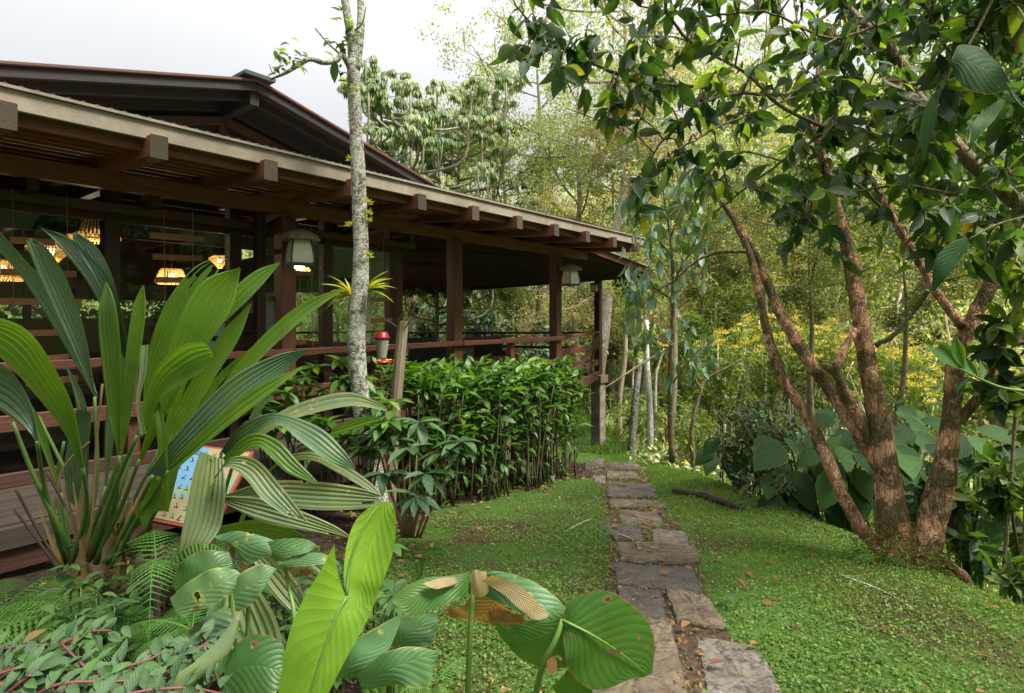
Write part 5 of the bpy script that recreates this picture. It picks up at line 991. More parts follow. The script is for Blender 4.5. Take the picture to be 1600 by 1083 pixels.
# ------------------------------------------------------------------ slender lichen tree
st = thing('slender_lichen_tree', P(590, 800, 5.2), 'slender pale trunk mottled with lichen standing in front of the lodge', 'tree')
a = Acc(); tr = [(600, 830, 5.2, 16), (588, 760, 5.2, 15), (577, 700, 5.2, 15), (566, 640, 5.2, 14), (558, 560, 5.2, 14), (557, 500, 5.2, 14.5), (563, 440, 5.2, 13.5), (564, 400, 5.2, 12), (562, 330, 5.2, 11.5), (559, 250, 5.2, 11), (556, 200, 5.2, 10), (553, 140, 5.2, 10), (552, 95, 5.2, 10)]
add_tube(a, [P(x, y, d_) for x, y, d_, r in tr], [r*5.2/900 for x, y, d_, r in tr], 14, n=90, jitter=.035)
add_tube(a, [P(553, 110, 5.2), P(550, 60, 5.2), P(544, 30, 5.2), P(536, -20, 5.2), P(528, -80, 5.2)], [.05, .05, .042, .035, .03], 10, n=24, jitter=.05)
add_tube(a, [P(555, 110, 5.2), P(562, 60, 5.22), P(564, 20, 5.25), P(562, -40, 5.3), P(566, -90, 5.3)], [.045, .042, .034, .03, .025], 10, n=24, jitter=.05)
a.obj('trunk', M_BARKG, st, True)
for q, r in (([(550, 112, 5.2), (543, 98, 5.15), (534, 86, 5.1), (525, 95, 5.05), (505, 98, 5.0), (484, 92, 4.95), (466, 102, 4.9), (445, 115, 4.9), (423, 124, 4.9)], [.032, .028, .026, .024, .024, .024, .02, .014, .008]), ([(536, 88, 5.1), (515, 70, 5.0), (492, 44, 4.9)], [.012, .008, .006]), ([(552, 50, 5.2), (566, 36, 5.1), (572, 10, 5.0)], [.01, .006, .004]), ([(425, 112, 4.9), (420, 100, 4.88)], [.005, .003])):
    stalk(st, q, r, M_BARKG, 'branch', 24)
lp_ = []; 
for x, y in ((440, 88), (447, 95), (455, 85), (463, 92), (470, 100), (436, 104), (450, 105), (432, 118), (444, 74), (458, 72)): lp_.append(P(x, y, 4.88))
for x, y in ((528, 70), (535, 62), (540, 50), (537, 75), (530, 100), (545, 130), (540, 120), (548, 140), (532, 30), (528, 20), (524, 90), (545, 44)): lp_.append(P(x, y, 5.1))
lp_ = np.repeat(np.array(lp_), 4, 0)+rng.normal(0, .03, (88, 3)); leaf_objects(st, [TL['canopy']], lp_, rdir(88, -.6, .6), np.tile([[0, 0, 1.]], (88, 1)), .095*rng.uniform(.6, 1.2, 88))
leaf_objects(st, [TL['canopy']], np.array([P(525, 95, 5.0)]), np.array([[-.15, 0, -1]]), np.array([[0, -1, .1]]), np.array([.19]))
# moss and lichen tufts on the trunk
a = Acc(); n = 1500; yy = rng.uniform(60, 760, n); xx = np.interp(yy, [t[1] for t in tr][::-1], [t[0] for t in tr][::-1]); rr = np.interp(yy, [t[1] for t in tr][::-1], [t[3] for t in tr][::-1])*5.2/900
sel = (np.sin(yy*.11)+np.sin(yy*.043+1) > -.2); th = rng.uniform(0, 2*PI, n); pos = np.stack([(xx-800)/900*5.2+rr*np.cos(th), 5.2+rr*np.sin(th), 1.6-(yy-495)/900*5.2], -1)[sel]
d = np.stack([np.cos(th), np.sin(th), rng.uniform(-1, .5, n)], -1)[sel]; scatter(a, T_DIAN, pos, d, np.tile([[0, 0, 1.]], (len(pos), 1)), rng.uniform(.006, .026, len(pos)), rng.random(len(pos))); tag(a.obj('moss', M_MOSS, st), kind='stuff')
# bromeliad on the trunk
br = thing('bromeliad', P(552, 460, 5.1), 'yellow green bromeliad growing on the slender lichen trunk', 'plant')
for c, n_, dr in ((P(548, 462, 5.08), 15, -1), (P(574, 455, 5.12), 11, 1)):
    aa = rng.uniform(-.1, PI*.92, n_); d = np.stack([dr*np.abs(np.cos(aa))*1.0, rng.uniform(-.7, .25, n_), np.sin(aa)*.9], -1)
    leaf_objects(br, [TL['brom']], np.tile(c, (n_, 1)), d, np.tile([[0, -.2, 1.]], (n_, 1)), rng.uniform(.14, .27, n_))
for y0, sd_ in ((250, -1), (318, 1), (345, 1), (400, 1), (352, -1), (335, 1)):
    a = Acc(); c = P(562+sd_*12, y0, 5.15); n_ = 14; scatter(a, T_DIAN, np.tile(c, (n_, 1)), rdir(n_, -.2, 1)+[sd_*.7, 0, 0], np.tile([[0, -1, 0.]], (n_, 1)), rng.uniform(.03, .08, n_), rng.random(n_)); a.obj('epiphyte', M_BROM, st)

# ------------------------------------------------------------------ cinnamon barked tree, right
ct = thing('cinnamon_bark_tree', P(1410, 890, 4.0), 'tree with several leaning, peeling cinnamon brown trunks right of the stone path', 'tree')
def limb(pts, name='trunk', mat=None, sides=14, jit=.05, rough=.012, n=None):
    p = [P(x, y, d_) for x, y, d_, r in pts]; r = [r*d_/900*(.86 if name != 'trunk' else .72) for x, y, d_, r in pts]; n = n or max(14, 6*len(pts))
    pp = crm(p, n); rr = np.interp(np.linspace(0, 1, n), np.linspace(0, 1, len(r)), r)*(1+.05*np.sin(np.linspace(0, 1, n)*rng.uniform(14, 30)+rng.uniform(0, 6))); pp[1:-1] += rng.normal(0, rough*.22, (n-2, 3)); V, F, F3, uv = tube_data(pp, rr, sides, jit)
    return obj(name, V, [F, F3], mat or M_BARKC, ct, uv, smooth=True)
limb([(1425, 935, 3.95, 40), (1405, 860, 4.0, 34), (1393, 800, 4.02, 28), (1385, 740, 4.05, 27), (1374, 660, 4.08, 22), (1362, 600, 4.1, 20), (1348, 530, 4.15, 18), (1336, 450, 4.2, 16), (1322, 380, 4.25, 13), (1308, 330, 4.3, 12), (1290, 270, 4.35, 10), (1275, 200, 4.4, 8), (1280, 100, 4.45, 6)])
limb([(1430, 920, 3.95, 34), (1448, 850, 3.9, 30), (1462, 790, 3.88, 26), (1478, 720, 3.86, 22), (1487, 640, 3.85, 18), (1492, 570, 3.85, 17), (1510, 520, 3.84, 17), (1530, 480, 3.82, 15), (1555, 430, 3.8, 15), (1585, 385, 3.75, 13), (1630, 330, 3.7, 12)])
limb([(1380, 860, 4.05, 14), (1345, 825, 4.1, 15), (1315, 770, 4.15, 14), (1285, 700, 4.2, 13), (1255, 640, 4.3, 12), (1228, 600, 4.35, 11), (1205, 540, 4.4, 9.5), (1188, 470, 4.45, 8.5), (1172, 400, 4.5, 7.5), (1155, 360, 4.55, 7), (1135, 325, 4.6, 6), (1100, 290, 4.7, 5)])
limb([(1378, 730, 4.1, 20), (1350, 690, 4.15, 17), (1322, 645, 4.2, 15), (1290, 600, 4.25, 14), (1255, 550, 4.3, 13), (1220, 490, 4.4, 12), (1198, 440, 4.5, 9.5), (1172, 380, 4.55, 6), (1150, 345, 4.6, 5)])
limb([(1360, 700, 4.12, 12), (1340, 650, 4.1, 12), (1318, 610, 4.1, 11), (1307, 575, 4.1, 9), (1320, 545, 4.1, 8), (1338, 515, 4.12, 7)], jit=.06)
limb([(1290, 572, 4.2, 7), (1300, 580, 4.15, 7), (1312, 585, 4.1, 9)], jit=.06)
limb([(1505, 510, 3.84, 11), (1475, 475, 3.9, 9), (1450, 435, 3.95, 8), (1425, 390, 4.0, 8), (1400, 350, 4.05, 7), (1375, 300, 4.1, 6), (1340, 250, 4.2, 5)])
limb([(1500, 660, 3.85, 10), (1535, 610, 3.8, 10), (1552, 565, 3.75, 10), (1575, 520, 3.7, 7), (1600, 485, 3.65, 5), (1640, 450, 3.6, 4)])
limb([(1368, 540, 4.12, 6), (1395, 525, 4.05, 5), (1425, 490, 4.0, 4.5), (1450, 455, 3.95, 5)], mat=M_BARKO)
limb([(1165, 392, 4.5, 4), (1120, 395, 4.55, 3), (1085, 410, 4.6, 2.4), (1050, 440, 4.65, 2), (1025, 455, 4.7, 1.6), (1000, 480, 4.75, 1.1)], name='branch', mat=M_BARKO)
for k in range(9):   # root buttresses
    x0 = 1350+k*16; limb([(1400+(k-4)*7, 868-abs(k-4)*3, 3.97, 12), (x0+20, 895+(4-abs(k-4))*5, 3.9+.03*abs(k-4), 9), (x0+28+(k-4)*4, 925+(4-abs(k-4))*4, 3.8+.05*abs(k-4), 5)], name='root', sides=8)
a = Acc(); n = 2600; th = rng.uniform(0, 2*PI, n); rr = rng.uniform(.06, .34, n); c = P(1410, 885, 3.97); pos = np.stack([c[0]+rr*np.cos(th), c[1]+rr*np.sin(th)*.8, c[2]+rng.uniform(-.22, .22, n)-rr*.5+.12], -1)
scatter(a, T_DIAN, pos, rdir(n, -.6, .9), np.tile([[0, -1, 0.]], (n, 1)), rng.uniform(.02, .06, n), rng.random(n)); tag(a.obj('moss', M_MOSS, ct), kind='stuff')
# main grey-brown limbs in the canopy
CB = [[(1640, 350, 3.9, 16), (1570, 300, 3.9, 14), (1500, 235, 3.9, 12), (1440, 160, 3.95, 10), (1395, 80, 4.0, 9), (1330, 20, 4.1, 8), (1280, -40, 4.2, 7)],
 [(1437, 158, 3.95, 5), (1330, 150, 3.8, 4.5), (1230, 148, 3.6, 4), (1160, 145, 3.5, 4), (1080, 135, 3.4, 3.6), (1000, 128, 3.3, 3.2), (940, 105, 3.2, 3), (880, 75, 3.1, 2.5), (822, 28, 3.0, 2), (790, -20, 3.0, 1.5)],
 [(1440, 250, 3.6, 3), (1380, 245, 3.5, 3.5), (1300, 205, 3.4, 3.5), (1220, 165, 3.3, 3.5), (1160, 110, 3.2, 3), (1085, 70, 3.1, 3), (1040, 20, 3.0, 2.5)],
 [(1440, 130, 3.9, 3.5), (1350, 135, 3.7, 3), (1250, 150, 3.5, 2.5), (1180, 175, 3.4, 2), (1120, 200, 3.3, 2), (1050, 240, 3.2, 1.8), (990, 290, 3.2, 1.5)],
 [(1600, 160, 3.3, 3), (1520, 120, 3.1, 3), (1470, 60, 3.0, 2.5), (1440, 0, 2.9, 2)], [(1560, 0, 2.6, 2.6), (1500, 90, 2.6, 2.6), (1460, 170, 2.7, 2.6), (1440, 230, 2.8, 2)],
 [(1400, 30, 3.5, 2.5), (1300, 60, 3.4, 2.5), (1200, 20, 3.3, 2), (1100, 25, 3.3, 2), (1000, 10, 3.3, 1.5)], [(1600, 260, 3.4, 3), (1500, 300, 3.3, 3), (1400, 290, 3.3, 2.5), (1300, 310, 3.3, 2), (1240, 350, 3.3, 1.5)],
 [(1300, 200, 3.4, 3), (1240, 240, 3.4, 2.5), (1170, 290, 3.5, 2), (1120, 330, 3.6, 1.6)], [(1380, 330, 3.9, 3), (1340, 290, 3.7, 2.6), (1250, 260, 3.6, 2), (1180, 240, 3.5, 1.6)],
 [(1600, 420, 3.2, 3), (1540, 380, 3.1, 3), (1490, 340, 3.0, 2.5), (1440, 330, 3.0, 2)], [(1160, 145, 3.5, 4), (1100, 160, 3.4, 3), (1040, 215, 3.4, 2), (1010, 260, 3.4, 1.5)]]
for b in CB: limb(b, 'branch', M_BARKO, 8, .05, .01)
bpts = np.array([[x, y, d_] for b in CB for x, y, d_, r in [tuple(q) for q in crm(b, 14)]])
# leaf sprigs
yl = lambda x: np.interp(x, [780, 850, 900, 960, 1000, 1060, 1110, 1180, 1220, 1300, 1400, 1480, 1540, 1640], [50, 130, 170, 235, 310, 320, 300, 300, 395, 370, 330, 420, 450, 440])
yu = lambda x: np.interp(x, [780, 900, 1000, 1640], [-40, -70, -120, -150])
dens = lambda x: np.interp(x, [780, 900, 1000, 1100, 1250, 1400, 1640], [.12, .24, .42, .62, .95, 1.3, 1.6])
sprigs = []
while len(sprigs) < 500:
    x = random.uniform(790, 1660)
    if random.random() > dens(x)/1.6: continue
    y = random.uniform(yu(x), yl(x)); 
    if y > yl(x)-60 and random.random() < .45: continue
    q = bpts[np.argmin(np.hypot(bpts[:, 0]-x, bpts[:, 1]-y)+rng.uniform(0, 40, len(bpts)))]
    sprigs.append((x, y, q[2]+random.gauss(.05, .28), q))
fixed = [(822, 35), (850, 70), (872, 95), (905, 60), (918, 105), (950, 80), (978, 92), (1005, 140), (1010, 60), (1040, 100), (948, 195), (962, 165), (1000, 185), (1060, 190), (1060, 250), (1090, 220), (990, 305), (1030, 285), (1110, 180), (1150, 240), (1230, 380), (1320, 410), (1120, 130), (1080, 60), (1190, 300), (1250, 300), (1010, 340), (1500, 410), (1475, 380)]
for x, y in fixed:
    q = bpts[np.argmin(np.hypot(bpts[:, 0]-x, bpts[:, 1]-y))]; sprigs.append((x, y, q[2]-.1, q))
twa = Acc(); LPOS, LDIR, LSZ = [], [], []
for x, y, d_, q in sprigs:
    p0, p1 = P(*q), P(x, y, d_); mid_ = (p0+p1)/2+np.array([0, 0, random.uniform(-.02, .08)])
    if np.linalg.norm(p1-p0) < 1.4: add_tube(twa, [p0, mid_, p1], [.006, .005, .0035], 5, n=7)
    ax = nrm(p1-p0+rng.normal(0, .1, 3)); n_ = random.randint(4, 7)
    for k in range(n_):
        LPOS.append(p1-ax*random.uniform(0, .14)); dd = ax*.35+rdir(1)[0]*.8+np.array([0, 0, -.45]); LDIR.append(dd); LSZ.append(random.uniform(.08, .175))
tag(twa.obj('twigs', M_BARKO, ct, True), kind='stuff')
LPOS, LDIR, LSZ = np.array(LPOS), np.array(LDIR), np.array(LSZ); n = len(LPOS); up_ = rdir(n, .1, 1)
scr = (LPOS[:, 0]/LPOS[:, 1]*900+800 < 1600) & ((1.6-LPOS[:, 2])/LPOS[:, 1]*900+495 > 0); key = LPOS[:, 1]-LSZ*6+np.where(scr, 0, 99)-np.where(LPOS[:, 0]/LPOS[:, 1]*900+800 < 1120, .6, 0); idx = np.argsort(key)
leaf_objects(ct, [TL['canopy'], TL['canopy2'], TL['canopy3'], TL['canopy4']], LPOS[idx[:300]], LDIR[idx[:300]], up_[idx[:300]], LSZ[idx[:300]])
a = Acc(); r_ = idx[300:]; rv = rng.random(n); scatter(a, leaf_template(.40, 6, .15, .3), LPOS[r_], LDIR[r_], up_[r_], LSZ[r_], rv[r_]); tag(a.obj('crown', M_CANOPY, ct, True), kind='stuff')
# deeper, darker part of the crown at upper right
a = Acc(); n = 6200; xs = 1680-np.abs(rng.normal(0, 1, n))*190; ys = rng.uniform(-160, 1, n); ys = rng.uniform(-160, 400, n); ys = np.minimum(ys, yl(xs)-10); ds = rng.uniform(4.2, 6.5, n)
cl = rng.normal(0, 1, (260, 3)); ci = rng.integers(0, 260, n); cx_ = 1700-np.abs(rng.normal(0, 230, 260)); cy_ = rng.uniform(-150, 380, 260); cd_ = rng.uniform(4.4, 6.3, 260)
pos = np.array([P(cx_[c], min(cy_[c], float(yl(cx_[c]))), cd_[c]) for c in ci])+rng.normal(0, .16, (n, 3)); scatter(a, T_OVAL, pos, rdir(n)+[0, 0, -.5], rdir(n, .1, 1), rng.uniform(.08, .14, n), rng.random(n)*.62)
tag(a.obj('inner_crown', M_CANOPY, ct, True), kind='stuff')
# named big leaves in front
bl_ = thing('large_leafed_branch', P(1500, 100, 2.4), 'hanging stem with one large dull green quilted leaf at the upper right corner', 'branch')
ear('leaf', [(1487, 92, 2.3), (1500, 70, 2.32), (1530, 75, 2.32), (1558, 95, 2.3), (1577, 128, 2.28)], [(1487, 98, 2.3), (1510, 95, 2.28), (1535, 105, 2.27), (1557, 118, 2.27), (1576, 132, 2.28)], [(1489, 112, 2.3), (1503, 135, 2.27), (1530, 146, 2.26), (1555, 146, 2.26), (1574, 140, 2.28)], M_BIGLEAF, bl_, seed=61, rnd=.7, wav=.02)
ear('leaf', [(1463, 140, 2.4), (1447, 165, 2.38), (1438, 200, 2.36), (1440, 245, 2.36)], [(1466, 142, 2.4), (1455, 175, 2.38), (1447, 210, 2.36), (1441, 250, 2.36)], [(1468, 145, 2.4), (1463, 185, 2.38), (1455, 215, 2.36), (1443, 252, 2.36)], M_BIGLEAF, bl_, seed=62, rnd=.6)
ear('leaf', [(1570, 150, 2.3), (1540, 170, 2.28), (1520, 195, 2.26), (1516, 220, 2.26)], [(1573, 153, 2.3), (1548, 178, 2.28), (1530, 200, 2.26), (1517, 223, 2.26)], [(1572, 160, 2.3), (1555, 185, 2.28), (1538, 205, 2.26), (1520, 224, 2.26)], M_EARG, bl_, seed=63, rnd=.2)
ear('leaf', [(1510, 370, 2.5), (1485, 380, 2.48), (1462, 405, 2.46), (1455, 452, 2.46)], [(1512, 374, 2.5), (1490, 395, 2.47), (1472, 420, 2.45), (1457, 455, 2.46)], [(1514, 385, 2.5), (1500, 410, 2.47), (1482, 430, 2.45), (1460, 456, 2.46)], M_BIGLEAF, bl_, seed=64, rnd=.1)
stalk(bl_, [(1560, -20, 2.4), (1520, 60, 2.38), (1480, 120, 2.38), (1455, 180, 2.4), (1425, 260, 2.4)], .006, M_BARKO, 'stem'); stalk(bl_, [(1487, 95, 2.3), (1484, 105, 2.35), (1480, 118, 2.38)], .003, M_STALK)
stalk(bl_, [(1572, 130, 2.28), (1590, 160, 2.3), (1640, 200, 2.3)], .004, M_STALK); stalk(bl_, [(1514, 374, 2.5), (1560, 350, 2.5), (1640, 330, 2.5)], .004, M_BARKO)
sg = thing('leafy_sprig', P(1550, 610, 2.3), 'bright green sprig of five leaves reaching in from the right edge across the trunk', 'branch')
for q, mt, sd_ in (([(1500, 578, 2.28), (1475, 550, 2.3), (1443, 534, 2.32)], M_EARG, 1), ([(1507, 578, 2.27), (1498, 550, 2.25), (1492, 524, 2.25)], M_EARG, 2), ([(1530, 592, 2.3), (1515, 575, 2.33), (1508, 556, 2.36)], M_BIGLEAF, 3), ([(1515, 588, 2.26), (1500, 603, 2.24), (1497, 618, 2.24)], M_BIGLEAF, 4), ([(1535, 595, 2.3), (1538, 578, 2.34), (1530, 560, 2.38)], M_BIGLEAF, 5)):
    (x0, y0, d0), (x1, y1, d1), (x2, y2, d2) = q; t = np.array([x2-x0, y2-y0], float); ln = np.hypot(*t); nn_ = np.array([-t[1], t[0]])/ln*ln*.2
    ear('leaf', [q[0], (x1+nn_[0], y1+nn_[1], d1), q[2]], [q[0], (x1, y1, d1+.01), q[2]], [(x0+.5, y0+.5, d0), (x1-nn_[0], y1-nn_[1], d1-.01), (x2+.5, y2, d2)], mt, sg, seed=sd_, rnd=.3, ns=14, nc=9, wav=0)
stalk(sg, [(1500, 576, 2.28), (1535, 594, 2.3), (1575, 608, 2.3), (1650, 615, 2.3)], [.003, .005, .006, .007])

# ================================================================== MIDGROUND AND FOREST
T_QUAD = T_DIA
def clump_leaves(acc, centers, radii, per, size, T=T_DIA, flat=.8, rbase=0.0, rvar=1.0, down=0.0):
    c = np.asarray(centers); m_ = len(c); n = m_*per; ci = np.repeat(np.arange(m_), per); rd = np.broadcast_to(radii, (m_,))[ci]
    g = rdir(n)*(rng.random(n)**.45)[:, None]; g[:, 2] *= flat; pos = c[ci]+g*rd[:, None]
    d = rdir(n)+[0, 0, -down]; up = nrm(g+rdir(n)*.9+[0, 0, .6]); rb = rng.random(m_)[ci]
    scatter(acc, T, pos, d, up, size*rng.uniform(.6, 1.3, n), np.clip(rbase+rvar*(.6*rb+.4*rng.random(n)), 0, .999))
def tree_meshes(seed, h, r, trunk_r, ntips, per, leaf, mat, bark, start=.35, spread=.5, T=T_DIA, clump=.5, flat=.8, lean=0.0, down=.2, name='tree', top=1.0, hang=0):
    global rng
    keep = rng; rng = np.random.default_rng(seed); rnd_ = random.Random(seed)
    ta, ca = Acc(), Acc(); k = 9; z = np.linspace(0, h*top*.96, k); px = np.cumsum(rng.normal(0, trunk_r*.7, k)); py = np.cumsum(rng.normal(0, trunk_r*.7, k)); px -= px[0]; py -= py[0]; px += lean*z
    tp = np.stack([px, py, z], -1); add_tube(ta, tp, trunk_r*(1-.85*np.linspace(0, 1, k)**1.1), 8, n=26, jitter=.05)
    tips = []; nl = max(5, ntips//7)
    for i in range(nl):
        f = start+(1-start)*(i+rng.random())/nl; p0 = np.array([np.interp(f*h, z, tp[:, q]) for q in range(3)]); a = rng.uniform(0, 2*PI); prof = math.sin(PI*min(1, .18+.82*(1-(f-start)/(1-start))))**.6
        L_ = r*prof*rng.uniform(.6, 1.1); p1 = p0+np.array([math.cos(a)*L_, math.sin(a)*L_, L_*spread*rng.uniform(.4, 1.2)]); md = (p0+p1)/2+[0, 0, -L_*.06+rng.normal(0, .1)]
        add_tube(ta, [p0, md, p1], [trunk_r*.38*(1.2-f), trunk_r*.22, trunk_r*.08], 5, n=7)
        for j in range(ntips//nl):
            q = lerp(md, p1, rng.uniform(.1, 1.1))+rng.normal(0, L_*.24, 3)*[1, 1, .8]; tips.append(q)
            if j % 2 == 0: add_tube(ta, [lerp(md, p1, .5), (lerp(md, p1, .5)+q)/2+[0, 0, .05], q], [trunk_r*.1, trunk_r*.07, trunk_r*.03], 4)
    clump_leaves(ca, tips, clump*np.array([rnd_.uniform(.6, 1.3) for _ in tips]), per, leaf, T, flat, down=down)
    if hang:
        n = hang; c = np.array(tips)[rng.integers(0, len(tips), n)]+rng.normal(0, .2, (n, 3)); scatter(ca, diamond(.07), c, np.tile([[0, 0, -1.]], (n, 1))+rng.normal(0, .1, (n, 3)), rdir(n), rng.uniform(.3, .9, n), np.full(n, .9))
    tm, cm = ta.mesh('trunk', bark, True), ca.mesh('crown', mat); rng = keep; return tm, cm
def place_tree(meshes, x, d_, ytop, label, h, name='forest_tree', group='forest trees beyond the garden', rot=None, cat='tree', sx=1.0, X=None, parts=('trunk', 'crown')):
    px = (x-800)/900*d_; z0 = float(H(px, d_))-.1; want = 1.6-(ytop-495)/900*d_-z0; s = want/h
    t = thing(name, (px, d_, z0), label, cat, group, rot if rot is not None else random.uniform(0, 6.28), (s*sx, s*sx, s))
    for nm, me in zip(parts, meshes):
        o = bpy.data.objects.new(nm, me); COL.objects.link(o); o.parent = t
    return t
TM = {'olive1': tree_meshes(1, 12, 3.0, .16, 150, 60, .115, M_OLIVE, M_BARKF, .3, .5, clump=.55, hang=60), 'olive2': tree_meshes(2, 12, 2.6, .14, 120, 62, .11, M_OLIVE, M_BARKF, .35, .6, clump=.5, hang=60),
      'broad1': tree_meshes(3, 9, 3.0, .17, 130, 95, .15, M_FAR1, M_BARKF, .25, .45, clump=.6), 'broad2': tree_meshes(4, 9, 2.7, .15, 120, 95, .15, M_FAR2, M_BARKF, .25, .45, clump=.55),
      'brown': tree_meshes(5, 10, 2.7, .12, 140, 80, .12, M_FAR3, M_BARKP, .2, .4, clump=.5, hang=120), 'thin': tree_meshes(6, 8, 1.5, .07, 46, 70, .13, M_FAR1, M_BARKP, .5, .5, clump=.38),
      'thin2': tree_meshes(7, 7, 1.3, .05, 40, 60, .12, M_FAR2, M_BARKO, .35, .5, clump=.35), 'dark': tree_meshes(9, 8, 2.0, .10, 90, 110, .075, leaf_mat('fine_dark_leaf', [(0, (.05, .065, .02)), (.6, (.10, .12, .035)), (1, (.18, .19, .06))], .4, .6, .2, noise_amt=.1), M_BARKO, .66, .3, clump=.36), 'big': tree_meshes(8, 17, 4.2, .27, 170, 65, .13, M_OLIVE, M_BARKP, .52, .35, clump=.65, hang=100)}
# umbrella-leaf (cecropia-like) trees
def cecropia(seed, h):
    global rng
    keep = rng; rng = np.random.default_rng(seed); ta, ca = Acc(), Acc(); add_tube(ta, [(0, 0, 0), (.15, 0, h*.5), (0, .1, h*.97)], [.13, .10, .04], 8, n=12)
    ends = [np.array([0, .1, h*.97])]
    for i in range(30):
        f = rng.uniform(.4, .93); a = rng.uniform(0, 6.28); Lb = rng.uniform(1.0, 3.2)*(1.25-f*.6); p0 = np.array([.1, .05, h*f]); p1 = p0+[math.cos(a)*Lb, math.sin(a)*Lb, Lb*.25]; p2 = p1+[math.cos(a)*.25, math.sin(a)*.25, Lb*.55+.5]
        add_tube(ta, [p0, p1, p2], [.06, .05, .03], 6, n=8); ends.append(p2)
        if i % 2: p3 = p1+[rng.normal(0, .5), rng.normal(0, .5), rng.uniform(.5, .9)]; add_tube(ta, [p1, (p1+p3)/2+[.1, 0, -.05], p3], [.04, .03, .025], 5, n=6); ends.append(p3)
    for e in ends:
        for j in range(11):
            a = j*2.4+rng.random(); el = rng.uniform(-.5, .9); c = e+np.array([math.cos(a)*math.cos(el), math.sin(a)*math.cos(el), math.sin(el)*.6])*rng.uniform(.3, .55)
            if j < 9: add_tube(ta, [e, c], [.012, .008], 4)
            k = 9; b = np.arange(k)*2*PI/k+a; d = np.stack([np.cos(b), np.sin(b), np.full(k, -.75)], -1)+np.array([math.cos(a)*.3, math.sin(a)*.3, 0])
            scatter(ca, leaf_template(.34, 4, .1, .5), np.tile(c, (k, 1)), d, np.tile([[0, 0, 1.]], (k, 1)), rng.uniform(.26, .40, k), np.full(k, rng.random()))
    tm, cm = ta.mesh('trunk', M_BARKF, True), ca.mesh('crown', M_CECR, True); rng = keep; return tm, cm
TM['cec1'] = cecropia(11, 13.5); TM['cec2'] = cecropia(12, 13.5)
PT = [('cec1', 645, 19, 88, 'umbrella leaved tree with drooping leaf clusters just right of the slender trunk, above the roof'),
 ('cec2', 720, 22, 108, 'umbrella leaved tree between its twin and the feathery olive trees'), ('cec1', 572, 21, 150, 'umbrella leaved tree half hidden behind the slender trunk above the roof'),
 ('cec2', 680, 17, 255, 'low umbrella leaved tree just over the lodge roof edge'), ('cec2', 500, 24, 212, 'small umbrella leaved treetop poking over the upper roof verge'),
 ('olive1', 770, 24, 110, 'feathery olive green tree over the middle of the terrace roof'), ('olive2', 840, 26, 30, 'tall feathery olive tree left of the big pale trunk'), ('olive1', 900, 22, 90, 'olive tree with hanging moss beside the big pale trunk'),
 ('olive1', 640, 30, 215, 'pale hazy tree low behind the umbrella leaved trees'), ('olive2', 700, 31, 170, 'tall pale tree between the umbrella leaved trees'), ('broad1', 800, 27, 215, 'pale green round tree just above the terrace roof slope'), ('olive1', 985, 27, 130, 'pale tree filling the gap right of the big pale trunk'),
 ('dark', 1265, 11.5, 300, 'dark fine leaved tree hanging between the left and central cinnamon trunks'), ('dark', 1400, 12.5, 330, 'dark fine leaved small tree behind the right hand cinnamon fork'), ('dark', 1090, 18, 330, 'dark fine leaved tree behind the drooping leaf tree'),
 ('big', 925, 20, -60, 'big tree with thick pale blotched trunk rising behind the terrace corner'), ('olive2', 735, 27, 200, 'pale olive tree low above the terrace roof'), ('brown', 1010, 20, 100, 'brownish mossy tree right of the big pale trunk'),
 ('thin', 1014, 14.5, 360, 'thin tree with white trunk near the bend of the path'), ('thin', 988, 16, 420, 'thin pale tree just right of the terrace corner'), ('thin2', 1050, 12.8, 330, 'straight slim tree with greyish trunk beside the path end'),
 ('broad1', 1120, 24, 180, 'light green spreading tree behind the leftmost cinnamon stem'), ('broad2', 1200, 20, 300, 'mid green tree framed between the two left cinnamon stems'), ('brown', 1260, 22, 280, 'brownish fine leaved tree behind the middle cinnamon trunk'),
 ('broad1', 1340, 27, 150, 'light green tree high behind the central cinnamon trunk'), ('broad2', 1450, 24, 280, 'green tree behind the right hand cinnamon fork'), ('broad1', 1560, 22, 240, 'pale sunlit tree at the right edge behind the leafy sprig'),
 ('olive2', 1080, 30, 60, 'tall sunlit olive tree seen through the hanging canopy leaves'), ('brown', 860, 18, 330, 'brownish bushy tree seen through the open terrace'), ('broad2', 760, 21, 380, 'green tree seen between the terrace posts left of centre'),
 ('broad1', 655, 23, 360, 'light green tree seen through the terrace behind the stake'), ('olive1', 1190, 33, 60, 'hazy olive tree on the slope behind the drooping leaves'), ('brown', 960, 24, 240, 'brown green tangled tree right behind the terrace corner post'),
 ('olive1', 1440, 34, 40, 'tall thin foliage tree glimpsed through the upper right canopy'), ('broad1', 1580, 34, 100, 'pale treetop at far right behind the dark crown')]
TH = {'olive1': 12, 'olive2': 12, 'broad1': 9, 'broad2': 9, 'brown': 10, 'thin': 8, 'thin2': 7, 'big': 17, 'dark': 8, 'cec1': 14.3, 'cec2': 14.3}
for k, x, d_, yt, lab in PT: place_tree(TM[k], x, d_, yt, lab, TH[k])
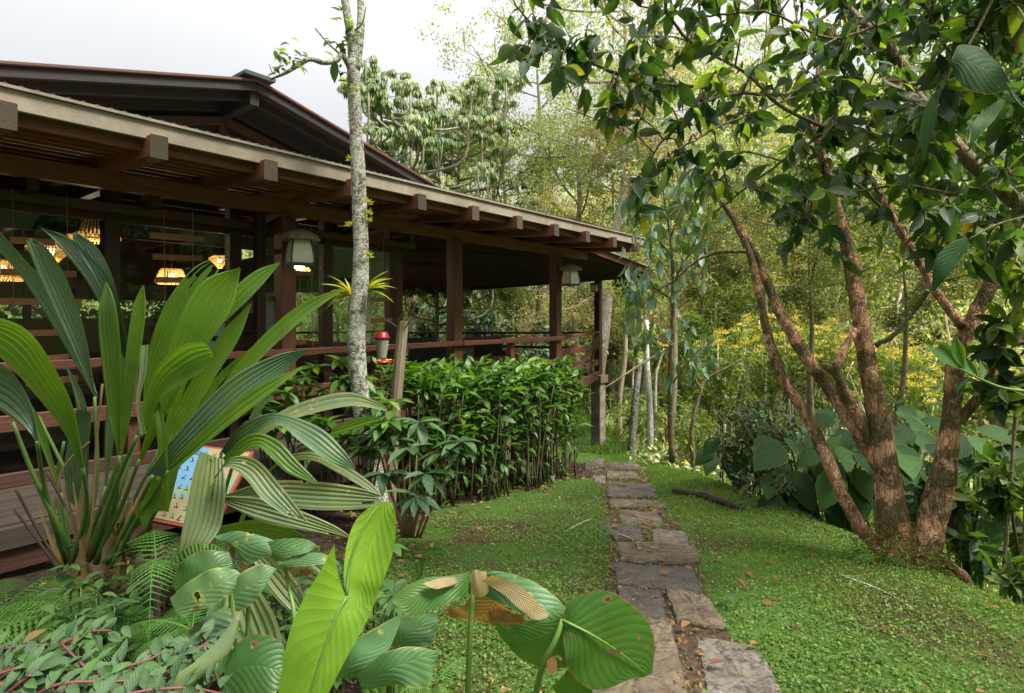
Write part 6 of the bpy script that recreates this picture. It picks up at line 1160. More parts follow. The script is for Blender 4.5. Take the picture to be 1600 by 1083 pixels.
# fixed big branches on the pale trunk
# far forest mass on the hillside: trunks and crowns that read as one wood
fa = Acc(); ft = Acc(); cs, cr_ = [], []; N_F = 0
for k in range(560):
    a = rng.uniform(-1.0, 1.02); R = 23+rng.random()**1.3*52; X, Y = R*math.sin(a)*1.1, R*math.cos(a)
    if X < -9 and Y < 20: continue
    z0 = float(H(X, Y)); hh_ = rng.uniform(3.5, 7.5); rr_ = rng.uniform(1.3, 2.4)*(1+R/90)
    for j in range(7): cs.append([X+rng.normal(0, rr_*.55), Y+rng.normal(0, rr_*.55), z0+hh_*rng.uniform(.35, 1)]); cr_.append(rr_*.45)
    if R < 45: ft.add(*tube_data([(X, Y, z0-.2), (X+rng.normal(0, .3), Y, z0+hh_*.5), (X+rng.normal(0, .5), Y, z0+hh_*.9)], [.10, .08, .03], 5))
cs = np.array(cs); Rc = np.hypot(cs[:, 0], cs[:, 1]); o_ = np.argsort(Rc); third = len(o_)//3
for part, per, lf in ((o_[:third], 62, .19), (o_[third:2*third], 44, .27), (o_[2*third:], 34, .40)):
    clump_leaves(fa, cs[part], np.array(cr_)[part], per, lf, T_DIA, .8)
m_forest = leaf_mat('hillside_forest_leaf', [(0, (.13, .20, .07)), (.3, (.26, .34, .13)), (.55, (.44, .49, .22)), (.75, (.48, .47, .27)), (.9, (.60, .62, .36)), (1, (.22, .20, .11))], .42, .6, .2, noise_amt=.1, tcol=1.4)
ff = fa.obj('hillside_forest', m_forest); tag(ff, 'sunlit wood covering the far slope behind the garden', 'forest', None, 'stuff')
fr_ = ft.obj('forest_trunks', M_BARKF, None, True); fr_.parent = ff; tag(fr_, kind='stuff')
# undergrowth in the valley and behind the terrace
ug = Acc(); cs, cr_ = [], []
while len(cs) < 1500:
    X, Y = rng.uniform(-10, 20), rng.uniform(9.5, 30)
    if X < 2.4+.12*(Y-10) and Y < 18.5 and X > -12: continue
    if .9 < X/Y*9 < 1.9 and Y < 26: 
        if rng.random() < .93: continue
    hgt = rng.uniform(.1, 1.0)*min(1, (Y-8)/7)*(.5 if X < 5 else 1); cs.append([X, Y, float(H(X, Y))+hgt*.6]); cr_.append(rng.uniform(.3, .8))
cs = np.array(cs); clump_leaves(ug, cs, np.array(cr_), 75, .14, T_DIA, .9)
tag(ug.obj('undergrowth', m_forest), 'tangled sunny undergrowth filling the valley below the trees', 'undergrowth', None, 'stuff')
# bare pale saplings and poles in the middle distance
for k, (x0, y0, x1, y1, d_, r, lab) in enumerate([(1016, 645, 1010, 500, 13, 4.6, 'short white trunk catching the light right of the terrace corner'), (988, 690, 1000, 560, 13, 6, 'mossy gnarled trunk leaning by the bend of the path'), (1047, 712, 1052, 420, 12, 5.5, 'grey straight trunk right of the path bend'),
    (1084, 730, 1098, 600, 10.5, 3.6, 'thin dark forked sapling on the grass edge'), (1024, 600, 1038, 545, 15, 2.5, 'very thin pale leaning sapling behind the white trunk'), (1132, 640, 1128, 560, 14, 2.5, 'pale pole left of the yellow flowers'), (968, 620, 975, 480, 17, 4, 'pale thin trunk close to the terrace corner post'), (1212, 795, 1210, 675, 6.6, 4.5, 'dark cut post standing in the dark bush at the bank')]):
    b = P(x0, y0, d_); t = thing('bare_tree', b, lab, 'tree' if k != 7 else 'post'); a = Acc(); tp = P(x1, y1, d_); b2 = b.copy(); b2[2] = min(b[2], float(H(b[0], b[1]))-.1)
    add_tube(a, [b2, b, lerp(b, tp, .5)+[rng.normal(0, .06), 0, 0], tp], [r*1.3*d_/900, r*1.1*d_/900, r*d_/900, r*.7*d_/900], 8, n=18, jitter=.08); a.obj('trunk', (M_BARKW, M_BARKG, M_BARKF, M_BARKO, M_BARKP, M_BARKP, M_BARKF, M_DARKTW)[k], t, True)
    if k == 3:
        stalk(t, [(1096, 605, 10.5), (1108, 590, 10.5), (1135, 575, 10.4), (1160, 560, 10.4)], [.03, .025, .012], M_BARKO, 'branch'); stalk(t, [(1096, 610, 10.5), (1086, 590, 10.5), (1090, 560, 10.5), (1105, 535, 10.5)], [.03, .02, .01], M_BARKO, 'branch')
    if k == 1:
        stalk(t, [(944, 607, 11), (985, 580, 11.5), (1030, 552, 12), (1075, 528, 12)], [.012, .028, .016], M_BARKO, 'branch')
# pale drooping-leaf tree
pl_ = thing('drooping_leaf_tree', P(1045, 720, 8.6), 'small tree with pairs of hanging pale blue green leaves right of the terrace roof end', 'tree')
stalk(pl_, [(1050, 722, 8.6), (1047, 600, 8.6), (1052, 480, 8.5), (1048, 380, 8.4), (1035, 290, 8.3)], [.045, .04, .03, .02, .012], M_BARKO, 'trunk', 20)
for q in ([(1052, 470, 8.5), (1010, 440, 8.3), (985, 420, 8.2)], [(1052, 440, 8.5), (1085, 380, 8.3), (1100, 330, 8.2)], [(1050, 400, 8.4), (1010, 350, 8.2), (990, 300, 8.1)], [(1048, 370, 8.4), (1075, 300, 8.3), (1090, 250, 8.2)], [(1050, 540, 8.5), (1010, 520, 8.3), (985, 500, 8.2)], [(1050, 600, 8.5), (1080, 560, 8.3), (1100, 540, 8.2)]):
    stalk(pl_, q, [.014, .01, .006], M_BARKO, 'branch'); pts = crm([P(*p) for p in q], 11); n = 24; c = pts[rng.integers(2, 11, n)]+rng.normal(0, .13, (n, 3)); dd = rdir(n)*.5+[0, 0, -1.]
    leaf_objects(pl_, [TL['pale']], c, dd, rdir(n, -.3, .3), rng.uniform(.19, .30, n))
n = 130; xs, ys = rng.uniform(975, 1105, n), rng.uniform(240, 520, n); c = np.array([P(x, y, dd_) for x, y, dd_ in zip(xs, ys, rng.uniform(8.0, 8.8, n))]); a = Acc(); scatter(a, T_OVAL, c, rdir(n)*.5+[0, 0, -1.], rdir(n, -.3, .3), rng.uniform(.16, .28, n), rng.random(n)); tag(a.obj('foliage', M_PALELF, pl_, True), kind='stuff')
# yellow flowering shrubs
for k, (x, y, d_, w, lab) in enumerate([(1120, 545, 15, 1.1, 'yellow flowering shrub, leftmost of the flowering row beyond the bank'), (1185, 535, 15.5, 1.2, 'yellow flowering shrub seen left of the thin cinnamon stem'), (1245, 545, 14.5, 1.2, 'yellow flowering shrub between the thin and the mossy cinnamon stems'),
    (1320, 565, 15, 1.3, 'yellow flowering shrub left of the central cinnamon trunk'), (1395, 560, 15.5, 1.3, 'yellow flowering shrub right of the central cinnamon trunk'), (1455, 575, 16, 1.2, 'yellow flowering shrub left of the right hand cinnamon trunk'), (1215, 515, 16.5, .8, 'high tuft of yellow flowers behind the flowering row'), (1425, 615, 13, 1.1, 'low patch of yellow flowers nearest the big leaved plants')]):
    c0_ = P(x, y, d_); g0 = float(H(c0_[0], c0_[1])); t = thing('yellow_flower_shrub', (c0_[0], c0_[1], g0), lab, 'shrub', 'yellow flowering shrubs beyond the bank')
    fcs = c0_+[0, 0, .15]+rng.normal(0, 1, (34, 3))*[w*.55, w*.4, .2]; a = Acc(); clump_leaves(a, fcs, .16, 34, .055, T_DIAW, .35); a.obj('flower', M_YELLOW, t)
    a = Acc(); clump_leaves(a, fcs-[0, 0, .28], .36, 26, .2, T_DIAN, .8, down=.3); clump_leaves(a, c0_+rng.normal(0, 1, (16, 3))*[w*.5, w*.4, .3]-[0, 0, .9], .45, 30, .2, T_DIAN, .9, down=.3); a.obj('foliage', M_FAR2, t)
    for j in range(7): a = Acc(); q = fcs[j]; a.add(*tube_data([np.array([lerp(c0_, q, .5)[0], q[1], g0-.1]), (q+[c0_[0], c0_[1], g0])/2, q-[0, 0, .1]], [.035, .03, .015], 6)); a.obj('stem', M_BARKP, t, True)
# big leaved plants on the bank behind the cinnamon tree
def bigplant(x, y, d_, nl_, sz, label, spread=1.0, mats='big', xr=60, yr=50):
    c = P(x, y, d_); g0 = float(H(c[0], c[1])); t = thing('broad_leaved_plant', (c[0], c[1], g0), label, 'plant', 'broad leaved plants on the bank')
    for j in range(int(nl_*1.7)):
        xx, yy = x+random.uniform(-xr, xr), y+random.uniform(-yr, yr*.9); q = P(xx, yy, d_+random.uniform(-.5, .5)); f = (yy-(y-yr))/(2*yr)
        d = np.array([(xx-x)/xr*.8+random.gauss(0, .25), -.6+random.gauss(0, .2), -.1-1.0*f]); up = np.array([random.gauss(0, .2), -.6, .75])
        leaf_objects(t, [TL['big']], q[None], d[None], up[None], np.array([sz*.72*random.uniform(.7, 1.2)]))
        if j % 2 == 0: a = Acc(); add_tube(a, [np.array([c[0]+random.gauss(0, .1), c[1], g0]), (q+[c[0], c[1], g0])/2+[0, 0, .15], q], [.016, .012, .008], 6, n=8); a.obj('stalk', M_STALK, t, True)
for q in ((1150, 690, 7.6, 14, .5, 'broad leaved plant left of the dark cut post at the bank edge', 1, 'big', 42, 45), (1255, 745, 6.2, 16, .58, 'broad leaved plant drooping between the cut post and the thin cinnamon stem', 1, 'big', 45, 60), (1330, 715, 5.9, 22, .52, 'broad leaved plant directly behind the fork of the cinnamon tree', 1, 'big', 60, 75),
          (1425, 730, 5.6, 16, .5, 'broad leaved plant between the two thick cinnamon trunks', 1, 'big', 40, 80), (1520, 740, 5.6, 20, .46, 'broad leaved plant right of the thick right hand trunk', 1, 'big', 55, 75), (1290, 670, 7.5, 12, .5, 'pale broad leaved plant highest up behind the thin cinnamon stem', 1, 'big', 60, 30), (1390, 665, 7.4, 12, .5, 'broad leaved plant with upturned pale leaves under the yellow flowers', 1, 'big', 50, 35)): bigplant(*q)
def bush(x, y, d_, rx, rz, n, leaf, mat, label, T=T_DIA, name='bush', stemm=M_DARKTW, stems_=6, cat='bush', group=None):
    c = P(x, y, d_); g0 = float(H(c[0], c[1])); t = thing(name, (c[0], c[1], min(g0, c[2]-.1)), label, cat, group)
    cc = c+rng.normal(0, 1, (max(8, n//45), 3))*[rx*.5, rx*.4, rz*.5]; a = Acc(); clump_leaves(a, cc, min(rx, rz)*.35, 45, leaf, T, .8, down=.3); o = a.obj('foliage', mat, t, len(T[0]) > 4)
    for j in range(stems_): q = cc[j % len(cc)]; s_ = Acc(); add_tube(s_, [np.array([c[0]+rng.normal(0, .06), c[1]+rng.normal(0, .06), min(g0, c[2]-.1)]), (q+c)/2-[0, 0, rz*.4], q], [.015, .01, .005], 5, n=7); s_.obj('stem', stemm, t, True)
    return t
m_dk = leaf_mat('dark_bush_leaf', [(0, (.03, .055, .025)), (.5, (.06, .09, .04)), (.8, (.12, .10, .06)), (1, (.08, .20, .03))], .3, .5, .4, noise_amt=.2)
bush(1185, 690, 7.0, .55, .55, 1500, .085, m_dk, 'dark fine leaved bush round the cut post at the bank edge', T_SMALL)
bush(1225, 770, 5.9, .35, .25, 500, .07, m_dk, 'low dark trailing bush at the foot of the cut post', T_SMALL)
bush(1500, 790, 4.9, .3, .5, 420, .17, M_CANOPY, 'dark leaved bush filling the gap right of the cinnamon tree base', T_OVAL)
bush(1585, 560, 3.6, .22, .8, 420, .14, M_CANOPY, 'dark leafy mass hanging down the right picture edge', T_OVAL, 'hanging_foliage', M_BARKO, 2)
bush(1590, 760, 3.8, .24, .7, 420, .13, M_FAR2, 'light green leafy bush at the lower right edge', T_OVAL, stems_=2)
bush(1595, 900, 3.5, .1, .25, 140, .10, M_FAR2, 'leafy undergrowth in the bottom right corner below the light bush', T_OVAL)
bush(1020, 640, 15, .9, .6, 1100, .2, M_FAR1, 'bright green bush by the gnarled trunk at the path bend', T_DIAN)
bush(975, 655, 18, 1.2, .7, 1100, .2, M_FAR1, 'fresh green bush beyond the concrete pier', T_DIAN); bush(1085, 680, 12, .6, .5, 900, .15, M_FAR1, 'light green bush behind the forked sapling', T_DIAN)
bush(1120, 610, 13, .9, .6, 1200, .15, M_FAR2, 'green bush under the leftmost yellow flowers', T_DIA)
for x, y, d_, lab in ((765, 510, 18.5, 'blue green leafy plant seen between the terrace posts'), (665, 500, 19, 'blue green leafy plant seen behind the stake'), (845, 545, 17, 'small leafy shrub seen under the terrace rail')): bush(x, y, d_, .9, .7, 600, .24, M_PALELF, lab, T_OVAL)
for k, (u, v) in enumerate(((-2.6, 10), (-.8, 10.4), (1.0, 9.8), (2.6, 10.6), (4.2, 10.2), (-4, 11))):
    q = B(u, v, 0); t = thing('bush', (q[0], q[1], float(H(q[0], q[1]))), ('dark tall bush behind the leftmost back window', 'dark bush behind the back windows beyond the red cloth table', 'dark bush beyond the dining table', 'dark bush seen through the glass left of the lantern', 'dark bush behind the rear corner of the room', 'dark bush far left behind the lodge')[k], 'bush', 'dark bushes behind the lodge')
    a = Acc(); clump_leaves(a, np.array([q[0], q[1], 1.5])+rng.normal(0, 1, (36, 3))*[.6, .6, 1.1], .5, 50, .2, T_DIA, 1, down=.3); a.obj('foliage', m_dk, t)
    a = Acc(); a.add(*tube_data([(q[0], q[1], float(H(q[0], q[1]))), (q[0]+.1, q[1], 2)], [.06, .03], 6)); a.obj('stem', M_DARKTW, t)
# unseen tree added just behind the viewpoint so its crown shades the near bed
ov = thing('added_shade_tree', (1.2, -2.2, 0), 'unseen leafy tree added behind the viewpoint to shade the palm bed', 'tree'); a = Acc(); add_tube(a, [(1.2, -2.2, -.2), (1.0, -1.6, 2.5), (.6, -.6, 5), (.2, .8, 7)], [.18, .15, .11, .05], 9, n=20)
cs = []
for k in range(26):
    an, rr_ = rng.uniform(0, 6.28), 3.0*math.sqrt(rng.random()); c = np.array([-.1+rr_*math.cos(an), 1.6+rr_*math.sin(an)*.9, 6.2+rng.uniform(0, 1.6)]); cs.append(c); add_tube(a, [(.4, 0, 5.8), (c+[.4, 0, 5.8])/2+[0, 0, .3], c], [.05, .03, .01], 5, n=6)
a.obj('trunk', M_BARKO, ov, True); a = Acc(); clump_leaves(a, cs, .75, 62, .16, T_DIA, .5, down=.4); a.obj('crown', M_CANOPY, ov)
# view behind the lodge: pale hut wall and garden
hut = thing('white_hut', (-8.2, 16.5, -1.0), 'small white hut glimpsed through the lodge windows', 'hut')
bar('wall', hut, (-9.9, 16.6, 1.2), (-6.4, 16.6, 1.2), .1, 2.4, plain('white_plaster', (.62, .64, .66), .9)); bar('roof', hut, (-10.1, 16.3, 2.5), (-6.2, 16.3, 2.5), 1.2, .12, M_METALROOF); bar('door', hut, (-8.0, 16.53, .9), (-7.4, 16.53, .9), .05, 1.6, M_WOOD); bar('window', hut, (-9.3, 16.53, 1.3), (-8.7, 16.53, 1.3), .05, .6, M_BLACK)
for k, (X, Y) in enumerate(((-13, 17), (-16, 13), (-11, 21), (-19, 9), (-14, 8.5), (-7, 24))):
    t = thing('forest_tree', (X, Y, float(H(X, Y))-.1), ('round tree behind the left end of the lodge', 'leafy tree seen dimly through the leftmost windows', 'tree behind the white hut', 'tree far left of the lodge', 'tree close behind the lodge back windows', 'tree seen through the glass above the rail')[k], 'tree', 'trees behind the lodge', k*1.3, .62)
    for nm, me in zip(('trunk', 'crown'), TM[('broad1', 'broad2', 'broad1', 'broad2', 'broad2', 'broad1')[k]]): o = bpy.data.objects.new(nm, me); COL.objects.link(o); o.parent = t

# ------------------------------------------------------------------ fallen wood and leaves
lg = thing('fallen_branch', ground_hit(1060, 775), 'dark rotten branch lying in the grass right of the path', 'branch'); q0, q1, q2 = ground_hit(1052, 772), ground_hit(1105, 781), ground_hit(1162, 800)
a = Acc(); add_tube(a, [q0+[0, 0, .03], q1+[0, 0, .04], q2+[0, 0, .02]], [.035, .05, .03], 8, n=20, jitter=.15); a.obj('bough', M_DARKTW, lg, False)
for i, (x0, y0, x1, y1) in enumerate(((1310, 905, 1440, 968), (885, 835, 925, 815), (965, 840, 1000, 862))):
    q0, q1 = ground_hit(x0, y0), ground_hit(x1, y1); a = Acc(); add_tube(a, [q0+[0, 0, .03], (q0+q1)/2+[.02, 0, .045], q1+[0, 0, .03]], [.004, .006, .003], 5, n=12, jitter=.1)
    o = a.obj('fallen_twig', M_BARKG, None, True, origin=(q0+q1)/2); tag(o, ('long pale twig lying on the grass below the cinnamon tree', 'short pale twig on the grass left of the path', 'pale twig lying across the tan stone')[i], 'twig')
for i, (x, y, sz, rn, lab) in enumerate(((1145, 918, .10, .45, 'curled brown leaf on the grass right of the pale stone'), (1132, 943, .11, .0, 'pale green leaf lying beside the tan square stone'), (1172, 1025, .07, .45, 'round brown leaf on the nearest pale stone'), (1108, 1058, .08, .45, 'dark brown leaf on the left edge of the nearest pale stone'),
    (1065, 998, .07, .45, 'brown leaf in the soil gap between the two nearest stones'), (1128, 880, .05, .9, 'small tan leaf on the grass right of the path'), (765, 860, .05, .9, 'orange leaf on the grass below the hedge'), (812, 798, .06, .1, 'brown leaf in the dirt under the hedge'), (1215, 912, .07, .1, 'brown leaf in the grass left of the long twig'))):
    q = ground_hit(x, y); o = inst('fallen_leaf', tmesh('fallen_leaf', leaf_template(.5, 6, .3, .2), M_LITTER if i != 1 else M_EARD, True, rn), q+[0, 0, .045 if 'stone' not in lab else .055], (random.uniform(-.2, .3), random.uniform(-.3, .3), random.uniform(0, 6)), sz); tag(o, lab, 'leaf')
def inpath(X, Y, grow=0):
    r = np.zeros(len(X), bool)
    for p in stone_polys:
        c = p.mean(0); r |= inside(c+(p-c)*(1+grow), X, Y)
    bp = np.vstack([bl[:, :2]+[.03, 0], (brr[:, :2]-[.03, 0])[::-1]]); bed = inside(bp, X, Y); return r, bed
def cover(n, xr, yr, pw=1.0, hedge=True):
    X = rng.uniform(*xr, n); Y = yr[0]+(yr[1]-yr[0])*rng.random(n)**pw
    st_, bed = inpath(X, Y, -.12); keep = ~st_ & (~bed | (rng.random(n) < .38))
    # keep clear of the lodge and its platform, thin out under the hedge
    Dp = -(X*nv[0]+(Y)*(nv[1]))  # distance from camera plane parallel to the front
    aa_, ww_ = (X+4)*.624+(Y-4.5)*.7814, (X+4)*.7814-(Y-4.5)*.624
    keep &= (ww_ > bedw(aa_)+.12*np.sin(aa_*2.3)+rng.normal(-.05, .13, n)) | (Y > 16)
    return X[keep], Y[keep], Dp[keep]
# grass blades
def soil_amt(X, Y): return .5+.5*np.sin(X*1.9+np.sin(Y*1.3)*1.7)*np.sin(Y*2.1+np.cos(X*1.1)*2.0)
gr = Acc(); T_BL = (np.array([(-.06, 0, 0), (.06, 0, 0), (.035, .6, .04), (-.035, .6, .04), (0, 1, .15)]), np.array([(0, 1, 2, 3)]), np.array([(0, 0), (1, 0), (1, .6), (0, .6), (.5, 1)]))
T_BL = (np.array([(-.05, 0, 0), (.05, 0, 0), (.012, 1, .22), (-.012, 1, .22)]), np.array([(0, 1, 2, 3)]), np.array([(0, 0), (1, 0), (1, 1), (0, 1)]))
def blades(n, xr, yr, hgt, pw=1.0, thin=None, w=1.0):
    X, Y, Dp = cover(n, xr, yr, pw)
    if thin is not None: k = thin(X, Y, Dp); X, Y = X[k], Y[k]
    Zz = H(X, Y)-.004; pos = np.stack([X, Y, Zz], -1); m_ = len(pos); d = rng.normal(0, .45, (m_, 3)); d[:, 2] = 1; up = rdir(m_, -.2, .2)
    scatter(gr, T_BL, pos, d, up, hgt*rng.uniform(.45, 1.3, m_), np.clip(rng.random(m_)*.6+.4*rng.random(m_)*(1-soil_amt(X, Y))+.0, 0, .999))
edge = lambda X, Y, D_: rng.random(len(X)) < np.clip(.5+.9*sstep(X, 1.5, 2.4)-.5*soil_amt(X, Y)-.75*sstep(D_, 3.6, 4.3), .04, 1)
blades(105000, (-1.6, 3.6), (2.0, 7.5), .034, 1.15, edge)
blades(60000, (-.6, 4.4), (6.5, 12.5), .055, 1.0, edge)
blades(22000, (1.6, 3.6), (3.0, 11), .055, 1.0, None)
blades(34000, (.6, 6.5), (12, 27), .20, 1.0, None); blades(26000, (3.2, 11.5), (3.5, 14), .13, 1.0, None)
tag(gr.obj('grass', M_GRASS), 'short bright green grass on both sides of the stone path', 'grass', None, 'stuff')
# small round-leaved ground cover
cv = Acc(); T_CL = (np.array([(0, 0, 0), (.45, .5, .08), (0, 1, 0), (-.45, .5, .08)]), np.array([(0, 1, 2, 3)]), np.array([(.5, 0), (1, .5), (.5, 1), (0, .5)]))
X_ = rng.uniform(-1.6, 3.4, 9000); Y_ = 2.0+6.5*rng.random(9000)**1.2; k_ = rng.random(9000) < .25+.75*soil_amt(X_, Y_); X_, Y_ = X_[k_], Y_[k_]; m2_ = len(X_); cr2 = Acc()
scatter(cr2, T_DIA, np.stack([X_, Y_, H(X_, Y_)+.02], -1), rdir(m2_, -.1, .2), rdir(m2_, .4, 1), rng.uniform(.008, .028, m2_), rng.random(m2_)); tag(cr2.obj('leaf_crumbs', M_LITTER), 'tiny brown bits of dead leaf scattered through the lawn', 'leaf litter', None, 'stuff')
X, Y, Dp = cover(190000, (-1.4, 3.4), (1.9, 8.0), 1.2); k = rng.random(len(X)) < np.clip(.06+.85*(1-soil_amt(X, Y))-.8*sstep(Dp, 3.7, 4.3), .02, 1); X, Y = X[k], Y[k]; m_ = len(X)
pos = np.stack([X, Y, H(X, Y)+rng.uniform(.004, .038, m_)], -1); scatter(cv, T_CL, pos, rdir(m_, -.2, .3), rdir(m_, .4, 1), rng.uniform(.008, .021, m_), rng.random(m_))
tag(cv.obj('ground_cover', M_CLOVER), 'tiny round leaved creeping ground cover mixed into the grass', 'ground cover', None, 'stuff')
# leaf litter
lt = Acc(); X = rng.uniform(-3.2, 3.2, 5200); Y = 1.9+7.6*rng.random(5200)**1.1; Dp = -(X*nv[0]+Y*nv[1]); st_, bed = inpath(X, Y)
aa_, ww_ = (X+4)*.624+(Y-4.5)*.7814, (X+4)*.7814-(Y-4.5)*.624; k = (Dp < 5.4) & (rng.random(5200) < np.where(ww_ < bedw(aa_)+.25, .9, np.where(bed & ~st_, .9, .45*(.10+.25*soil_amt(X, Y))))); X, Y, Dp, sb_ = X[k], Y[k], Dp[k], (st_)[k]; m_ = len(X)
pos = np.stack([X, Y, H(X, Y)+np.where(sb_, .055, .022)], -1); scatter(lt, T_SMALL, pos, rdir(m_, -.15, .15), rdir(m_, .6, 1), rng.uniform(.02, .075, m_), rng.random(m_))
n = 260; bi = rng.integers(0, 39, n); s = rng.random(n)[:, None]; q = bl[bi]*(1-s)+brr[bi]*s; q[:, 2] = H(q[:, 0], q[:, 1])+.055; scatter(lt, T_SMALL, q, rdir(n, -.1, .1), rdir(n, .7, 1), rng.uniform(.012, .04, n), rng.random(n))
tag(lt.obj('leaf_litter', M_LITTER), 'brown fallen leaf litter under the hedge and along the path', 'leaf litter', None, 'stuff')
# dark planted bed at lower left: seedlings, ferns, creeper
def pinna(ns=15):
    V, UV, F = [], [], []
    for i_ in range(ns):
        t_ = i_/(ns-1); w_ = .052*(1-t_)**.6*(1 if i_ % 2 else .38)
        for s_ in (-1, 0, 1): V.append((s_*w_, t_+(.03 if i_ % 2 else 0)*abs(s_), -.2*t_*t_)); UV.append((.5+s_*.5, t_))
    for i_ in range(ns-1):
        for j_ in range(2): a_ = i_*3+j_; F.append((a_, a_+1, a_+4, a_+3))
    return np.array(V), np.array(F), np.array(UV)
T_PINNA = pinna()
def fern(name, q, label, nfr=6, ln=.55, az=None, el=.6, scale=1.0):
    t = thing(name, q, label, 'fern')
    rz = Acc(); g_ = np.asarray(q, float).copy(); g_[2] = float(H(g_[0], g_[1]))-.03; add_tube(rz, [g_, np.asarray(q, float)+[0, 0, .01]], [.022, .012], 6); rz.obj('rootstock', M_DARKTW, t)
    for j in range(nfr):
        a_ = (az[j] if az else j*6.28/nfr+rng.random()); L_ = ln*rng.uniform(.8, 1.15); d0 = np.array([math.cos(a_), math.sin(a_), 0]); s = np.linspace(0, 1, 26); pts = np.asarray(q)+d0*L_*s[:, None]*.9+np.array([0, 0, 1.])*(L_*(el*s-el*1.15*s**2.2))[:, None]
        a = Acc(); add_tube(a, pts, np.linspace(.004, .001, 26), 4); tg = nrm(np.gradient(pts, axis=0)); side = nrm(np.cross(tg, [0, 0, 1.])); upn = np.cross(side, tg)
        kk2 = np.arange(2, 26, 1); wv_ = L_*.27*np.sin(PI*np.minimum(1, (kk2/25)**.8*.93+.07))*scale
        for sg_ in (-1, 1):
            scatter(a, T_PINNA, pts[kk2], nrm(side[kk2]*sg_+tg[kk2]*.45-upn[kk2]*.25), upn[kk2], wv_, rng.random(len(kk2)))
        a.obj('frond', M_FERN, t)
fern('fern', P(135, 955, 2.7), 'feathery green fern spreading towards the lower left corner', 6, .62, [3.4, 3.0, 3.8, 2.6, 4.3, 4.9], .45)
fern('fern', P(245, 905, 2.4), 'upright light green fern in front of the bird chart board', 5, .42, [.6, 1.4, 5.2, 0.1, 2.2], 1.3)
fern('fern', P(60, 985, 2.5), 'low fern with hanging fronds at the left edge above the creeping shrub', 6, .45, [3.3, 3.9, 2.7, 4.6, 5.3, 1.6], .4)
fern('fern', P(10, 945, 2.9), 'fern behind the low fern touching the left picture edge', 6, .5, [3.3, 0.2, 5.6, 4.6, 2.3, 1.2], .5)
fern('fern', P(300, 985, 2.2), 'dark fern under the clustered ear leaves', 6, .33)
fern('fern', P(200, 1000, 2.3), 'small dark fern in the shade between the palm base and the creeping shrub', 5, .35)
fern('fern', P(680, 1070, 2.2), 'small fern at the edge of the grass behind the drooping ear leaf', 4, .25)
fern('fern', ground_hit(1375, 885)+[0, 0, .05], 'small fern in the grass left of the cinnamon tree base', 4, .25)
gc = thing('garden_seedlings', ground_hit(250, 960), 'dense small leafy seedlings round the palm plant bases', 'plants'); gc['kind'] = 'stuff'
a = Acc()
for k in range(210):
    x, y, d_ = random.uniform(90, 640), random.uniform(850, 1080), random.uniform(2.2, 3.2); q = P(x, y, d_); g0 = float(H(q[0], q[1]))
    if q[2] > g0+.5: q[2] = g0+random.uniform(.1, .5)
    q[2] = max(q[2], g0+.05); whorl(a, q, random.randint(5, 8), random.uniform(.06, .12), T_OVAL, (-.2, .6)); add_tube(a, [(q[0], q[1], g0), q], [.005, .003], 4)
a.obj('foliage', leaf_mat('seedling_leaf', [(0, (.02, .06, .015)), (.6, (.04, .105, .024)), (1, (.08, .17, .04))], .3, .45, .4, veins=(7, 6, .3), noise_amt=.1), gc, True)
cp = thing('creeping_shrub', P(150, 1090, 1.9), 'creeping shrub with dull grey green leaves on reddish stems in the bottom left corner', 'shrub')
runs = [[(-20, 1060, 1.7), (60, 1030, 1.75), (130, 990, 1.8), (175, 985, 1.85)], [(-20, 1020, 1.8), (30, 1010, 1.8), (90, 1005, 1.85), (130, 985, 1.9)], [(100, 1080, 1.6), (170, 1050, 1.65), (235, 1030, 1.7), (270, 1005, 1.75)], [(20, 1110, 1.5), (90, 1070, 1.5), (180, 1065, 1.55), (260, 1060, 1.6)],
 [(120, 1120, 1.45), (200, 1085, 1.5), (290, 1075, 1.55), (350, 1085, 1.6)], [(180, 1090, 1.7), (140, 1050, 1.7), (95, 1005, 1.75)], [(-10, 1100, 1.5), (40, 1060, 1.5), (60, 1040, 1.55)], [(250, 1050, 1.65), (300, 1020, 1.7), (330, 1000, 1.75)]]
cpos, cdir = [], []
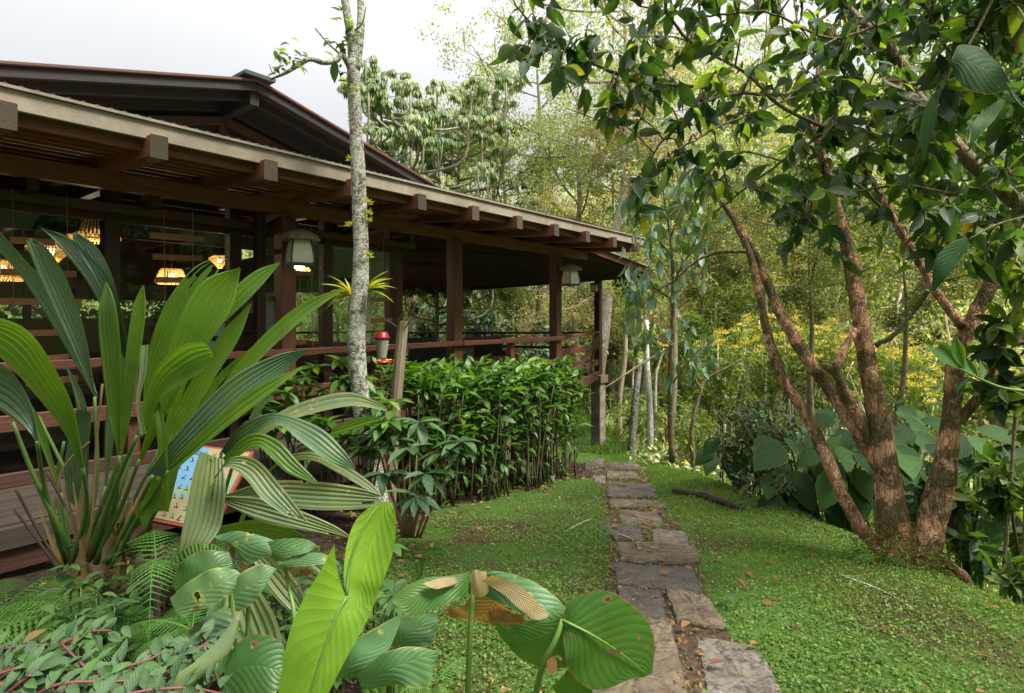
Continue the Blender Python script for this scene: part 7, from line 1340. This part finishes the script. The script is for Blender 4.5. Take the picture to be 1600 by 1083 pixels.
for q in runs:
    stalk(cp, q, [.005, .004, .003], M_STALKR, 'stem', 16, 6); pts = crm([P(*p) for p in q], 15); tg = nrm(np.gradient(pts, axis=0))
    for k in range(1, 15):
        for s_ in (-1, 1): sd_ = nrm(np.cross(tg[k], [0, -.5, 1.]))*s_; cpos.append(pts[k]+rng.normal(0, .012, 3)); cdir.append(sd_+tg[k]*.5+rng.normal(0, .35, 3))
cpos, cdir = np.array(cpos), np.array(cdir); leaf_objects(cp, [TL['creep']], cpos, cdir, np.tile([[0, -.55, 1.]], (len(cpos), 1))+rng.normal(0, .3, (len(cpos), 3)), rng.uniform(.04, .085, len(cpos)))
stalk(cp, [(105, 1075, 1.8), (130, 1035, 1.8), (128, 1010, 1.8), (95, 1003, 1.8)], .007, M_STALKB, 'stem')
# woody stems carrying it
for x, y, d_ in ((60, 1040, 1.75), (130, 1000, 1.8), (175, 1055, 1.65), (255, 1040, 1.67), (40, 1070, 1.5), (180, 1075, 1.55), (290, 1075, 1.56), (320, 1010, 1.72)):
    q = P(x, y, d_); g_ = np.array([q[0]+.06, q[1]+.12, float(H(q[0], q[1]))-.02]); a = Acc(); add_tube(a, [g_, (g_+q)/2+[.03, 0, .03], q], [.009, .006, .004], 5, n=8); a.obj('stem', M_STALKB, cp, True)
# creeping foliage under it
a = Acc()
for k in range(26): whorl(a, P(random.uniform(-60, 360), random.uniform(1045, 1130), random.uniform(1.55, 2.1)), 5, random.uniform(.05, .09), T_OVAL, (-.3, .5), (0, -.4, 1))
tag(a.obj('foliage', M_CREEP, cp, True), kind='stuff')
# little plant with curly leaves by the lawn
lp2 = thing('young_plant', ground_hit(655, 905), 'small curly leaved young plant at the left edge of the lawn', 'plant')
for q in ([(655, 905, 3.7), (660, 875, 3.7), (668, 862, 3.7), (690, 860, 3.7)], [(655, 905, 3.7), (650, 885, 3.7), (665, 876, 3.7), (672, 882, 3.7)], [(655, 905, 3.7), (645, 870, 3.7), (630, 862, 3.7)]): ribbon('leaf', [(x-1, y-4, d_) for x, y, d_ in q], [(x+3, y+4, d_) for x, y, d_ in q], M_EARG, lp2, ns=12, nc=5, pleat=.001)
